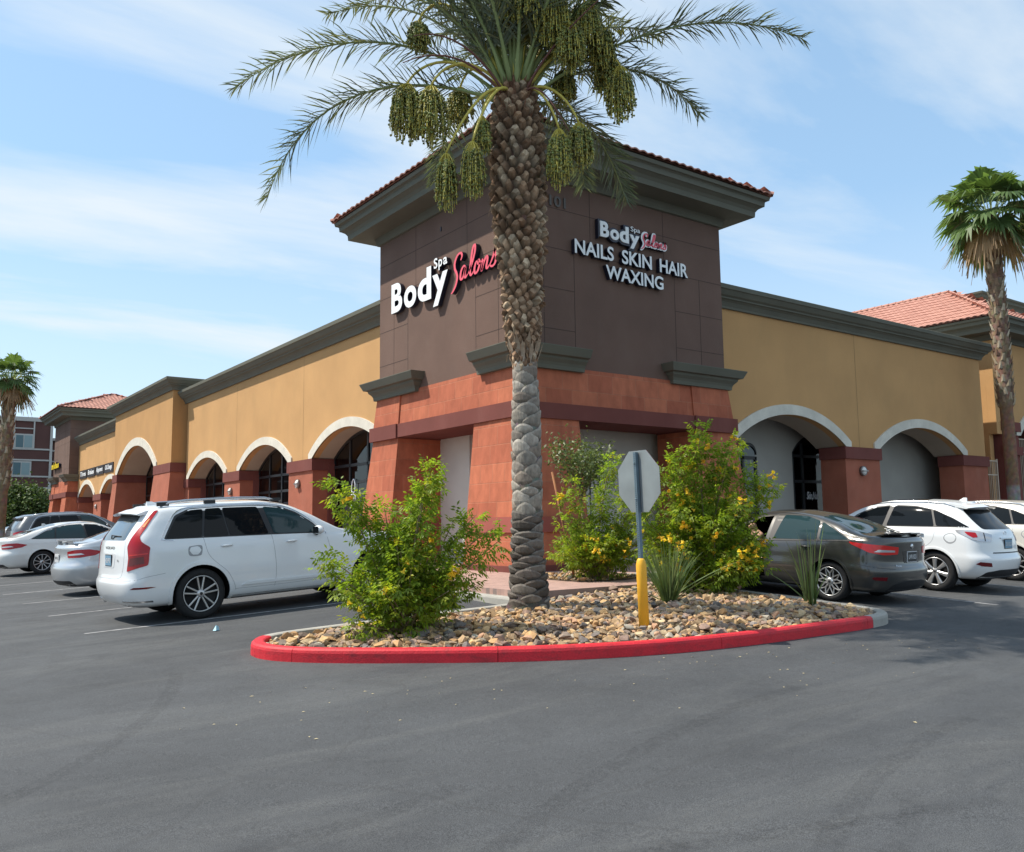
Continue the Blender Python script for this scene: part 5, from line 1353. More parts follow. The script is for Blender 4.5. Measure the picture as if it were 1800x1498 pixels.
# ---------------------------------------------------------------- flowering shrubs
M_leaf = leafmat('shrub_leaf', (0.20, 0.30, 0.035), 0.5, 0.5)
M_twig = mat('shrub_twig', (0.22, 0.17, 0.10), 0.85, 0.2, 8)
M_flower = leafmat('yellow_flower', (0.85, 0.60, 0.05), 0.35, 0.6)
def shrub(name, label, base, tips, nrand, wx, h0, h1, leafs, flowers, seed, depth=0.8, group=None, lk=1.0, pend=0.45):
    """tips: explicit shoot ends (right, toward, up); nrand more are drawn inside the envelope"""
    r_ = random.Random(seed); base = Vector(base)
    root = thing(name, label, 'shrub', base, 0, group)
    tb = MB(); lb = MB(); lc = []; fb = MB(); fc = []
    shoots = [(Vector(t_), 1.0) for t_ in tips]
    for k in range(nrand):
        a = r_.uniform(0, 6.283); q = math.sqrt(r_.random()); h = h0 + (h1 - h0) * (1 - q ** 1.6) * r_.uniform(0.55, 1.0)
        shoots.append((Vector((math.cos(a) * q * wx, math.sin(a) * q * wx * depth, h)), r_.uniform(0.6, 1.0)))
    for (tp, wgt) in shoots:
        e = base + vp(tp.x, tp.y, tp.z)
        s0 = base + vp(tp.x * 0.06 + r_.uniform(-0.1, 0.1), tp.y * 0.06 + r_.uniform(-0.08, 0.08), -0.03)
        c1 = s0.lerp(e, 0.35) + Vector((r_.uniform(-0.1, 0.1), r_.uniform(-0.1, 0.1), tp.z * 0.16)); c2 = s0.lerp(e, 0.72) + Vector((r_.uniform(-0.08, 0.08), r_.uniform(-0.08, 0.08), tp.z * 0.12))
        pts = curve3(s0, c1, c2, e, 12)
        tb.tube(pts, [0.014 * (1 - i / 14) + 0.002 for i in range(13)], 4, caps=False)
        L = sum((pts[i + 1] - pts[i]).length for i in range(12)); n = max(8, int(L * leafs * wgt))
        for j in range(n):
            f = 0.22 + 0.78 * (j + r_.random()) / n; i = min(11, int(f * 12)); p = pts[i].lerp(pts[i + 1], f * 12 - i)
            sp = 0.17 * (1.15 - 0.75 * f) + 0.05
            off = Vector((r_.gauss(0, 1), r_.gauss(0, 1), r_.gauss(0, 0.8))); off = off.normalized() * sp * r_.uniform(0.3, 1.0)
            q0 = p + off
            axis = (off.normalized() + Vector((0, 0, r_.uniform(-0.5, 0.5))) + (pts[min(12, i + 1)] - pts[i]).normalized() * 0.5).normalized()
            sd_ = axis.cross(Vector((r_.uniform(-1, 1), r_.uniform(-1, 1), 1))).normalized(); upv = sd_.cross(axis)
            kk = r_.uniform(0.55, 1.35); yl = r_.random() ** 4
            tint = (kk * (1 + 0.8 * yl), kk * (1 + 0.25 * yl), kk)
            # compound leaf: leaflet pairs plus the end one, hanging a little
            for q in range(5):
                if q == 4: lp, ld = q0 + axis * 0.075 * lk, axis
                else: lp, ld = q0 + axis * (0.02 + 0.03 * (q // 2)) * lk, (axis * 0.55 + sd_ * (1 if q % 2 else -1)).normalized()
                ld = (ld + Vector((0, 0, -pend))).normalized(); ll = 0.062 * lk * r_.uniform(0.7, 1.25); ww = 0.0125 * lk * r_.uniform(0.8, 1.2)
                wv = ld.cross(upv + sd_ * r_.uniform(-0.5, 0.5)); 
                if wv.length < 1e-3: continue
                wv.normalize(); m1 = lp + ld * ll * 0.45
                lb.add([lp, m1 + wv * ww, lp + ld * ll + Vector((0, 0, -0.006)), m1 - wv * ww], [(0, 1, 2, 3)], 0)
                k2 = r_.uniform(0.85, 1.15); lc += [tuple(c_ * k2 for c_ in tint)] * 4
    for k in range(flowers):
        tp, _ = shoots[r_.randrange(len(shoots))]
        f = r_.uniform(0.65, 1.02); p = base + vp(tp.x * f, tp.y * f + r_.uniform(0, 0.1), tp.z * (f ** 0.8)) + Vector((r_.uniform(-0.1, 0.1), r_.uniform(-0.1, 0.1), r_.uniform(-0.05, 0.08)))
        for q in range(r_.randint(1, 4)):
            d = Vector((r_.uniform(-1, 1), r_.uniform(-1, 1), r_.uniform(-0.9, 0.5))).normalized(); a = d.cross(Vector((0.3, 0.2, 1))).normalized(); b_ = d.cross(a); c0 = p + Vector((r_.uniform(-1, 1), r_.uniform(-1, 1), r_.uniform(-1, 1))) * 0.045
            ring0 = [c0 + (a * math.cos(t_) + b_ * math.sin(t_)) * 0.006 for t_ in [i * 1.2566 for i in range(5)]]
            ring1 = [c0 + d * 0.042 + (a * math.cos(t_) + b_ * math.sin(t_)) * 0.016 for t_ in [i * 1.2566 for i in range(5)]]
            ring2 = [c0 + d * 0.058 + (a * math.cos(t_) + b_ * math.sin(t_)) * 0.034 for t_ in [i * 1.2566 for i in range(5)]]
            fb.add(ring0 + ring1 + ring2, [(i, (i + 1) % 5, 5 + (i + 1) % 5, 5 + i) for i in range(5)] + [(5 + i, 5 + (i + 1) % 5, 10 + (i + 1) % 5, 10 + i) for i in range(5)], 0)
            kk = r_.uniform(0.8, 1.15); fc += [(kk, kk * r_.uniform(0.8, 1.1), kk)] * 15
    tb.build('stem', M_twig, root); lb.build('foliage', M_leaf, root, cols=lc)
    if flowers: tag(fb.build('flowers', M_flower, root, cols=fc), kind='stuff')
    return root
shrub('flowering_shrub', 'leafy bright green shrub with few yellow flowers in front of the white SUV', (-5.75, -5.32, 0.14),
      [(0.35, 0.0, 1.95), (0.33, 0.1, 1.8), (0.40, -0.1, 1.72), (-0.62, 0.1, 1.62), (-0.84, 0.15, 1.72), (-0.45, 0, 1.45), (1.1, 0.0, 1.18), (1.2, 0.1, 1.05), (0.9, -0.1, 1.35), (0.95, 0.1, 0.52), (-0.97, 0.1, 0.75), (-0.9, 0, 0.85), (-0.7, 0.2, 0.48),
       (-0.2, 0.1, 1.45), (0.1, -0.1, 1.5), (-0.5, 0.4, 0.12), (-0.3, 0.5, 0.08), (0.2, 0.3, 0.2), (0.3, 0.25, 0.5), (0.7, 0.2, 0.7), (0.65, 0.1, 1.3), (-0.1, 0.4, 0.5), (0.38, 0.2, 0.9)], 32, 0.78, 0.35, 1.3, 70, 20, 3, lk=1.15, group='yellow flowered shrubs on the island')
shrub('flowering_shrub', 'largest shrub, thick with yellow flowers, in front of the dark grey sedan', (-0.05, -5.0, 0.2),
      [(-0.02, 0.2, 2.72), (0.02, 0.1, 2.58), (-0.1, 0.1, 2.4), (-0.42, 0.2, 2.3), (-0.5, 0.3, 2.15), (-0.8, 0.2, 2.0), (0.35, 0.1, 2.35), (0.55, 0.2, 2.5), (0.45, 0, 2.15), (0.95, 0.3, 1.85), (1.15, 0.2, 1.75), (0.8, 0.2, 2.0), (-1.35, 0.3, 1.6), (-1.2, 0.2, 1.8),
       (-1.1, 0.4, 1.1), (0.95, 0.2, 0.9), (1.0, 0.1, 0.75), (0.8, 0.3, 0.5), (-1.0, 0.5, 0.7), (0.1, 0.6, 1.2), (-0.5, 0.6, 1.4), (0.5, 0.6, 1.5)], 66, 1.05, 0.45, 2.1, 62, 200, 8, lk=1.2, group='yellow flowered shrubs on the island')
shrub('flowering_shrub', 'medium yellow flowered shrub between the young staked tree and the stop sign', (-0.35, -2.75, 0.42),
      [(0.32, 0.2, 2.15), (0.28, 0.1, 1.95), (-0.62, 0.1, 1.45), (-0.7, 0.2, 1.05), (-0.45, 0.1, 1.7), (0.8, 0.2, 1.6), (1.1, 0.1, 1.5), (0.9, 0, 1.3), (0.1, 0.1, 1.4), (-0.55, 0.3, 0.6), (-0.3, 0.3, 0.4), (0.3, 0.4, 0.7), (1.2, 0.2, 0.9), (0.1, 0.3, 0.3)], 30, 0.9, 0.3, 1.35, 56, 30, 13, lk=1.2, group='yellow flowered shrubs on the island')
# young staked tree
M_oleaf = leafmat('grey_green_leaf', (0.12, 0.155, 0.055), 0.25, 0.4)
def small_tree(name, label, base, H, crown, n, seed, m, ls=0.05, trunk=0.03, cat='tree', sub=9, lw=0.45, group=None):
    r_ = random.Random(seed); base = Vector(base); root = thing(name, label, cat, base, 0, group)
    tb = MB(); lb = MB(); lc = []
    top = base + Vector((0, 0, H)); tb.tube([base - Vector((0, 0, 0.05)), base.lerp(top, 0.35) + VR * 0.03, base.lerp(top, 0.7) - VR * 0.02], [trunk, trunk * 0.85, trunk * 0.6], 7)
    cc = base + Vector((0, 0, crown[0])); 
    for k in range(sub):
        a = k * ga; el = r_.uniform(-0.25, 1.25); L = r_.uniform(0.6, 1.05)
        e = cc + Vector((math.cos(a) * math.cos(el) * crown[1] * L, math.sin(a) * math.cos(el) * crown[1] * L, math.sin(el) * crown[2] * L))
        s0 = base.lerp(top, r_.uniform(0.45, 0.7)); pts = curve3(s0, s0.lerp(e, 0.4) + Vector((0, 0, crown[2] * 0.15)), s0.lerp(e, 0.8) + Vector((0, 0, 0.02)), e, 7)
        tb.tube(pts, [trunk * 0.5 * (1 - i / 9) + 0.002 for i in range(8)], 4, caps=False)
        for j in range(n // sub):
            f = r_.uniform(0.25, 1.0); i = min(6, int(f * 7)); p = pts[i].lerp(pts[i + 1], f * 7 - i)
            g3 = Vector((r_.gauss(0, 1), r_.gauss(0, 1), r_.gauss(0, 1))) * crown[1] * 0.20; p = p + g3
            d = Vector((r_.uniform(-1, 1), r_.uniform(-1, 1), r_.uniform(-0.9, 0.6))).normalized(); wv = d.cross(Vector((r_.uniform(-1, 1), r_.uniform(-1, 1), r_.uniform(-1, 1)))).normalized()
            l_ = ls * r_.uniform(0.7, 1.3)
            lb.add([p, p + d * l_ * 0.5 + wv * l_ * lw * 0.5, p + d * l_, p + d * l_ * 0.5 - wv * l_ * lw * 0.5], [(0, 1, 2, 3)], 0); k2 = r_.uniform(0.6, 1.4); lc += [(k2, k2, k2)] * 4
    tb.build('trunk', M_twig, root); lb.build('crown', m, root, cols=lc); return root
small_tree('young_tree', 'slender young tree with small grey green leaves staked beside the corner pier', (0.0, -1.95, 0.42), 2.6, (2.15, 0.64, 0.66), 2600, 4, M_oleaf, 0.08, 0.028, sub=9)
M_wood = mat('stake_wood', (0.30, 0.13, 0.06), 0.8, 0.2, 6)
def tube_thing(name, label, cat, pts, r_, m, group=None):
    root = Vector(pts[0]); mb = MB(); mb.tube(pts, r_, 8); o = mb.build(name, m, None, origin=root); return tag(o, label, cat, group)
tube_thing('tree_stake', 'leaning red brown wooden stake left of the young tree', 'stake', [(-0.22, -1.95, 0.38), (-0.50, -1.70, 2.35)], 0.022, M_wood)
tube_thing('tree_stake', 'upright dark metal stake right behind the young tree trunk', 'stake', [(0.20, -2.0, 0.38), (0.20, -1.98, 2.2)], 0.016, simple('dark_stake', (0.04, 0.04, 0.04), 0.5))
# blade plants
M_blade = leafmat('blade_leaf', (0.13, 0.185, 0.065), 0.2, 0.5)
def blades(name, label, base, n, H, spread, seed, bow=0.25, wid=0.016, tipsx=()):
    r_ = random.Random(seed); base = Vector(base); root = thing(name, label, 'plant', base); mb = MB(); lc = []
    for k in range(n):
        a = r_.uniform(0, 6.283); q = r_.random() ** 0.7 * spread; h = H * r_.uniform(0.55, 1.0) * (1 - 0.25 * (q / max(spread, .01)) ** 2); off = Vector((math.cos(a) * q, math.sin(a) * q, 0))
        if k < len(tipsx): off = VR * tipsx[k][0] - VF * 0.1; h = tipsx[k][1]
        p0 = base + Vector((math.cos(a), math.sin(a), 0)) * r_.uniform(0, 0.09); e = base + off + Vector((0, 0, h)); pts = curve3(p0, p0.lerp(e, 0.3) + Vector((0, 0, h * bow * 0.6)), p0.lerp(e, 0.7) + Vector((0, 0, h * bow * 0.5)), e, 7)
        d = (e - p0); wv = d.cross(Vector((math.cos(a + 1.2), math.sin(a + 1.2), 0.2))).normalized(); vs = []
        for i, p in enumerate(pts): w = wid * (1 - (i / 7) ** 1.6) * 0.5 + 0.001; vs += [p - wv * w, p + wv * w]
        mb.add(vs, [(2 * i, 2 * i + 1, 2 * i + 3, 2 * i + 2) for i in range(7)], 0); k2 = r_.uniform(0.7, 1.4); lc += [(k2 * r_.uniform(.9, 1.3), k2, k2)] * 16
    mb.build('blade_leaves', M_blade, root, cols=lc); return root
blades('red_yucca', 'spiky grey green blade plant just right of the yellow sign post base', (-1.62, -5.72, 0.2), 170, 1.0, 0.55, 2, tipsx=((0.95, 0.55), (0.85, 0.38), (-0.45, 0.9), (-0.75, 0.30), (0.5, 0.75), (1.05, 0.62)))
blades('blade_plant', 'upright long bladed plant at the right end of the island by the sedan wheel', (0.08, -6.88, 0.14), 46, 1.15, 0.28, 6, wid=0.022, tipsx=((-0.5, 0.62), (-0.35, 0.95), (0.1, 1.25), (0.22, 1.2), (-0.65, 0.5), (-0.2, 1.1)))

# ---------------------------------------------------------------- fan palms
M_fan = leafmat('fan_palm_leaf', (0.10, 0.16, 0.055), 0.35, 0.5)
M_fandry = leafmat('dry_fan_leaf', (0.34, 0.23, 0.14), 0.3, 0.8)
M_fantrunk = mat('fan_palm_trunk', (1, 1, 1), 0.95, 0.2, 9, 0.6, 40, tint=True)
def fan_palm(label, base, H, lean_v, r0, r1, cr_, seed, smooth_h, nfan=46, detail=26):
    r_ = random.Random(seed); base = Vector(base); root = thing('fan_palm', label, 'palm tree', base)
    lean_v = Vector(lean_v); ax = lambda z: base + Vector((0, 0, z)) + lean_v * (max(0, z) / H) ** 1.2
    mb = MB(); cols = []; zs = frange(-0.1, H, 0.12)
    for z in zs:
        f = max(0, z) / H; rr = r0 + (r1 - r0) * f; rr *= (1.25 if z < smooth_h * 0.1 else 1.0) * (0.8 if z < smooth_h else 1.0)
        for k in range(16):
            a = 2 * math.pi * k / 16; q = rr * (1 + 0.04 * r_.uniform(-1, 1)); p = ax(max(-0.1, z)); mb.v.append((p.x + q * math.cos(a), p.y + q * math.sin(a), p.z))
            cols.append(tuple(c_ * r_.uniform(0.8, 1.2) for c_ in ((0.27, 0.25, 0.21) if z < smooth_h * 0.45 else (0.21, 0.12, 0.075) if z < smooth_h else (0.2, 0.14, 0.09))))
    for i in range(len(zs) - 1):
        for k in range(16): mb.f.append((i * 16 + k, i * 16 + (k + 1) % 16, (i + 1) * 16 + (k + 1) % 16, (i + 1) * 16 + k)); mb.m.append(0); mb.sm.append(True)
    z = smooth_h; n = 0
    while z < H - 0.1:
        rr = r0 + (r1 - r0) * z / H; a = n * ga; er = Vector((math.cos(a), math.sin(a), 0)); et = Vector((-er.y, er.x, 0)); o = ax(z) + er * rr * 0.9; w = rr * 0.62; h = 0.26
        t1 = o + er * 0.09 + Vector((0, 0, h)) + et * r_.uniform(-0.05, 0.05)
        mb.add([o - et * w / 2, o + et * w / 2, t1 + et * w * 0.2, t1 - et * w * 0.2, o + er * 0.06 + Vector((0, 0, 0.05))], [(0, 4, 3), (4, 1, 2), (0, 1, 4), (3, 4, 2)], 0)
        c_ = r_.choice([(0.36, 0.29, 0.2), (0.25, 0.17, 0.11), (0.44, 0.37, 0.27), (0.17, 0.10, 0.07)]); cols += [c_] * 5
        n += 1; z += 0.035
    mb.build('trunk', M_fantrunk, root, cols=cols)
    C = ax(H)
    for i in range(nfan):
        f = i / nfan; a = i * ga; el = R(78 - 142 * f) + r_.uniform(-0.12, 0.12); dry = f > 0.86 and r_.random() < 0.6
        h = Vector((math.cos(a), math.sin(a), 0)); d = h * math.cos(el) + Vector((0, 0, math.sin(el)))
        pl = cr_ * r_.uniform(0.42, 0.6); q0 = C + h * 0.1; q1 = q0 + d * pl + Vector((0, 0, 0.06 * cr_)); 
        mb = MB(); cols = []; mb.tube([q0, q0.lerp(q1, 0.5) + Vector((0, 0, 0.05)), q1], [0.02, 0.014, 0.01], 4, 1, caps=False); cols += [(1.1, 1.2, 0.8)] * len(mb.v)
        dd = (d + Vector((0, 0, -0.35))).normalized(); side = dd.cross(Vector((0, 0, 1))).normalized(); up = side.cross(dd).normalized(); ns = detail; fl = cr_ * r_.uniform(0.48, 0.62)
        for k in range(ns):
            t_ = (k / (ns - 1) - 0.5) * R(255); dv = (dd * math.cos(t_) + side * math.sin(t_) + up * 0.12 * abs(math.sin(t_))).normalized(); L = fl * (1 - 0.32 * abs(t_) / R(128)) * r_.uniform(0.9, 1.05)
            wv = dv.cross(up).normalized(); w = L * 0.075; dr = Vector((0, 0, -1)) * L * r_.uniform(0.12, 0.5) * (1 + 1.0 * dry)
            m1 = q1 + dv * L * 0.55; e = q1 + dv * L * 0.92 + dr
            mb.add([q1, m1 + wv * w - up * 0.01, e, m1 - wv * w - up * 0.01], [(0, 1, 2, 3)], 0); k2 = r_.uniform(0.7, 1.35); cols += [(k2, k2, k2)] * 4
        mb.build('dry_fan_leaf' if dry else 'fan_leaf', [M_fandry if dry else M_fan, M_rach], root, cols=cols)
    # hanging dry skirt and fruit stalks
    mb = MB(); cols = []
    for i in range(22):
        a = i * ga; h = Vector((math.cos(a), math.sin(a), 0)); p0 = C + h * 0.12 + Vector((0, 0, r_.uniform(-0.5, 0.0))); L = cr_ * r_.uniform(0.5, 1.25); e = p0 + h * cr_ * r_.uniform(0.2, 0.75) + Vector((0, 0, -L * 0.8)); pts = curve3(p0, p0 + h * 0.25 * cr_ + Vector((0, 0, 0.05)), p0.lerp(e, 0.6) + h * 0.12 * cr_ + Vector((0, 0, 0.1)), e, 6)
        for s_ in range(6):
            off = Vector((r_.gauss(0, 1), r_.gauss(0, 1), r_.gauss(0, 1))) * 0.05 * cr_; wv = Vector((r_.uniform(-1, 1), r_.uniform(-1, 1), 0)).normalized() * 0.012; vs = []
            for i2, p in enumerate(pts): q = p + off * (i2 / 6) * 2; vs += [q - wv, q + wv]
            mb.add(vs, [(2 * j, 2 * j + 1, 2 * j + 3, 2 * j + 2) for j in range(6)], 0); k2 = r_.uniform(0.6, 1.2); cols += [(k2, k2, k2)] * 14
    mb.build('dry_skirt', M_fandry, root, cols=cols)
    return root
fan_palm('tall fan palm with shaggy drooping crown in front of the tiled building on the right', (20.55, -0.62, 0.35), 11.6, tuple(VR * -0.1), 0.245, 0.265, 1.95, 3, 4.8, 42)
fan_palm('fan palm at the left edge of the photo before the plum apartment block', (-7.0, 23.5, 0.1), 7.0, tuple(VR * 0.12), 0.21, 0.22, 1.08, 9, 2.9, 38, 20)
# bushy tree behind the parked cars far left, and low hedge shrubs
M_treeleaf = leafmat('dark_tree_leaf', (0.075, 0.115, 0.032), 0.2, 0.6)
small_tree('round_tree', 'rounded dark green tree behind the parked cars at the far left', (-0.5, 70, 0.6), 3.6, (2.7, 2.0, 2.3), 9000, 31, M_treeleaf, 0.26, 0.12, sub=26, lw=0.7, group=None)
small_tree('round_tree', 'lower dark green tree left of the rounded one, cut by the photo edge', (-3.2, 72, 0.6), 2.8, (2.0, 2.2, 1.7), 6000, 32, M_treeleaf, 0.26, 0.12, sub=22, lw=0.7)
# ---------------------------------------------------------------- stop sign seen from behind
M_alu = mat('sign_back_aluminium', (0.30, 0.325, 0.325), 0.5, 0.12, 3, metal=0.6, stain=0.3, stain_col=(0.30, 0.31, 0.31), spec=0.5)
M_galv = mat('blue_grey_post_steel', (0.14, 0.20, 0.24), 0.5, 0.15, 8, metal=0.5)
M_ypost = mat('yellow_bollard_paint', (0.80, 0.42, 0.035), 0.5, 0.06, 4, stain=0.25, stain_col=(0.45, 0.26, 0.05), stain_scale=(4, 4, 2))
SB = Vector((-3.24, -6.86, 0.05))
lt = Vector((-0.012, -0.018, 1)).normalized() + VR * -0.028; lt.normalize()
st = thing('stop_sign', 'bare aluminium back of an octagonal stop sign on a thin punched steel post', 'sign', SB)
bo = thing('bollard', 'thick yellow painted pipe bollard sleeving the stop sign post on the rocks', 'bollard', SB)
mb = MB(); pts = [SB - lt * 0.15, SB + lt * 0.80, SB + lt * 0.86, SB + lt * 0.885]
mb.tube(pts, [0.064, 0.064, 0.05, 0.036], 24); mb.build('pipe', M_ypost, bo)
nx = Vector((-1, 0.05, 0)).normalized(); sy = nx.cross(lt).normalized()       # the back faces -x
mb = MB(); mb.obox(SB + lt * 1.52, nx * 0.022, sy * 0.022, lt * 0.67); po = mb.build('punched_post', M_galv, st)
mb = MB()
for k in range(50):
    z = 0.92 + k * 0.0254; c0 = SB + lt * z + nx * 0.0225
    mb.add([c0 + sy * 0.006 * math.cos(a) + lt * 0.006 * math.sin(a) for a in [i * math.pi / 4 for i in range(8)]], [tuple(range(8))])
q = mb.build('punched_hole', simple('hole_black', (0.01, 0.01, 0.01), 0.9), st)
C = SB + lt * 1.83 - nx * 0.03; Rr = 0.381 / math.cos(math.pi / 8)
mb = MB(); oc = [C + sy * Rr * math.cos(math.pi / 8 + i * math.pi / 4) + lt * Rr * math.sin(math.pi / 8 + i * math.pi / 4) for i in range(8)]
mb.add(oc + [p - nx * 0.004 for p in oc], [tuple(range(8))] + [(i, (i + 1) % 8, 8 + (i + 1) % 8, 8 + i) for i in range(8)]); mb.build('sign_blank', M_alu, st)
M_sred = simple('stop_sign_red', (0.45, 0.01, 0.015), 0.4)
mb = MB(); mb.add([p - nx * 0.006 for p in oc][::-1], [tuple(range(8))]); mb.build('red_face', M_sred, st)
V, F = fit_text('STOP', -0.27, 0.27, -0.12, 0.12, 0.03)
letters(st, 'lettering', V, F, lambda u, z, w: tuple(C + sy * (-u) * -1 + lt * z - nx * (0.007 + w)), 0.0, 0.002, [M_white, M_white])
mb = MB()
for dz in (0.22, -0.22): mb.lathe([(0, -0.006), (0.011, -0.006), (0.011, 0), (0, 0)], SB + lt * (1.83 + dz) + nx * 0.03, 8, 0, 'x')
mb.build('bolt', M_galv, st)
# blue crumpled wrapper on the asphalt
mb = MB(); r_ = random.Random(2); c0 = Vector((-7.05, -2.5, gz(-7.05, -2.5))); vs = [c0 + Vector((-.05, 0, 0.005)), c0 + Vector((0.05, 0.02, 0.004)), c0 + Vector((0.03, 0.07, 0.02)), c0 + Vector((0.0, 0.02, 0.075)), c0 + Vector((-0.02, -0.05, 0.01)), c0 + Vector((0.035, 0.03, 0.06))]
mb.add(vs, [(0, 1, 3), (1, 2, 5), (1, 5, 3), (0, 3, 4), (4, 3, 1), (2, 0, 3), (2, 3, 5)]); tag(mb.build('litter', simple('blue_wrapper', (0.30, 0.55, 0.66), 0.5), None, origin=c0), 'small crumpled pale blue wrapper lying on the asphalt left of the island', 'litter')
# leaf bits on the asphalt
mb = MB(); cols = []; r_ = random.Random(9)
for k in range(90):
    a = r_.uniform(0, 1); x = -8.5 + 8.5 * a + r_.gauss(0, .3); y = -6.2 - 2.6 * a ** 0.8 - abs(r_.gauss(0, 1.1)); z = gz(x, y) + 0.004; s_ = r_.uniform(0.008, 0.022); t_ = r_.uniform(0, 6.28)
    if inpoly(x, y, ISL): continue
    d = Vector((math.cos(t_), math.sin(t_), 0)) * s_; e = Vector((-d.y, d.x, 0)) * 0.5
    mb.add([Vector((x, y, z)) - d, Vector((x, y, z + 0.004)) + e, Vector((x, y, z)) + d, Vector((x, y, z + 0.002)) - e], [(0, 1, 2, 3)])
tag(mb.build('fallen_leaf_litter', simple('dry_leaf_bits', (0.50, 0.42, 0.25), 0.8)), 'scattered dry leaf bits on the asphalt along the red kerb', 'leaves', kind='stuff')
# ---------------------------------------------------------------- cars
def paint(name, col, metal=0.0, rough=0.35, coat=1.0, flake=0.0):
    m, t, b = newmat(name)
    b.inputs['Base Color'].default_value = tuple(col) + (1,); b.inputs['Metallic'].default_value = metal; b.inputs['Roughness'].default_value = rough
    b.inputs['Coat Weight'].default_value = coat; b.inputs['Coat Roughness'].default_value = 0.04
    co = N(t, 'ShaderNodeTexCoord'); n_ = N(t, 'ShaderNodeTexNoise'); n_.inputs['Scale'].default_value = 3; n_.inputs['Detail'].default_value = 5
    t.links.new(co.outputs['Object'], n_.inputs['Vector']); r_ = N(t, 'ShaderNodeMapRange'); r_.inputs[1].default_value = 0.35; r_.inputs[2].default_value = 0.7; r_.inputs[3].default_value = 0.03; r_.inputs[4].default_value = 0.12
    t.links.new(n_.outputs[0], r_.inputs[0]); t.links.new(r_.outputs[0], b.inputs['Coat Roughness'])
    # road dust towards the sills
    se = N(t, 'ShaderNodeSeparateXYZ'); t.links.new(co.outputs['Object'], se.inputs[0])
    d_ = N(t, 'ShaderNodeMapRange'); d_.inputs[1].default_value = 0.2; d_.inputs[2].default_value = 0.65; d_.inputs[3].default_value = 0.28; d_.inputs[4].default_value = 0.0
    t.links.new(se.outputs[2], d_.inputs[0]); ml = N(t, 'ShaderNodeMath', operation='MULTIPLY'); t.links.new(d_.outputs[0], ml.inputs[0]); t.links.new(n_.outputs[0], ml.inputs[1])
    mx = N(t, 'ShaderNodeMix', data_type='RGBA'); t.links.new(ml.outputs[0], mx.inputs['Factor']); mx.inputs['A'].default_value = tuple(col) + (1,); mx.inputs['B'].default_value = (0.22, 0.20, 0.17, 1)
    t.links.new(mx.outputs['Result'], b.inputs['Base Color'])
    return m
M_blackpl = simple('black_plastic', (0.018, 0.018, 0.02), 0.55)
M_under = simple('underbody_black', (0.006, 0.006, 0.006), 0.9, spec=0.1)
M_tyre = mat('tyre_rubber', (0.020, 0.020, 0.021), 0.8, 0.15, 20, 0.3, 60)
M_rim = simple('silver_alloy', (0.55, 0.55, 0.55), 0.32, 0.75)
M_rimdark = simple('dark_alloy', (0.022, 0.022, 0.024), 0.6, 0.2)
M_chrome = simple('bright_trim', (0.55, 0.56, 0.58), 0.22, 1.0)
M_cglass = simple('tinted_car_glass', (0.006, 0.008, 0.010), 0.02, 0.0, 0.20, 0.0)
M_cglass2 = simple('clearer_car_glass', (0.018, 0.042, 0.048), 0.03, 0.0, 0.4, 0.0)
M_rglass = simple('rear_car_glass', (0.05, 0.068, 0.075), 0.04, 0.0, 0.9, 0.5)
M_tail, t, b = newmat('red_tail_lens')
b.inputs['Base Color'].default_value = (0.36, 0.004, 0.010, 1); b.inputs['Roughness'].default_value = 0.2; b.inputs['Coat Weight'].default_value = 0.35; b.inputs['Specular IOR Level'].default_value = 0.3
M_tail2 = simple('bright_red_lens', (0.62, 0.016, 0.014), 0.2, 0.0, 0.4, 0.4)
M_taild = simple('dark_red_lens', (0.13, 0.004, 0.008), 0.2, 0.0, 0.4, 0.4)
M_clear = simple('clear_lens', (0.50, 0.50, 0.52), 0.12, 0.4, 0.8, 1.0)
M_amber = simple('amber_lens', (0.65, 0.22, 0.02), 0.2, 0, 0.7, 1.0)
M_plate = simple('plate_blue', (0.16, 0.30, 0.42), 0.45)
M_platew = simple('plate_frame_white', (0.6, 0.6, 0.6), 0.5)
M_seam = simple('panel_gap', (0.012, 0.012, 0.014), 0.8)
M_seamw = simple('panel_gap_soft', (0.30, 0.31, 0.32), 0.7)

def interp(P, x):
    if x <= P[0][0]: return P[0][1]
    for i in range(len(P) - 1):
        if x <= P[i + 1][0]:
            a, b_ = P[i], P[i + 1]
            # monotone-ish cubic through neighbours
            h = b_[0] - a[0]; t_ = (x - a[0]) / h
            def sl(j):
                if j <= 0 or j >= len(P) - 1: return None
                s0 = (P[j][1] - P[j - 1][1]) / (P[j][0] - P[j - 1][0]); s1 = (P[j + 1][1] - P[j][1]) / (P[j + 1][0] - P[j][0])
                return 0.0 if s0 * s1 <= 0 else 2 * s0 * s1 / (s0 + s1)
            s = (b_[1] - a[1]) / h; m0, m1 = sl(i), sl(i + 1); m0 = s if m0 is None else m0; m1 = s if m1 is None else m1
            return (2 * t_ ** 3 - 3 * t_ ** 2 + 1) * a[1] + (t_ ** 3 - 2 * t_ ** 2 + t_) * h * m0 + (-2 * t_ ** 3 + 3 * t_ ** 2) * b_[1] + (t_ ** 3 - t_ ** 2) * h * m1
    return P[-1][1]
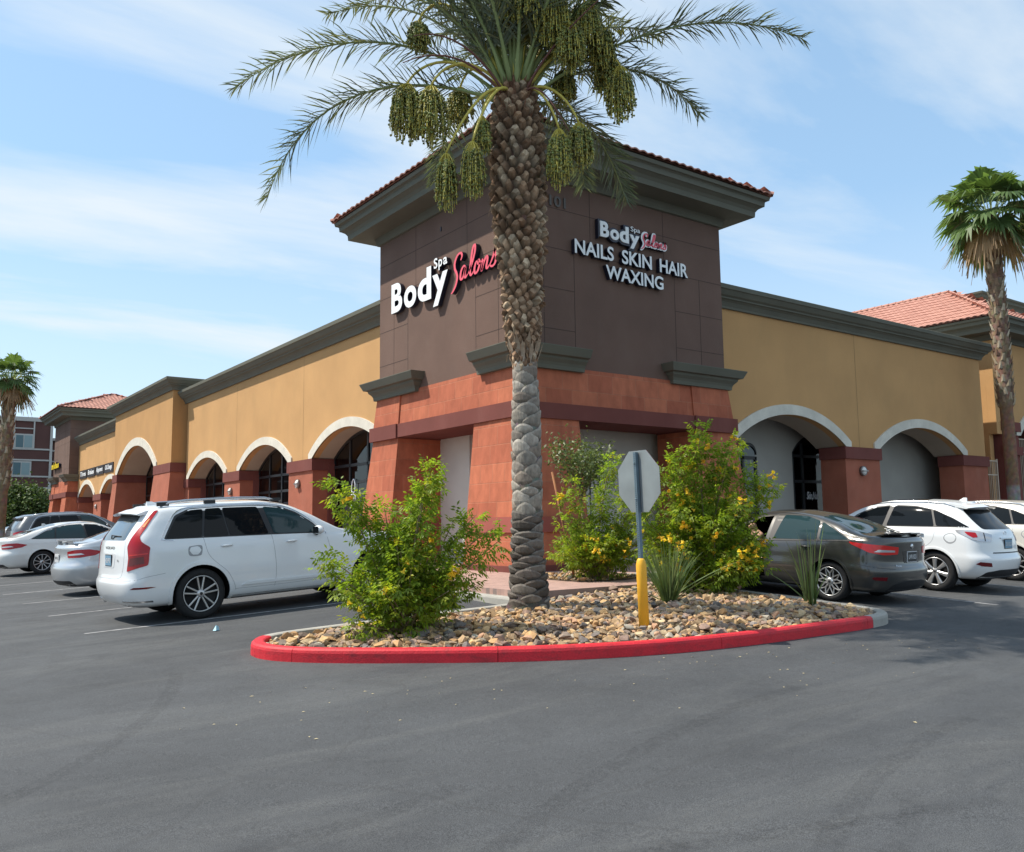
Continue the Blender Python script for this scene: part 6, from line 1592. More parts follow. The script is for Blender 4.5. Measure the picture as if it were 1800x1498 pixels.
class Body:
    def __init__(s, S):
        s.S = S; W2 = S['W'] / 2; rows = []
        for (z, w, xr, xf) in S['low']: rows.append((lambda x, z=z: z, lambda x, w=w: w * W2, xr, xf))
        belt = lambda x: interp(S['belt'], x); top = lambda x: interp(S['top'], x)
        for (f, xr, xf, tw) in S['up']:
            rows.append((lambda x, f=f: belt(x) + f * (top(x) - belt(x)), lambda x, f=f, tw=tw: S['wbelt'] * W2 - tw * max(0, f * (top(x) - belt(x))) - (S.get('edge', 0.05) if f > 0.9 else 0) - (S.get('edge2', 0.2) if f >= 1 else 0), xr, xf))
        cr_, cf = S.get('cr', 0.42), S.get('cf', 0.7); nr, nf = S.get('nr', 3.0), S.get('nf', 2.6)
        key = []
        na, nm, nb_ = 16, 84, 14
        for (zf, wf, xr, xf) in rows:
            ring = []
            for i in range(na):
                ph = math.pi / 2 * i / na; ring.append((xr + cr_ * (1 - math.cos(ph) ** (2 / nr)), math.sin(ph) ** (2 / nr) if i else 0.0))
            for i in range(nm + 1): ring.append((xr + cr_ + (xf - cf - xr - cr_) * i / nm, 1.0))
            for i in range(1, nb_ + 1):
                ph = math.pi / 2 * i / nb_; ring.append((xf - cf + cf * math.sin(ph) ** (2 / nf), max(0.0, math.cos(ph)) ** (2 / nf) if i < nb_ else 0.0))
            ws = []
            for (x, k) in ring:
                taper = 1 - S.get('tr', 0.05) * max(0, (xr + 1.0 - x)) ** 1.5 - S.get('tf', 0.06) * max(0, (x - (xf - 1.0))) ** 1.6
                ws.append((x, wf(x) * k * taper, zf(x)))
            key.append(ws)
        # refine between key rows (Catmull-Rom)
        R_ = []; K = len(key); sub = 4
        for i in range(K - 1):
            a0, a, b_, b1 = key[max(0, i - 1)], key[i], key[i + 1], key[min(K - 1, i + 2)]
            for q in range(sub):
                t_ = q / sub; r_ = []
                for p0, p1, p2, p3 in zip(a0, a, b_, b1):
                    r_.append(tuple(0.5 * (2 * v1 + (v2 - v0) * t_ + (2 * v0 - 5 * v1 + 4 * v2 - v3) * t_ * t_ + (3 * v1 - v0 - 3 * v2 + v3) * t_ ** 3) for v0, v1, v2, v3 in zip(p0, p1, p2, p3)))
                R_.append(r_)
        R_.append(key[-1])
        n = len(R_[0]); V = []; F = []
        def ringfull(r_): return [(x, -y, z) for x, y, z in r_] + [(x, y, z) for x, y, z in r_[1:-1]][::-1]
        m_ = 2 * n - 2
        for r_ in R_: V += ringfull(r_)
        for j in range(len(R_) - 1):
            for i in range(m_): F.append((j * m_ + i, j * m_ + (i + 1) % m_, (j + 1) * m_ + (i + 1) % m_, (j + 1) * m_ + i))
        def capf(j, crown, flip):
            base = j * m_; nc = 7; rowp = []
            for i in range(1, n - 1):
                a = V[base + i]; b_ = V[base + m_ - i]; ids = [base + i]
                for c_ in range(1, nc):
                    t_ = c_ / nc; V.append((a[0], a[1] + (b_[1] - a[1]) * t_, a[2] + crown(a[0]) * 4 * t_ * (1 - t_))); ids.append(len(V) - 1)
                ids.append(base + m_ - i); rowp.append(ids)
            for p, q in zip(rowp[:-1], rowp[1:]):
                for c_ in range(nc): F.append((p[c_], q[c_], q[c_ + 1], p[c_ + 1]) if not flip else (p[c_], p[c_ + 1], q[c_ + 1], q[c_]))
            F.append(tuple([base] + rowp[0][::1])[::1] if not flip else tuple([base] + rowp[0])[::-1]); F.append(tuple([base + n - 1] + rowp[-1][::-1]) if not flip else tuple([base + n - 1] + rowp[-1]))
        cw = S.get('crown', 0.03)
        capf(len(R_) - 1, lambda x: cw, False); capf(0, lambda x: 0.0, True)
        me = bpy.data.meshes.new('body'); me.from_pydata(V, [], F); me.update()
        bm = bmesh.new(); bm.from_mesh(me); bmesh.ops.remove_doubles(bm, verts=bm.verts, dist=0.0004); bmesh.ops.recalc_face_normals(bm, faces=bm.faces); bm.to_mesh(me)
        s.bvh = BVHTree.FromBMesh(bm); bm.free(); s.me = me
def proj_fn(kind):
    if kind == 'R': return lambda u, v: (Vector((u, -3, v)), Vector((0, 1, 0)))     # right flank, u = x
    if kind == 'L': return lambda u, v: (Vector((u, 3, v)), Vector((0, -1, 0)))
    if kind == 'B': return lambda u, v: (Vector((-4, u, v)), Vector((1, 0, 0)))     # from behind, u = y
    if kind == 'T': return lambda u, v: (Vector((u, v, 4)), Vector((0, 0, -1)))
    if kind == 'BR': d = Vector((1, 1, 0)).normalized(); s_ = Vector((1, -1, 0)).normalized(); return lambda u, v: (s_ * u - d * 4 + Vector((0, 0, v)), d)   # rear right corner
    if kind == 'BL': d = Vector((1, -1, 0)).normalized(); s_ = Vector((1, 1, 0)).normalized(); return lambda u, v: (s_ * u - d * 4 + Vector((0, 0, v)), d)
def patch_mesh(bvh, poly, kind, off=0.003, st=0.05, depth=0.012):
    fn = proj_fn(kind); P = []
    n = len(poly)
    for i in range(n):
        a, b_ = Vector(poly[i]), Vector(poly[(i + 1) % n]); k = max(1, int((b_ - a).length / 0.035))
        for j in range(k): P.append(a.lerp(b_, j / k))
    x0, x1 = min(p.x for p in P), max(p.x for p in P); y0, y1 = min(p.y for p in P), max(p.y for p in P)
    PT = [tuple(p) for p in P]
    ex = [Vector((x, y)) for x in frange(x0, x1, st) for y in frange(y0, y1, st) if inpoly(x, y, PT) and edgedist(x, y, PT) > st * 0.35] if (x1 - x0 > st and y1 - y0 > st) else []
    res = delaunay_2d_cdt(P + ex, [], [list(range(len(P)))], 1, 1e-6)
    V = []; ok = []
    for v in res[0]:
        o, d = fn(v.x, v.y); h = bvh.ray_cast(o, d)
        if h[0] is None: V.append(None); continue
        V.append((h[0], h[1] if h[1].dot(d) < 0 else -h[1]))
    F = [tuple(f) for f in res[2] if all(V[i] is not None for i in f)]
    return V, F
def patch(body, parent, name, poly, kind, m, off=0.003, st=0.05, depth=0.015, smooth=True, par_=None):
    V, F = patch_mesh(body.bvh, poly, kind, off, st, depth)
    mb = MB(); mb.local = True
    idx = {}; top_ = []; 
    for i, v in enumerate(V):
        if v is None: continue
        idx[i] = len(top_); top_.append(v[0] + v[1] * off)
    F2 = [tuple(idx[i] for i in f) for f in F]
    fn = proj_fn(kind)
    # face the viewer side
    if F2:
        o, d = fn(0, 0); a, b_, c_ = (top_[i] for i in F2[0][:3])
        if (b_ - a).cross(c_ - a).dot(d) > 0: F2 = [f[::-1] for f in F2]
    mb.add(top_, F2, 0, smooth)
    ed = {}
    for f in F2:
        for i in range(len(f)): ed[(f[i], f[(i + 1) % len(f)])] = 1
    low = {}
    inv = {b2: a2 for a2, b2 in idx.items()}
    vs = []; fs = []
    for (a, b_) in ed:
        if (b_, a) in ed: continue
        k = len(vs); na_, nb2 = V[inv[a]][1], V[inv[b_]][1]
        vs += [top_[a], top_[b_], top_[b_] - nb2 * (depth + off), top_[a] - na_ * (depth + off)]; fs.append((k, k + 3, k + 2, k + 1))
    mb.add(vs, fs, 0)
    return mb.build(name, m, parent)
def stroke_poly(pts, w):
    L = []; Rr = []
    for i, p in enumerate(pts):
        a = Vector(pts[max(0, i - 1)]); b_ = Vector(pts[min(len(pts) - 1, i + 1)]); d = (b_ - a).normalized(); n = Vector((-d.y, d.x)) * w / 2
        L.append((p[0] + n.x, p[1] + n.y)); Rr.append((p[0] - n.x, p[1] - n.y))
    return L + Rr[::-1]
def seam(body, parent, pts, kind, w=0.0055, m=None, name='panel_gap', off=0.0012):
    return patch(body, parent, name, stroke_poly(smooth_path(pts, 4) if len(pts) > 2 else pts, w), kind, m or M_seam, off, 0.2, 0.002)
def rounded(poly, r_=0.03, k=3):
    out_ = []; n = len(poly)
    for i in range(n):
        p0, p1, p2 = Vector(poly[i - 1]), Vector(poly[i]), Vector(poly[(i + 1) % n]); a = (p0 - p1); b_ = (p2 - p1); ra = min(r_, a.length * 0.45); rb = min(r_, b_.length * 0.45)
        A, B = p1 + a.normalized() * ra, p1 + b_.normalized() * rb
        for j in range(k + 1):
            t_ = j / k; q = A * (1 - t_) ** 2 + p1 * 2 * t_ * (1 - t_) + B * t_ * t_; out_.append((q.x, q.y))
    return out_
def make_wheel(parent, c, side, Rt, Rr, width, style, lab=None):
    """wheel centre c on the outer face plane; side -1 right, +1 left"""
    s = side
    w_ = MB(); w_.local = True
    y0 = c[1]
    def L(prof, m=0): 
        w_.lathe([(r_, h * s) for r_, h in prof], c, 44, m, 'y')
    L([(Rr, -width), (Rt - 0.02, -width), (Rt, -width + 0.03), (Rt, -0.035), (Rt - 0.012, -0.012), (Rt - 0.05, 0.0), (Rr + 0.03, 0.0), (Rr + 0.004, -0.012), (Rr, -0.03)])
    root = w_.build('wheel', M_tyre, parent)
    r = MB(); r.local = True
    def LL(mb_, prof): mb_.lathe([(a, h * s) for a, h in prof], c, 40, 0, 'y')
    LL(r, [(Rr + 0.004, -0.006), (Rr - 0.002, -0.001), (Rr - 0.010, -0.008), (Rr - 0.014, -0.02)])
    def spoke(a, wi, wo, r0, r1, d0, d1, th=0.022):
        ca, sa = math.cos(a), math.sin(a); er = Vector((ca, 0, sa)); et = Vector((-sa, 0, ca)); C = Vector(c); oy = Vector((0, s, 0))
        p = []
        for (rr, w, dd) in ((r0, wi, d0), ((r0 + r1) / 2, (wi + wo) / 2 * 0.86, (d0 + d1) / 2 + 0.004), (r1, wo, d1)):
            q = C + er * rr + oy * dd; p += [q - et * w / 2, q - et * w * 0.28 + oy * 0.008, q + et * w * 0.28 + oy * 0.008, q + et * w / 2, q + et * w / 2 - oy * th, q - et * w / 2 - oy * th]
        F = []
        for i in range(2):
            for k in range(6): F.append((i * 6 + k, i * 6 + (k + 1) % 6, (i + 1) * 6 + (k + 1) % 6, (i + 1) * 6 + k))
        r.add(p, F, 0)
    def slant(a0, a1, r0, r1, w, d0, d1, th=0.02):
        C = Vector(c); oy = Vector((0, s, 0)); A = C + Vector((math.cos(a0), 0, math.sin(a0))) * r0 + oy * d0; B = C + Vector((math.cos(a1), 0, math.sin(a1))) * r1 + oy * d1; d = (B - A).normalized(); et = d.cross(oy).normalized()
        p = []
        for q in (A, B): p += [q - et * w / 2, q - et * w * 0.25 + oy * 0.006, q + et * w * 0.25 + oy * 0.006, q + et * w / 2, q + et * w / 2 - oy * th, q - et * w / 2 - oy * th]
        r.add(p, [(k, (k + 1) % 6, 6 + (k + 1) % 6, 6 + k) for k in range(6)], 0)
    Ri = Rr - 0.012
    if style == 'five_v':
        for i in range(5):
            a = i * 2 * math.pi / 5 + math.pi / 2
            for q in (-1, 1): slant(a + q * 0.30, a + q * 0.21, 0.055, Ri, 0.026, -0.022, -0.01)
    elif style == 'seven':
        for i in range(7): spoke(i * 2 * math.pi / 7 + math.pi / 2, 0.05, 0.085, 0.04, Ri, -0.02, -0.006, 0.03)
    elif style == 'mesh':
        for i in range(5):
            a = i * 2 * math.pi / 5 + math.pi / 2
            spoke(a, 0.03, 0.026, 0.03, Ri * 0.6, -0.03, -0.018)
            slant(a, a + 0.30, Ri * 0.58, Ri, 0.018, -0.018, -0.008); slant(a, a - 0.30, Ri * 0.58, Ri, 0.018, -0.018, -0.008)
            slant(a + 0.628, a + 0.33, Ri * 0.42, Ri * 0.98, 0.017, -0.022, -0.01); slant(a - 0.628, a - 0.33, Ri * 0.42, Ri * 0.98, 0.017, -0.022, -0.01)
            slant(a + 0.628, a + 0.1, Ri * 0.44, 0.04, 0.022, -0.022, -0.03); slant(a - 0.628, a - 0.1, Ri * 0.44, 0.04, 0.022, -0.022, -0.03)
    else:
        for i in range(10): spoke(i * 2 * math.pi / 10 + math.pi / 2, 0.026, 0.03, 0.04, Ri, -0.028, -0.01)
    LL(r, [(0.0, -0.006), (0.035, -0.008), (0.062, -0.018), (0.066, -0.05), (0.0, -0.05)])
    rim = r.build('rim', M_rim, None); rim.parent = root
    bk = MB(); bk.local = True; LL(bk, [(0, -0.10), (Rr - 0.01, -0.10), (Rr - 0.01, -0.05)]); 
    o = bk.build('brake_disc', M_rimdark, None); o.parent = root
    o = MB(); o.local = True; LL(o, [(0, -0.003), (0.02, -0.003), (0.024, -0.008)]); q = o.build('hub_cap', M_rimdark, None); q.parent = root
    return root
def car(name, label, S, O, heading, group=None, zadd=0.0):
    a = R(heading); d = Vector((math.cos(a), math.sin(a), 0)); z0 = gz(O[0], O[1]); z1 = gz(O[0] + d.x * S['WB'], O[1] + d.y * S['WB'])
    root = bpy.data.objects.new(name, None); COL.objects.link(root); root.location = (O[0], O[1], z0 + zadd)
    root.rotation_mode = 'XYZ'; root.rotation_euler = (0, -math.atan2(z1 - z0, S['WB']), a); root['_local'] = 1
    tag(root, label, 'car', group)
    B = Body(S)
    body = bpy.data.objects.new('body', B.me); COL.objects.link(body); B.me.materials.append(S['paint']); B.me.materials.append(M_under)
    # wheel wells
    cb = MB(); cb.local = True
    if 'cutbox' in S:
        c_ = S['cutbox']; n_ = len(c_); cb.add([(x, 0.22, z) for x, z in c_] + [(x, 1.4, z) for x, z in c_], [tuple(range(n_)), tuple(range(n_, 2 * n_))[::-1]] + [(i, (i + 1) % n_, n_ + (i + 1) % n_, n_ + i) for i in range(n_)])
    for x in (0, S['WB']):
        for s_ in (-1, 1):
            y_o = s_ * (S['W'] / 2 + 0.2); y_i = s_ * (S['W'] / 2 - 0.34)
            n = 40; vs = []
            for y in (y_o, y_i):
                for k in range(n): t_ = 2 * math.pi * k / n; vs.append((x + S['Ra'] * math.cos(t_), y, S['Rt'] + S['Ra'] * math.sin(t_) * S.get('ry', 1.0)))
            cb.add(vs, [(k, (k + 1) % n, n + (k + 1) % n, n + k) for k in range(n)] + [tuple(range(n)), tuple(range(n, 2 * n))[::-1]])
    cut_ = cb.build('cut', M_under); fixnorm(cut_)
    cut_.data.materials.clear(); cut_.data.materials.append(S['paint']); cut_.data.materials.append(M_under)
    cut_.data.polygons.foreach_set('material_index', [1] * len(cut_.data.polygons))
    md = body.modifiers.new('b', 'BOOLEAN'); md.operation = 'DIFFERENCE'; md.object = cut_; md.solver = 'EXACT'
    dg = bpy.context.evaluated_depsgraph_get(); dg.update()
    nm = bpy.data.meshes.new_from_object(body.evaluated_get(dg)); body.modifiers.clear(); body.data = nm; nm.name = 'body'
    bpy.data.objects.remove(cut_)
    nm.polygons.foreach_set('use_smooth', [True] * len(nm.polygons)); nm.set_sharp_from_angle(angle=R(38))
    # belly in black
    for p in nm.polygons:
        if p.center.z < S['low'][0][0] + 0.01: p.material_index = 1
    body.parent = root
    g_ = B
    for x, wl in ((0, 'r'), (S['WB'], 'f')):
        for s_ in (-1, 1):
            make_wheel(root, (x, s_ * (S['W'] / 2 - 0.035), S['Rt']), s_, S['Rt'], S['Rr'], 0.23, S['rim'])
            # arch lip following the flank
            if S.get('lip', 1):
                arc = [(x + (S['Ra'] + S['lipw'] / 2 + 0.002) * math.cos(R(q)), S['Rt'] + (S['Ra'] + S['lipw'] / 2 + 0.002) * S.get('ry', 1.0) * math.sin(R(q))) for q in range(-18, 199, 9)]
                patch(B, root, 'wheel_arch_lip', stroke_poly(arc, S['lipw']), 'R' if s_ < 0 else 'L', S.get('lipmat', S['paint']), 0.016, 0.2, 0.014)
    for k_ in ('R', 'L'):
        if 'pillar' in S: patch(B, root, 'pillar_trim', rounded(S['left_pillar'] if (k_ == 'L' and 'left_pillar' in S) else S['pillar'], 0.04), k_, M_blackpl, 0.0012, 0.07, 0.003)
        for i, (poly, m) in enumerate(S['glass'][:S.get('left_n', 9)] if k_ == 'L' else S['glass']): patch(B, root, 'side_window', rounded(poly, 0.035), k_, m, 0.0045, 0.07, 0.004)
        if 'trim' in S: 
            pts, m, w = S['trim']; patch(B, root, 'window_trim', stroke_poly(smooth_path(pts, 3), w), k_, m, 0.007, 0.2, 0.006)
        for pts in S['seams']: seam(B, root, pts, k_, 0.003 if len(pts) > 8 else 0.0055, m=S.get('gap', M_seam))
        for (x, z) in S['handles']:
            mb = MB(); mb.local = True; sg_ = -1 if k_ == 'R' else 1
            h = B.bvh.ray_cast(Vector((x, sg_ * 3, z)), Vector((0, -sg_, 0)))[0]
            mb.tube([(x - 0.09, h.y - sg_ * 0.006, z - 0.004), (x - 0.07, h.y + sg_ * 0.022, z), (x + 0.07, h.y + sg_ * 0.024, z + 0.004), (x + 0.09, h.y - sg_ * 0.006, z + 0.004)], [0.012, 0.017, 0.017, 0.012], 8)
            mb.build('door_handle', S.get('handle_m', S['paint']), root)
        if 'mirror' in S:
            x, z = S['mirror']; sg_ = -1 if k_ == 'R' else 1; yb = S['wbelt'] * S['W'] / 2
            mb = MB(); mb.local = True
            C = Vector((x, sg_ * (yb + 0.11), z)); bmx = bmesh.new(); bmesh.ops.create_uvsphere(bmx, u_segments=16, v_segments=10, radius=1)
            vs = [(C.x + max(-0.55, v.co.x) * 0.085, C.y + v.co.y * 0.12 , C.z + v.co.z * 0.075) for v in bmx.verts]; fs = [tuple(v.index for v in f.verts) for f in bmx.faces]; bmx.free(); mb.add(vs, fs, 0, True)
            mi = mb.build('side_mirror', S['paint'], root)
            mb = MB(); mb.local = True; mb.tube([(x + 0.03, sg_ * (yb - 0.03), z - 0.07), (x, sg_ * (yb + 0.06), z - 0.06)], 0.028, 6); q = mb.build('mirror_arm', M_blackpl, None); q.parent = mi
            mb = MB(); mb.local = True; mb.obox(Vector((x - 0.05, sg_ * (yb + 0.11), z)), (0.002, 0, 0), (0, 0.09, 0), (0, 0, 0.055)); q = mb.build('mirror_glass', M_cglass, None); q.parent = mi
    for nm_, poly, k_, m, off in S['patches']: patch(B, root, nm_, poly, k_, m, off, 0.06)
    return root, B
def bar3(root, name, pts, r_, m, n=8):
    mb = MB(); mb.local = True; mb.tube(pts, r_, n); return mb.build(name, m, root)
def lbox(root, name, c, h, m, bev=0):
    mb = MB(); mb.local = True; mb.obox(c, (h[0], 0, 0), (0, h[1], 0), (0, 0, h[2])); return mb.build(name, m, root)
def plate(root, B, y, z, m=M_plate, txt=None, tm=None, w=0.305, h=0.152):
    hit = B.bvh.ray_cast(Vector((-4, y, z)), Vector((1, 0, 0)))[0]; hx = hit.x
    mb = MB(); mb.local = True; mb.obox(Vector((hx - 0.008, y, z)), (0.006, 0, 0), (0, w / 2 + 0.012, 0), (0, 0, h / 2 + 0.012)); f = mb.build('licence_plate', M_blackpl if m is M_plate else M_platew, root)
    mb = MB(); mb.local = True; mb.obox(Vector((hx - 0.015, y, z)), (0.002, 0, 0), (0, w / 2, 0), (0, 0, h / 2)); q = mb.build('plate_face', m, None); q.parent = f
    if txt:
        V, F = fit_text(txt, -w * 0.42, w * 0.42, -h * 0.24, h * 0.24, 0.02); mb = MB(); mb.local = True
        mb.add([(hx - 0.0185, y - v[0], z + v[1]) for v in V], F); q = mb.build('plate_number', tm, None); q.parent = f

P_white = paint('white_car_paint', (0.74, 0.76, 0.77), 0.0, 0.3)
P_pearl = paint('pearl_white_paint', (0.72, 0.72, 0.70), 0.05, 0.28)
P_silver = paint('silver_car_paint', (0.52, 0.54, 0.56), 0.55, 0.3)
P_grey = paint('dark_grey_metallic_paint', (0.060, 0.058, 0.054), 0.5, 0.28)
P_gunm = paint('gunmetal_paint', (0.12, 0.13, 0.14), 0.55, 0.32)
P_cream = paint('champagne_white_paint', (0.70, 0.67, 0.60), 0.15, 0.3)
P_black = paint('black_car_paint', (0.015, 0.015, 0.016), 0.2, 0.25)

# ---- the big white SUV
SUV = dict(paint=P_white, W=1.94, WB=2.98, Rt=0.378, Rr=0.268, Ra=0.435, rim='five_v', lipw=0.05, wbelt=0.945, cr=0.37, nr=3.5, cf=0.8, tr=0.028, edge=0.03, edge2=0.20, crown=0.022,
    low=[(0.24, 0.80, -0.86, 3.70), (0.29, 0.93, -1.00, 3.80), (0.42, 0.985, -1.09, 3.86), (0.60, 0.995, -1.12, 3.87), (0.70, 1.0, -1.085, 3.86), (0.90, 0.995, -1.065, 3.82), (1.08, 0.985, -1.05, 3.74)],
    belt=[(-1.1, 1.25), (0, 1.215), (1.5, 1.20), (2.2, 1.17), (3.0, 1.10), (3.87, 0.88)],
    top=[(-1.1, 1.60), (-0.85, 1.695), (-0.4, 1.74), (0.3, 1.765), (1.0, 1.76), (1.45, 1.71), (1.85, 1.55), (2.2, 1.34), (2.45, 1.215), (2.8, 1.18), (3.3, 1.08), (3.87, 0.92)],
    up=[(0.0, -1.02, 3.62, 0.42), (0.33, -0.93, 3.60, 0.42), (0.66, -0.81, 3.58, 0.43), (0.92, -0.72, 3.56, 0.46), (1.0, -0.64, 3.50, 0.48)],
    glass=[([(-0.50, 1.245), (-0.30, 1.55), (-0.08, 1.645), (0.12, 1.655), (0.03, 1.235)], M_cglass), ([(0.065, 1.235), (0.155, 1.657), (0.40, 1.662), (0.45, 1.225)], M_cglass), ([(0.475, 1.225), (0.425, 1.66), (1.00, 1.652), (1.11, 1.21)], M_cglass), ([(1.20, 1.208), (1.10, 1.648), (1.38, 1.615), (1.62, 1.515), (1.85, 1.36), (2.05, 1.185)], M_cglass2)],
    pillar=[(-0.54, 1.228), (-0.33, 1.575), (-0.09, 1.672), (0.42, 1.687), (1.05, 1.677), (1.40, 1.64), (1.66, 1.53), (1.90, 1.355), (2.10, 1.165), (1.2, 1.192)],
    trim=([(-0.40, 1.208), (-0.55, 1.226), (-0.55, 1.27), (-0.34, 1.59), (-0.09, 1.687), (0.5, 1.702), (1.05, 1.692), (1.42, 1.650), (1.68, 1.535), (1.92, 1.36), (2.12, 1.165)], M_chrome, 0.014),
    seams=[[(0.05, 1.24), (0.10, 1.0), (0.20, 0.86), (0.40, 0.68), (0.50, 0.50), (0.53, 0.38)], [(1.15, 1.215), (1.19, 0.9), (1.20, 0.6), (1.17, 0.38)], [(2.10, 1.19), (2.16, 0.95), (2.22, 0.7), (2.28, 0.45)], [(0.53, 0.40), (1.4, 0.40), (2.3, 0.42)],
           [(-0.17, 1.10), (-0.02, 1.11), (0.02, 1.08), (0.01, 0.99), (-0.02, 0.955), (-0.15, 0.955), (-0.19, 0.99), (-0.19, 1.07), (-0.17, 1.10)]],
    handles=[(0.40, 1.075), (1.48, 1.07)], mirror=(1.93, 1.22), gap=M_seamw,
    patches=[])
def suv_tail(side): return None
big, B = car('parked_suv', 'large white SUV with tall red tail lamps parked nearest, left of the island', SUV, (-6.86, -0.10), 3.5)
# tailgate glass, lamps, bumper trim
patch(B, big, 'rear_window', rounded([(-0.60, 1.245), (-0.52, 1.60), (0.52, 1.60), (0.60, 1.245)], 0.05), 'B', M_rglass, 0.002)
for k_, s_ in (('BR', -1), ('BL', 1)):
    # tall lamp hugging the pillar, kinked outward at the shoulder
    def q(pts): return [(u, z) for u, z in pts]
    lamp = [(0.055, 1.66), (0.105, 1.665), (0.03, 1.42), (-0.02, 1.29), (0.02, 1.22), (0.135, 1.13), (0.125, 0.92), (0.115, 0.87), (-0.19, 0.79), (-0.165, 0.99), (-0.20, 1.15), (-0.15, 1.27), (-0.05, 1.46)]
    L_ = patch(B, big, 'tail_lamp', rounded(lamp, 0.02), k_, M_tail, 0.010, 0.05, 0.02)
    o = patch(B, big, 'x', [(-0.15, 1.03), (0.115, 1.05), (0.112, 1.032), (-0.15, 1.012)], k_, M_tail2, 0.013, 0.2, 0.004); o.name = 'lamp_strip'; o.parent = L_
    o = patch(B, big, 'x', [(-0.16, 0.87), (-0.135, 0.985), (0.07, 1.0), (0.075, 0.90)], k_, M_taild, 0.013, 0.2, 0.004); o.name = 'lamp_segment'; o.parent = L_
    o = patch(B, big, 'x', [(-0.03, 1.42), (0.005, 1.42), (0.045, 1.54), (0.02, 1.54)], k_, M_amber, 0.013, 0.2, 0.004); o.name = 'indicator_segment'; o.parent = L_
    patch(B, big, 'bumper_reflector', [(-0.12, 0.535), (-0.06, 0.56), (0.14, 0.555), (0.20, 0.545), (0.10, 0.53)], k_, M_taild, 0.006, 0.2)
    patch(B, big, 'bumper_trim', [(-0.33, 0.34), (-0.1, 0.335), (0.15, 0.33), (0.15, 0.355), (-0.1, 0.36), (-0.33, 0.365)], k_, M_chrome, 0.006, 0.2)
    seam(B, big, [(-0.32, 0.66), (-0.05, 0.665), (0.10, 0.70), (0.3, 0.735)], k_, m=M_seamw)
    bar3(big, 'exhaust_tip', [(-0.80, s_ * 0.60, 0.315), (-0.985, s_ * 0.61, 0.31)], [0.042, 0.045], M_chrome, 14)
mb = MB(); mb.local = True
vs = []
for x, z in ((-0.50, 1.745), (-0.80, 1.70), (-0.93, 1.655), (-0.90, 1.635), (-0.62, 1.66)):
    for y in (-0.60, -0.45, 0, 0.45, 0.60): vs.append((x + 0.10 * (abs(y) / 0.6) ** 2, y, z - 0.035 * (abs(y) / 0.6) ** 2))
mb.add(vs, [(i * 5 + k, i * 5 + k + 1, ((i + 1) % 5) * 5 + k + 1, ((i + 1) % 5) * 5 + k) for i in range(5) for k in range(4)] + [tuple(i * 5 for i in range(5)), tuple(i * 5 + 4 for i in range(5))[::-1]], 0, False)
fixnorm(mb.build('roof_spoiler', P_white, big))
patch(B, big, 'spoiler_shadow_panel', [(-0.50, 1.53), (-0.48, 1.63), (0.48, 1.63), (0.50, 1.53)], 'B', M_blackpl, 0.006)
bar3(big, 'rear_wiper', [(-1.02, 0.0, 1.27), (-1.01, 0.02, 1.32), (-0.99, -0.38, 1.30)], 0.010, M_blackpl, 6)
seam(B, big, [(-0.62, 1.24), (-0.64, 1.05), (-0.62, 0.78), (-0.5, 0.69), (0, 0.68), (0.5, 0.69), (0.62, 0.78), (0.64, 1.05), (0.62, 1.24)], 'B', m=M_seamw)
patch(B, big, 'plate_recess', rounded([(-0.27, 0.84), (-0.30, 1.05), (0.30, 1.05), (0.27, 0.84)], 0.03), 'B', P_white, 0.004)
plate(big, B, 0, 0.945, M_plate, '42B 907', M_platew)
V, F = fit_text('VOLVO', -0.24, 0.24, 1.115, 1.155, 0.02); mb = MB(); mb.local = True
mb.add([(B.bvh.ray_cast(Vector((-4, -v[0], v[1])), Vector((1, 0, 0)))[0].x - 0.006, -v[0], v[1]) for v in V], F); mb.build('badge_lettering', M_blackpl, big)
V, F = fit_text('T6', -0.50 + 0.9, -0.44 + 0.9, 0.93, 0.965, 0.02); mb = MB(); mb.local = True
mb.add([(B.bvh.ray_cast(Vector((-4, -v[0], v[1])), Vector((1, 0, 0)))[0].x - 0.006, -v[0], v[1]) for v in V], F); mb.build('badge_lettering', M_blackpl, big)
for s_ in (-1, 1):
    y = s_ * 0.60
    pts = [(-0.48, y * 0.96, 1.725), (-0.35, y, 1.775), (-0.1, y * 1.01, 1.80), (0.7, y * 1.01, 1.81), (1.2, y, 1.79), (1.48, y * 0.97, 1.735)]
    rl = bar3(big, 'roof_rail', pts, [0.016, 0.02, 0.02, 0.02, 0.02, 0.014], M_chrome, 8)
    for x0 in (-0.44, 0.28, 1.38):
        mb = MB(); mb.local = True; mb.obox(Vector((x0, y * 0.985, 1.758)), (0.09, 0, 0), (0, 0.017, 0), (0, 0, 0.03)); q = mb.build('rail_foot', M_blackpl, None); q.parent = rl
mb = MB(); mb.local = True; mb.frustum((-0.50, -0.30, -0.035, 0.035), 1.75, (-0.50, -0.42, -0.012, 0.012), 1.815); mb.build('roof_fin', P_white, big)
patch(B, big, 'sill_trim', [(0.42, 0.245), (0.42, 0.30), (2.55, 0.30), (2.55, 0.245)], 'R', M_blackpl, 0.004, 0.2)
patch(B, big, 'sill_moulding', [(0.62, 0.445), (0.72, 0.49), (2.3, 0.485), (2.3, 0.45)], 'R', P_white, 0.016, 0.1)
patch(B, big, 'windscreen', rounded([(2.36, -0.70), (2.36, 0.70), (1.52, 0.56), (1.52, -0.56)], 0.05), 'T', M_cglass, 0.003)

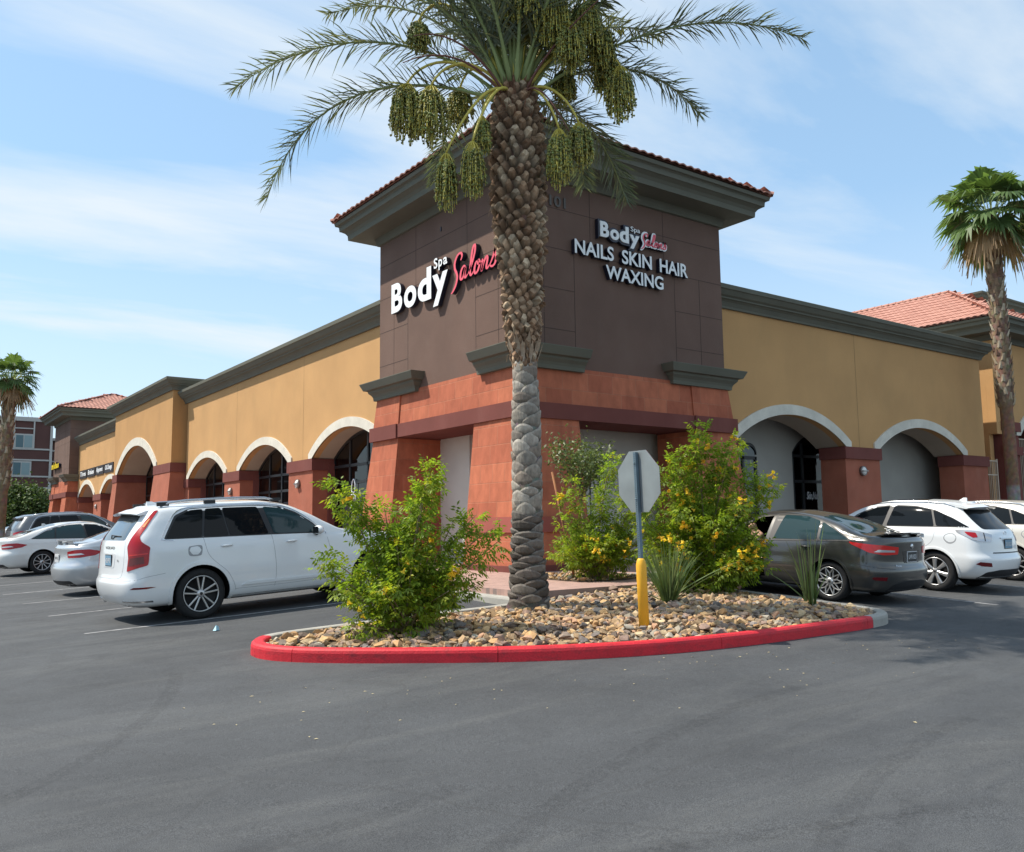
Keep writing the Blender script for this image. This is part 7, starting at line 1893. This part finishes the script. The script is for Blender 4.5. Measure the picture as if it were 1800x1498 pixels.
# ---- dark grey sedan beside the island, its driver's door open
FOC = dict(paint=P_grey, W=1.82, WB=2.65, Rt=0.322, Rr=0.232, Ra=0.368, rim='mesh', lipw=0.03, wbelt=0.93, cr=0.42, nr=2.7, cf=0.7, tr=0.045, edge=0.035, edge2=0.19, crown=0.025,
    low=[(0.19, 0.80, -0.80, 3.40), (0.24, 0.93, -0.92, 3.46), (0.38, 0.985, -0.99, 3.50), (0.55, 1.0, -1.01, 3.50), (0.66, 0.985, -0.96, 3.46), (0.82, 0.97, -0.96, 3.38)],
    belt=[(-1.0, 1.00), (-0.4, 0.985), (0.6, 0.955), (1.6, 0.915), (2.3, 0.88), (3.5, 0.66)],
    top=[(-1.0, 1.075), (-0.80, 1.09), (-0.55, 1.11), (0.0, 1.30), (0.45, 1.41), (0.9, 1.455), (1.35, 1.44), (1.8, 1.28), (2.3, 1.00), (2.7, 0.92), (3.5, 0.70)],
    up=[(0.0, -0.97, 3.28, 0.50), (0.4, -0.955, 3.26, 0.50), (0.75, -0.94, 3.24, 0.56), (0.94, -0.92, 3.22, 0.60), (1.0, -0.86, 3.15, 0.60)],
    glass=[([(-0.32, 1.02), (0.02, 1.20), (0.22, 1.285), (0.20, 0.995)], M_cglass2), ([(0.25, 0.993), (0.27, 1.30), (0.55, 1.37), (0.98, 1.378), (1.08, 0.965)], M_cglass2), ([(1.20, 0.96), (1.12, 1.372), (1.40, 1.34), (1.75, 1.17), (2.05, 0.945)], M_cglass)],
    pillar=[(-0.37, 1.01), (0.0, 1.215), (0.25, 1.315), (0.55, 1.39), (1.0, 1.398), (1.42, 1.36), (1.80, 1.175), (2.12, 0.93), (1.1, 0.948)],
    trim=([(2.12, 0.925), (1.1, 0.94), (0.2, 0.975), (-0.38, 0.998)], M_blackpl, 0.012),
    seams=[[(0.22, 0.97), (0.26, 0.80), (0.36, 0.66), (0.45, 0.50), (0.48, 0.30)], [(1.14, 0.95), (1.17, 0.7), (1.16, 0.3)], [(0.48, 0.28), (1.1, 0.27), (2.0, 0.28)]],
    handles=[(0.42, 0.865)], patches=[], left_n=2,
    left_pillar=[(-0.37, 1.01), (0.0, 1.215), (0.25, 1.315), (0.55, 1.39), (1.0, 1.398), (1.15, 1.392), (1.17, 0.946)],
    cutbox=[(1.22, 0.30), (1.24, 0.95), (1.20, 1.355), (1.42, 1.33), (1.78, 1.16), (2.08, 0.93), (2.10, 0.5), (1.98, 0.30)])
FX, FY, FH = 2.74, -5.90, 94.0
foc, B = car('parked_sedan', 'dark grey sedan with a trunk lip spoiler, driver door open, behind the largest shrub', FOC, (FX, FY), FH)
patch(B, foc, 'rear_window', rounded([(-0.47, -0.62), (-0.47, 0.62), (0.30, 0.54), (0.30, -0.54)], 0.06), 'T', M_cglass2, 0.003)
patch(B, foc, 'windscreen', rounded([(2.28, -0.66), (2.28, 0.66), (1.50, 0.53), (1.50, -0.53)], 0.05), 'T', M_cglass, 0.003)
for k_, s_ in (('BR', -1), ('BL', 1)):
    f = -s_   # the u axis points away from the centre line on both corners
    lamp = [(-0.36, 0.81), (-0.38, 0.925), (-0.10, 0.955), (0.12, 0.965), (0.36, 0.99), (0.33, 0.95), (0.12, 0.835), (-0.10, 0.80)]
    L_ = patch(B, foc, 'tail_lamp', rounded(lamp, 0.02), k_, M_tail2, 0.010, 0.05, 0.02)
    o = patch(B, foc, 'x', [(-0.30, 0.845), (-0.30, 0.875), (-0.02, 0.885), (0.05, 0.845)], k_, M_clear, 0.013, 0.2, 0.004); o.name = 'reversing_segment'; o.parent = L_
    patch(B, foc, 'bumper_reflector', [(-0.14, 0.40), (-0.15, 0.455), (0.06, 0.455), (0.09, 0.43), (0.04, 0.405)], k_, M_taild, 0.006, 0.2)
    seam(B, foc, [(-0.30, 0.58), (0.0, 0.60), (0.22, 0.63), (0.32, 0.66)], k_)
patch(B, foc, 'bumper_diffuser', rounded([(-0.62, 0.22), (-0.54, 0.34), (-0.3, 0.385), (0.3, 0.385), (0.54, 0.34), (0.62, 0.22)], 0.04), 'B', M_blackpl, 0.006)
patch(B, foc, 'plate_recess', rounded([(-0.25, 0.67), (-0.29, 0.87), (0.29, 0.87), (0.25, 0.67)], 0.03), 'B', P_black, 0.003)
plate(foc, B, 0, 0.765, M_blackpl, 'UVR 823', M_platew)
mb = MB(); mb.local = True; vs = []
for x, z in ((-0.72, 1.095), (-0.86, 1.135), (-0.955, 1.155), (-0.95, 1.135), (-0.80, 1.085)):
    for y in (-0.64, -0.5, 0, 0.5, 0.64): vs.append((x + 0.13 * (abs(y) / 0.64) ** 2, y, z - 0.022 * (abs(y) / 0.64) ** 2))
mb.add(vs, [(i * 5 + k, i * 5 + k + 1, ((i + 1) % 5) * 5 + k + 1, ((i + 1) % 5) * 5 + k) for i in range(5) for k in range(4)] + [tuple(i * 5 for i in range(5)), tuple(i * 5 + 4 for i in range(5))[::-1]], 0)
fixnorm(mb.build('trunk_spoiler', P_black, foc))
V, F = fit_text('Focus', -0.74 + 0.25, -0.60 + 0.25, 0.615, 0.645, 0.01, 0.3); mb = MB(); mb.local = True
mb.add([(B.bvh.ray_cast(Vector((-4, -v[0], v[1])), Vector((1, 0, 0)))[0].x - 0.006, -v[0], v[1]) for v in V], F); mb.build('badge_lettering', M_chrome, foc)
mb = MB(); mb.local = True; h = B.bvh.ray_cast(Vector((-4, 0, 0.93)), Vector((1, 0, 0)))[0]; mb.lathe([(0, -0.012), (0.03, -0.012), (0.045, -0.004), (0.045, 0)], (h.x, 0, 0.93), 16, 0, 'x')
mb.v = [(v[0], v[1] * 1.5, v[2]) if False else v for v in mb.v]; mb.build('oval_badge', M_chrome, foc)
# dark door opening, open door leaf hinged at the front, and the driver
mb = MB(); mb.local = True
hx, hy = 2.10, 0.93; da = R(62); dv = Vector((-math.cos(da), math.sin(da), 0)); dn = Vector((dv.y, -dv.x, 0))
def dp(u, z, w=0): q = Vector((hx, hy, 0)) + dv * u + dn * w; return (q.x, q.y, z)
ol = [(0, 0.30), (0.86, 0.30), (0.92, 0.6), (0.90, 0.93), (0.0, 0.90)]
n = len(ol); mb.add([dp(u, z, -0.05) for u, z in ol] + [dp(u, z, 0.05) for u, z in ol], [tuple(range(n)), tuple(range(n, 2 * n))[::-1]] + [(i, (i + 1) % n, n + (i + 1) % n, n + i) for i in range(n)])
dl = fixnorm(mb.build('door', P_grey, foc)); dl['label'] = 'open front left door'
mb = MB(); mb.local = True; mb.tube([dp(0.90, 0.93), dp(0.93, 1.15), dp(0.88, 1.35), dp(0.62, 1.34), dp(0.30, 1.16), dp(0.03, 0.92)], 0.018, 6); q = mb.build('window_frame', M_blackpl, None); q.parent = dl
mb = MB(); mb.local = True; mb.add([dp(0.90, 0.93), dp(0.93, 1.15), dp(0.88, 1.33), dp(0.62, 1.33), dp(0.30, 1.15), dp(0.03, 0.92)], [(0, 1, 2, 3, 4, 5)]); q = mb.build('window_glass', M_cglass2, None); q.parent = dl

# ---- white crossover to the right of it
RX = dict(paint=P_white, W=1.88, WB=2.74, Rt=0.362, Rr=0.252, Ra=0.412, rim='seven', lipw=0.035, wbelt=0.94, cr=0.46, nr=2.6, cf=0.75, tr=0.05, edge=0.03, edge2=0.2, crown=0.025,
    low=[(0.25, 0.80, -0.74, 3.50), (0.30, 0.92, -0.88, 3.60), (0.44, 0.98, -0.97, 3.66), (0.62, 1.0, -1.0, 3.66), (0.74, 0.995, -0.95, 3.64), (0.92, 0.985, -0.93, 3.58), (1.04, 0.975, -0.90, 3.5)],
    belt=[(-1.0, 1.17), (0, 1.15), (1.2, 1.12), (2.0, 1.08), (2.8, 1.0), (3.66, 0.80)],
    top=[(-1.0, 1.50), (-0.75, 1.585), (-0.3, 1.645), (0.4, 1.675), (1.0, 1.655), (1.5, 1.53), (2.05, 1.22), (2.3, 1.12), (2.8, 1.05), (3.66, 0.84)],
    up=[(0.0, -0.83, 3.40, 0.50), (0.33, -0.68, 3.38, 0.50), (0.66, -0.54, 3.36, 0.52), (0.92, -0.44, 3.34, 0.56), (1.0, -0.36, 3.28, 0.56)],
    glass=[([(-0.56, 1.205), (-0.30, 1.34), (-0.02, 1.455), (0.10, 1.49), (-0.02, 1.195)], M_cglass), ([(0.02, 1.19), (0.14, 1.50), (0.45, 1.545), (0.86, 1.55), (0.94, 1.165)], M_cglass), ([(1.02, 1.16), (0.95, 1.545), (1.25, 1.50), (1.55, 1.36), (1.85, 1.12)], M_cglass)],
    pillar=[(-0.60, 1.19), (-0.28, 1.36), (0.05, 1.495), (0.45, 1.565), (0.9, 1.57), (1.28, 1.52), (1.58, 1.375), (1.92, 1.105), (0.98, 1.148)],
    seams=[[(-0.02, 1.17), (0.02, 0.95), (0.12, 0.84), (0.36, 0.68), (0.46, 0.40)], [(0.98, 1.15), (1.02, 0.8), (1.0, 0.38)], [(-0.28, 1.08), (-0.20, 1.04), (-0.18, 0.97), (-0.24, 0.90), (-0.32, 0.89), (-0.39, 0.94), (-0.40, 1.02), (-0.35, 1.07), (-0.28, 1.08)]],
    handles=[(0.28, 1.04), (1.25, 1.01)], mirror=(1.75, 1.13), handle_m=M_chrome, gap=M_seamw, patches=[])
rx, B = car('parked_crossover', 'white crossover right of the dark grey sedan', RX, (5.98, -5.96), 93.5)
rx['label'] = 'white crossover with seven spoke wheels parked right of the dark grey sedan'
patch(B, rx, 'rear_window', rounded([(-0.62, 1.165), (-0.56, 1.52), (0.56, 1.52), (0.62, 1.165)], 0.06), 'B', M_cglass, 0.003)
for k_ in ('BR', 'BL'):
    lamp = [(-0.22, 0.94), (-0.26, 1.07), (0.0, 1.13), (0.20, 1.145), (0.36, 1.14), (0.34, 1.10), (0.15, 0.985), (0.0, 0.945)]
    L_ = patch(B, rx, 'tail_lamp', rounded(lamp, 0.02), k_, M_clear, 0.010, 0.05, 0.02)
    o = patch(B, rx, 'x', rounded([(0.04, 1.02), (0.06, 1.10), (0.24, 1.115), (0.20, 1.06), (0.12, 1.01)], 0.02), k_, M_tail, 0.013, 0.2, 0.004); o.name = 'red_segment'; o.parent = L_
    o = patch(B, rx, 'x', [(-0.10, 0.955), (-0.09, 1.10), (-0.075, 1.10), (-0.085, 0.955)], k_, M_blackpl, 0.013, 0.2, 0.004); o.name = 'lamp_divider'; o.parent = L_
    patch(B, rx, 'bumper_reflector', [(-0.20, 0.50), (-0.18, 0.57), (0.03, 0.585), (0.10, 0.545), (0.0, 0.51)], k_, M_taild, 0.006, 0.2)
patch(B, rx, 'bumper_valance', rounded([(-0.75, 0.28), (-0.70, 0.40), (-0.4, 0.44), (0.4, 0.44), (0.70, 0.40), (0.75, 0.28)], 0.04), 'B', M_blackpl, 0.006)
patch(B, rx, 'bumper_step', rounded([(-0.55, 0.735), (-0.55, 0.755), (0.55, 0.755), (0.55, 0.735)], 0.01), 'B', M_blackpl, 0.006)
patch(B, rx, 'chrome_bar', rounded([(-0.27, 0.995), (-0.27, 1.02), (0.27, 1.02), (0.27, 0.995)], 0.01), 'B', M_chrome, 0.018)
plate(rx, B, 0, 0.90, M_plate, '518 KLD', M_platew)
mb = MB(); mb.local = True; h = B.bvh.ray_cast(Vector((-4, 0, 1.09)), Vector((1, 0, 0)))[0]; mb.tube([(h.x - 0.008, 0.05 * math.cos(a), 1.09 + 0.036 * math.sin(a)) for a in [i * 0.5236 for i in range(13)]], 0.005, 5); mb.build('oval_badge', M_chrome, rx)
mb = MB(); mb.local = True; vs = []
for x, z in ((-0.25, 1.66), (-0.50, 1.62), (-0.62, 1.575), (-0.58, 1.555), (-0.3, 1.60)):
    for y in (-0.60, -0.45, 0, 0.45, 0.60): vs.append((x + 0.12 * (abs(y) / 0.6) ** 2, y, z - 0.03 * (abs(y) / 0.6) ** 2))
mb.add(vs, [(i * 5 + k, i * 5 + k + 1, ((i + 1) % 5) * 5 + k + 1, ((i + 1) % 5) * 5 + k) for i in range(5) for k in range(4)] + [tuple(i * 5 for i in range(5)), tuple(i * 5 + 4 for i in range(5))[::-1]], 0)
fixnorm(mb.build('roof_spoiler', P_white, rx))
def rails(root, B, x0, x1, y, zr, m=M_chrome, lift=0.035):
    for s_ in (-1, 1):
        P = []
        for i in range(9):
            x = x0 + (x1 - x0) * i / 8; h = B.bvh.ray_cast(Vector((x, s_ * y, 4)), Vector((0, 0, -1)))[0]; P.append((x, s_ * y, h.z + lift * min(1, 3.2 * min(i, 8 - i) / 8)))
        bar3(root, 'roof_rail', P, 0.016, m)
rails(rx, B, -0.25, 1.35, 0.60, 0)
mb = MB(); mb.local = True; mb.frustum((-0.22, -0.06, -0.03, 0.03), 1.665, (-0.22, -0.16, -0.01, 0.01), 1.735); mb.build('roof_fin', P_white, rx)
patch(B, rx, 'sunroof', rounded([(0.35, -0.42), (0.35, 0.42), (1.0, 0.40), (1.0, -0.40)], 0.06), 'T', M_cglass, 0.002)
patch(B, rx, 'windscreen', rounded([(2.1, -0.66), (2.1, 0.66), (1.25, 0.54), (1.25, -0.54)], 0.05), 'T', M_cglass, 0.003)

# ---- champagne crossover at the right edge
BG = dict(RX); BG.update(paint=P_cream, rim='ten', gap=M_seamw, cr=0.55, nr=2.4)
bg_, B = car('parked_crossover', 'champagne coloured crossover cut by the right edge of the photo', BG, (9.55, -5.75), 93)
patch(B, bg_, 'rear_window', rounded([(-0.58, 1.18), (-0.52, 1.52), (0.52, 1.52), (0.58, 1.18)], 0.06), 'B', M_cglass, 0.003)
for k_ in ('BR', 'BL'): patch(B, bg_, 'tail_lamp', rounded([(-0.22, 0.98), (-0.24, 1.10), (0.20, 1.15), (0.30, 1.12), (0.1, 1.0)], 0.02), k_, M_tail, 0.010, 0.05, 0.02)
rails(bg_, B, -0.25, 1.35, 0.60, 0); plate(bg_, B, 0, 0.90)

# ---- silver sedan beyond the big SUV
SED = dict(paint=P_silver, W=1.85, WB=2.85, Rt=0.335, Rr=0.23, Ra=0.38, rim='ten', lipw=0.03, wbelt=0.93, cr=0.50, nr=2.5, cf=0.8, tr=0.05, edge=0.035, edge2=0.19, crown=0.028,
    low=[(0.20, 0.80, -0.90, 3.62), (0.26, 0.93, -1.04, 3.72), (0.40, 0.985, -1.11, 3.78), (0.60, 1.0, -1.13, 3.78), (0.72, 0.985, -1.07, 3.74), (0.88, 0.97, -1.05, 3.64)],
    belt=[(-1.1, 1.01), (-0.4, 0.995), (0.8, 0.955), (1.8, 0.92), (2.6, 0.88), (3.78, 0.66)],
    top=[(-1.1, 1.07), (-0.85, 1.095), (-0.60, 1.115), (-0.40, 1.16), (0.2, 1.35), (0.7, 1.44), (1.15, 1.465), (1.6, 1.42), (2.05, 1.22), (2.5, 1.0), (2.9, 0.93), (3.78, 0.70)],
    up=[(0.0, -1.06, 3.5, 0.50), (0.4, -1.04, 3.48, 0.50), (0.75, -1.02, 3.46, 0.56), (0.94, -1.0, 3.44, 0.60), (1.0, -0.94, 3.38, 0.60)],
    glass=[([(-0.25, 1.04), (0.15, 1.22), (0.38, 1.30), (0.34, 1.0)], M_cglass2), ([(0.38, 0.998), (0.42, 1.31), (0.75, 1.375), (1.14, 1.385), (1.22, 0.965)], M_cglass2), ([(1.27, 0.963), (1.20, 1.383), (1.55, 1.35), (1.95, 1.15), (2.2, 0.94)], M_cglass)],
    pillar=[(-0.30, 1.025), (0.12, 1.235), (0.38, 1.325), (0.75, 1.395), (1.2, 1.405), (1.58, 1.37), (1.98, 1.165), (2.28, 0.93), (1.2, 0.95)],
    trim=([(-0.34, 1.01), (0.1, 1.25), (0.38, 1.345), (0.75, 1.415), (1.2, 1.425), (1.6, 1.385), (2.0, 1.175), (2.3, 0.93)], M_chrome, 0.012),
    seams=[[(0.36, 0.97), (0.40, 0.80), (0.48, 0.6), (0.52, 0.3)], [(1.24, 0.95), (1.27, 0.6), (1.25, 0.3)], [(0.5, 0.28), (1.3, 0.27), (2.2, 0.28)]],
    handles=[(0.60, 0.87), (1.45, 0.85)], mirror=(1.98, 0.98), gap=M_seamw, patches=[])
def sedan_rear(root, B, lampcol, z, spoiler=None, chrome=True):
    patch(B, root, 'rear_window', rounded([(-0.42, -0.62), (-0.42, 0.62), (0.45, 0.54), (0.45, -0.54)], 0.06), 'T', M_rglass, 0.003)
    patch(B, root, 'windscreen', rounded([(2.45, -0.66), (2.45, 0.66), (1.68, 0.53), (1.68, -0.53)], 0.05), 'T', M_cglass, 0.003)
    for k_ in ('BR', 'BL'):
        lamp = [(-0.30, z - 0.09), (-0.32, z + 0.04), (-0.10, z + 0.075), (0.15, z + 0.07), (0.36, z + 0.01), (0.25, z - 0.055), (0.0, z - 0.09)]
        L_ = patch(B, root, 'tail_lamp', rounded(lamp, 0.02), k_, lampcol, 0.010, 0.05, 0.02)
        o = patch(B, root, 'x', [(-0.28, z - 0.045), (-0.28, z - 0.01), (0.02, z + 0.0), (0.08, z - 0.03)], k_, M_clear, 0.013, 0.2, 0.004); o.name = 'reversing_segment'; o.parent = L_
    patch(B, root, 'bumper_valance', rounded([(-0.7, 0.24), (-0.66, 0.34), (0.66, 0.34), (0.7, 0.24)], 0.04), 'B', M_blackpl, 0.006)
    plate(root, B, 0, z - 0.10, M_platew, '3RK 5J', M_blackpl)
    for s_ in (-1, 1): bar3(root, 'exhaust_tip', [(-0.8, s_ * 0.52, 0.285), (-0.96, s_ * 0.53, 0.28)], 0.036, M_chrome, 12)
sed, B = car('parked_sedan', 'silver sedan just beyond the big white SUV, red lamps with clear strips', SED, (-6.6, 6.25), 4)
sedan_rear(sed, B, M_tail, 0.90)
mb = MB(); mb.local = True; vs = []
for x, z in ((-0.80, 1.155), (-0.92, 1.175), (-1.02, 1.18), (-1.02, 1.165), (-0.85, 1.14)):
    for y in (-0.66, -0.5, 0, 0.5, 0.66): vs.append((x + 0.12 * (abs(y) / 0.66) ** 2, y, z - 0.0 * (abs(y) / 0.64) ** 2))
mb.add(vs, [(i * 5 + k, i * 5 + k + 1, ((i + 1) % 5) * 5 + k + 1, ((i + 1) % 5) * 5 + k) for i in range(5) for k in range(4)] + [tuple(i * 5 for i in range(5)), tuple(i * 5 + 4 for i in range(5))[::-1]], 0)
fixnorm(mb.build('trunk_spoiler', P_silver, sed))
for y in (-0.45, 0.45): lbox(sed, 'spoiler_foot', (-0.9, y, 1.125), (0.04, 0.015, 0.04), P_silver)
# ---- pearl white sedan further along
S2 = dict(SED); S2.update(paint=P_pearl, rim='ten', top=[(-1.1, 1.05), (-0.85, 1.08), (-0.60, 1.11), (-0.2, 1.25), (0.3, 1.39), (0.8, 1.445), (1.15, 1.45), (1.6, 1.40), (2.05, 1.20), (2.5, 1.0), (2.9, 0.93), (3.78, 0.70)])
acc, B = car('parked_sedan', 'pearl white sedan, second beyond the big white SUV, with a roof fin', S2, (-6.85, 15.3), 4, zadd=0.03)
sedan_rear(acc, B, M_tail, 0.86)
mb = MB(); mb.local = True; mb.frustum((0.18, 0.34, -0.03, 0.03), 1.385, (0.18, 0.24, -0.01, 0.01), 1.46); mb.build('roof_fin', P_pearl, acc)
# ---- gunmetal SUV beyond
S3 = dict(SUV); S3.update(paint=P_gunm, rim='ten', gap=M_seam, lipmat=P_gunm)
drk, B = car('parked_suv', 'gunmetal grey SUV beyond the pearl white sedan in the left row', S3, (-5.95, 20.6), 4, zadd=0.03)
patch(B, drk, 'rear_window', rounded([(-0.60, 1.225), (-0.52, 1.56), (0.52, 1.56), (0.60, 1.225)], 0.05), 'B', M_rglass, 0.003)
for k_ in ('BR', 'BL'): patch(B, drk, 'tail_lamp', rounded([(-0.24, 1.02), (-0.26, 1.14), (0.10, 1.20), (0.30, 1.16), (0.1, 1.04)], 0.02), k_, M_tail, 0.010, 0.05, 0.02)
rails(drk, B, -0.4, 1.4, 0.58, 0)
mb = MB(); mb.local = True; vs = []
for x, z in ((-0.50, 1.745), (-0.78, 1.70), (-0.90, 1.66), (-0.88, 1.63), (-0.62, 1.66)):
    for y in (-0.60, -0.45, 0, 0.45, 0.60): vs.append((x + 0.10 * (abs(y) / 0.6) ** 2, y, z - 0.035 * (abs(y) / 0.6) ** 2))
mb.add(vs, [(i * 5 + k, i * 5 + k + 1, ((i + 1) % 5) * 5 + k + 1, ((i + 1) % 5) * 5 + k) for i in range(5) for k in range(4)] + [tuple(i * 5 for i in range(5)), tuple(i * 5 + 4 for i in range(5))[::-1]], 0)
fixnorm(mb.build('roof_spoiler', P_gunm, drk))
# ---- last white sedan at the left edge
ww, B = car('parked_sedan', 'white sedan cut by the left edge of the photo, farthest in the left row', S2, (-6.3, 27.0), 4)
ww['label'] = 'white sedan mostly cut off by the left edge of the photo'
sedan_rear(ww, B, M_tail, 0.86)

# ---------------------------------------------------------------- driver stepping out of the dark grey sedan
def skinned(name, verts, edges, radii, m, parent, sub=2, root_i=0):
    me = bpy.data.meshes.new(name); me.from_pydata(verts, edges, []); ob = bpy.data.objects.new(name, me); COL.objects.link(ob)
    ob.modifiers.new('s', 'SKIN'); ob.modifiers.new('u', 'SUBSURF').levels = sub
    sv = me.skin_vertices[0].data
    for i, r_ in enumerate(radii): sv[i].radius = (r_, r_) if not isinstance(r_, tuple) else r_
    sv[root_i].use_root = True
    dg = bpy.context.evaluated_depsgraph_get(); dg.update(); nm = bpy.data.meshes.new_from_object(ob.evaluated_get(dg)); bpy.data.objects.remove(ob)
    nm.materials.clear(); nm.materials.append(m); nm.polygons.foreach_set('use_smooth', [True] * len(nm.polygons)); o = bpy.data.objects.new(name, nm); COL.objects.link(o); o.parent = parent
    return o
hd = R(FH); pz = gz(FX, FY) + 0.02
pr_ = thing('person', 'person in dark clothes with bare arms sitting in the open sedan door', 'person', (FX, FY, pz), hd); pr_['_local'] = 1
M_skin = simple('skin', (0.45, 0.25, 0.17), 0.55); M_cloth = simple('dark_clothing', (0.02, 0.02, 0.022), 0.9, spec=0.1); M_hair = simple('dark_hair', (0.02, 0.015, 0.012), 0.6)
V_ = [(1.42, 0.52, 0.56), (1.46, 0.54, 0.72), (1.50, 0.56, 0.90), (1.53, 0.58, 1.04), (1.56, 0.60, 1.13), (1.58, 0.62, 1.20), (1.61, 0.64, 1.27),       # pelvis .. head
      (1.40, 0.66, 1.05), (1.46, 0.86, 0.90), (1.62, 1.00, 0.98), (1.67, 1.03, 1.02),                                                   # left arm towards the door edge
      (1.70, 0.52, 1.05), (1.85, 0.50, 0.86), (2.00, 0.55, 0.95), (2.04, 0.56, 0.99),
      (1.36, 0.70, 0.52), (1.55, 1.02, 0.50), (1.60, 1.06, 0.16), (1.70, 1.10, 0.05),
      (1.52, 0.66, 0.52), (1.78, 0.92, 0.48), (1.84, 0.98, 0.16), (1.94, 1.02, 0.05)]
E_ = [(0, 1), (1, 2), (2, 3), (3, 4), (4, 5), (5, 6), (3, 7), (7, 8), (8, 9), (9, 10), (3, 11), (11, 12), (12, 13), (13, 14), (0, 15), (15, 16), (16, 17), (17, 18), (0, 19), (19, 20), (20, 21), (21, 22)]
RD = [0.13, 0.125, 0.14, 0.10, 0.055, 0.085, 0.088, 0.062, 0.046, 0.032, 0.030, 0.062, 0.046, 0.032, 0.030, 0.088, 0.06, 0.042, 0.045, 0.088, 0.06, 0.042, 0.045]
skinned('body', V_, E_, RD, M_skin, pr_)
def grow_sk(name, ids, m, k=1.12, radd=0.006):
    mp_ = {i: j for j, i in enumerate(ids)}; return skinned(name, [V_[i] for i in ids], [(mp_[a], mp_[b_]) for a, b_ in E_ if a in mp_ and b_ in mp_], [RD[i] * k + radd for i in ids], m, pr_)
grow_sk('shirt', [0, 1, 2, 3, 7, 11], M_cloth); grow_sk('trousers', [0, 15, 16, 17, 19, 20, 21], M_cloth)
mb = MB(); mb.local = True; bmx = bmesh.new(); bmesh.ops.create_uvsphere(bmx, u_segments=16, v_segments=12, radius=1)
mb.add([(1.60 + v.co.x * 0.10, 0.625 + v.co.y * 0.095, 1.28 + v.co.z * 0.105) for v in bmx.verts if True], [tuple(v.index for v in f.verts) for f in bmx.faces if sum(v.co.z for v in f.verts) / len(f.verts) > -0.1 and sum(v.co.y for v in f.verts) / len(f.verts) < 0.55], 0, True); bmx.free(); mb.build('hair', M_hair, pr_)
for (cx, cy, cz, dx_, dy_) in ((1.67, 1.03, 1.02, 0.7, 0.6), (2.04, 0.56, 0.99, 0.9, 0.1)):
    for q in range(5):
        a = (q - 2) * 0.016; L_ = 0.05 if q in (0, 4) else 0.07; s0 = Vector((cx, cy, cz + a)); d = Vector((dx_, dy_, 0.25)).normalized()
        skinned('finger', [tuple(s0), tuple(s0 + d * L_ * 0.6), tuple(s0 + d * L_ + Vector((0, 0, -0.015)))], [(0, 1), (1, 2)], [0.010, 0.009, 0.007], M_skin, pr_, 1)
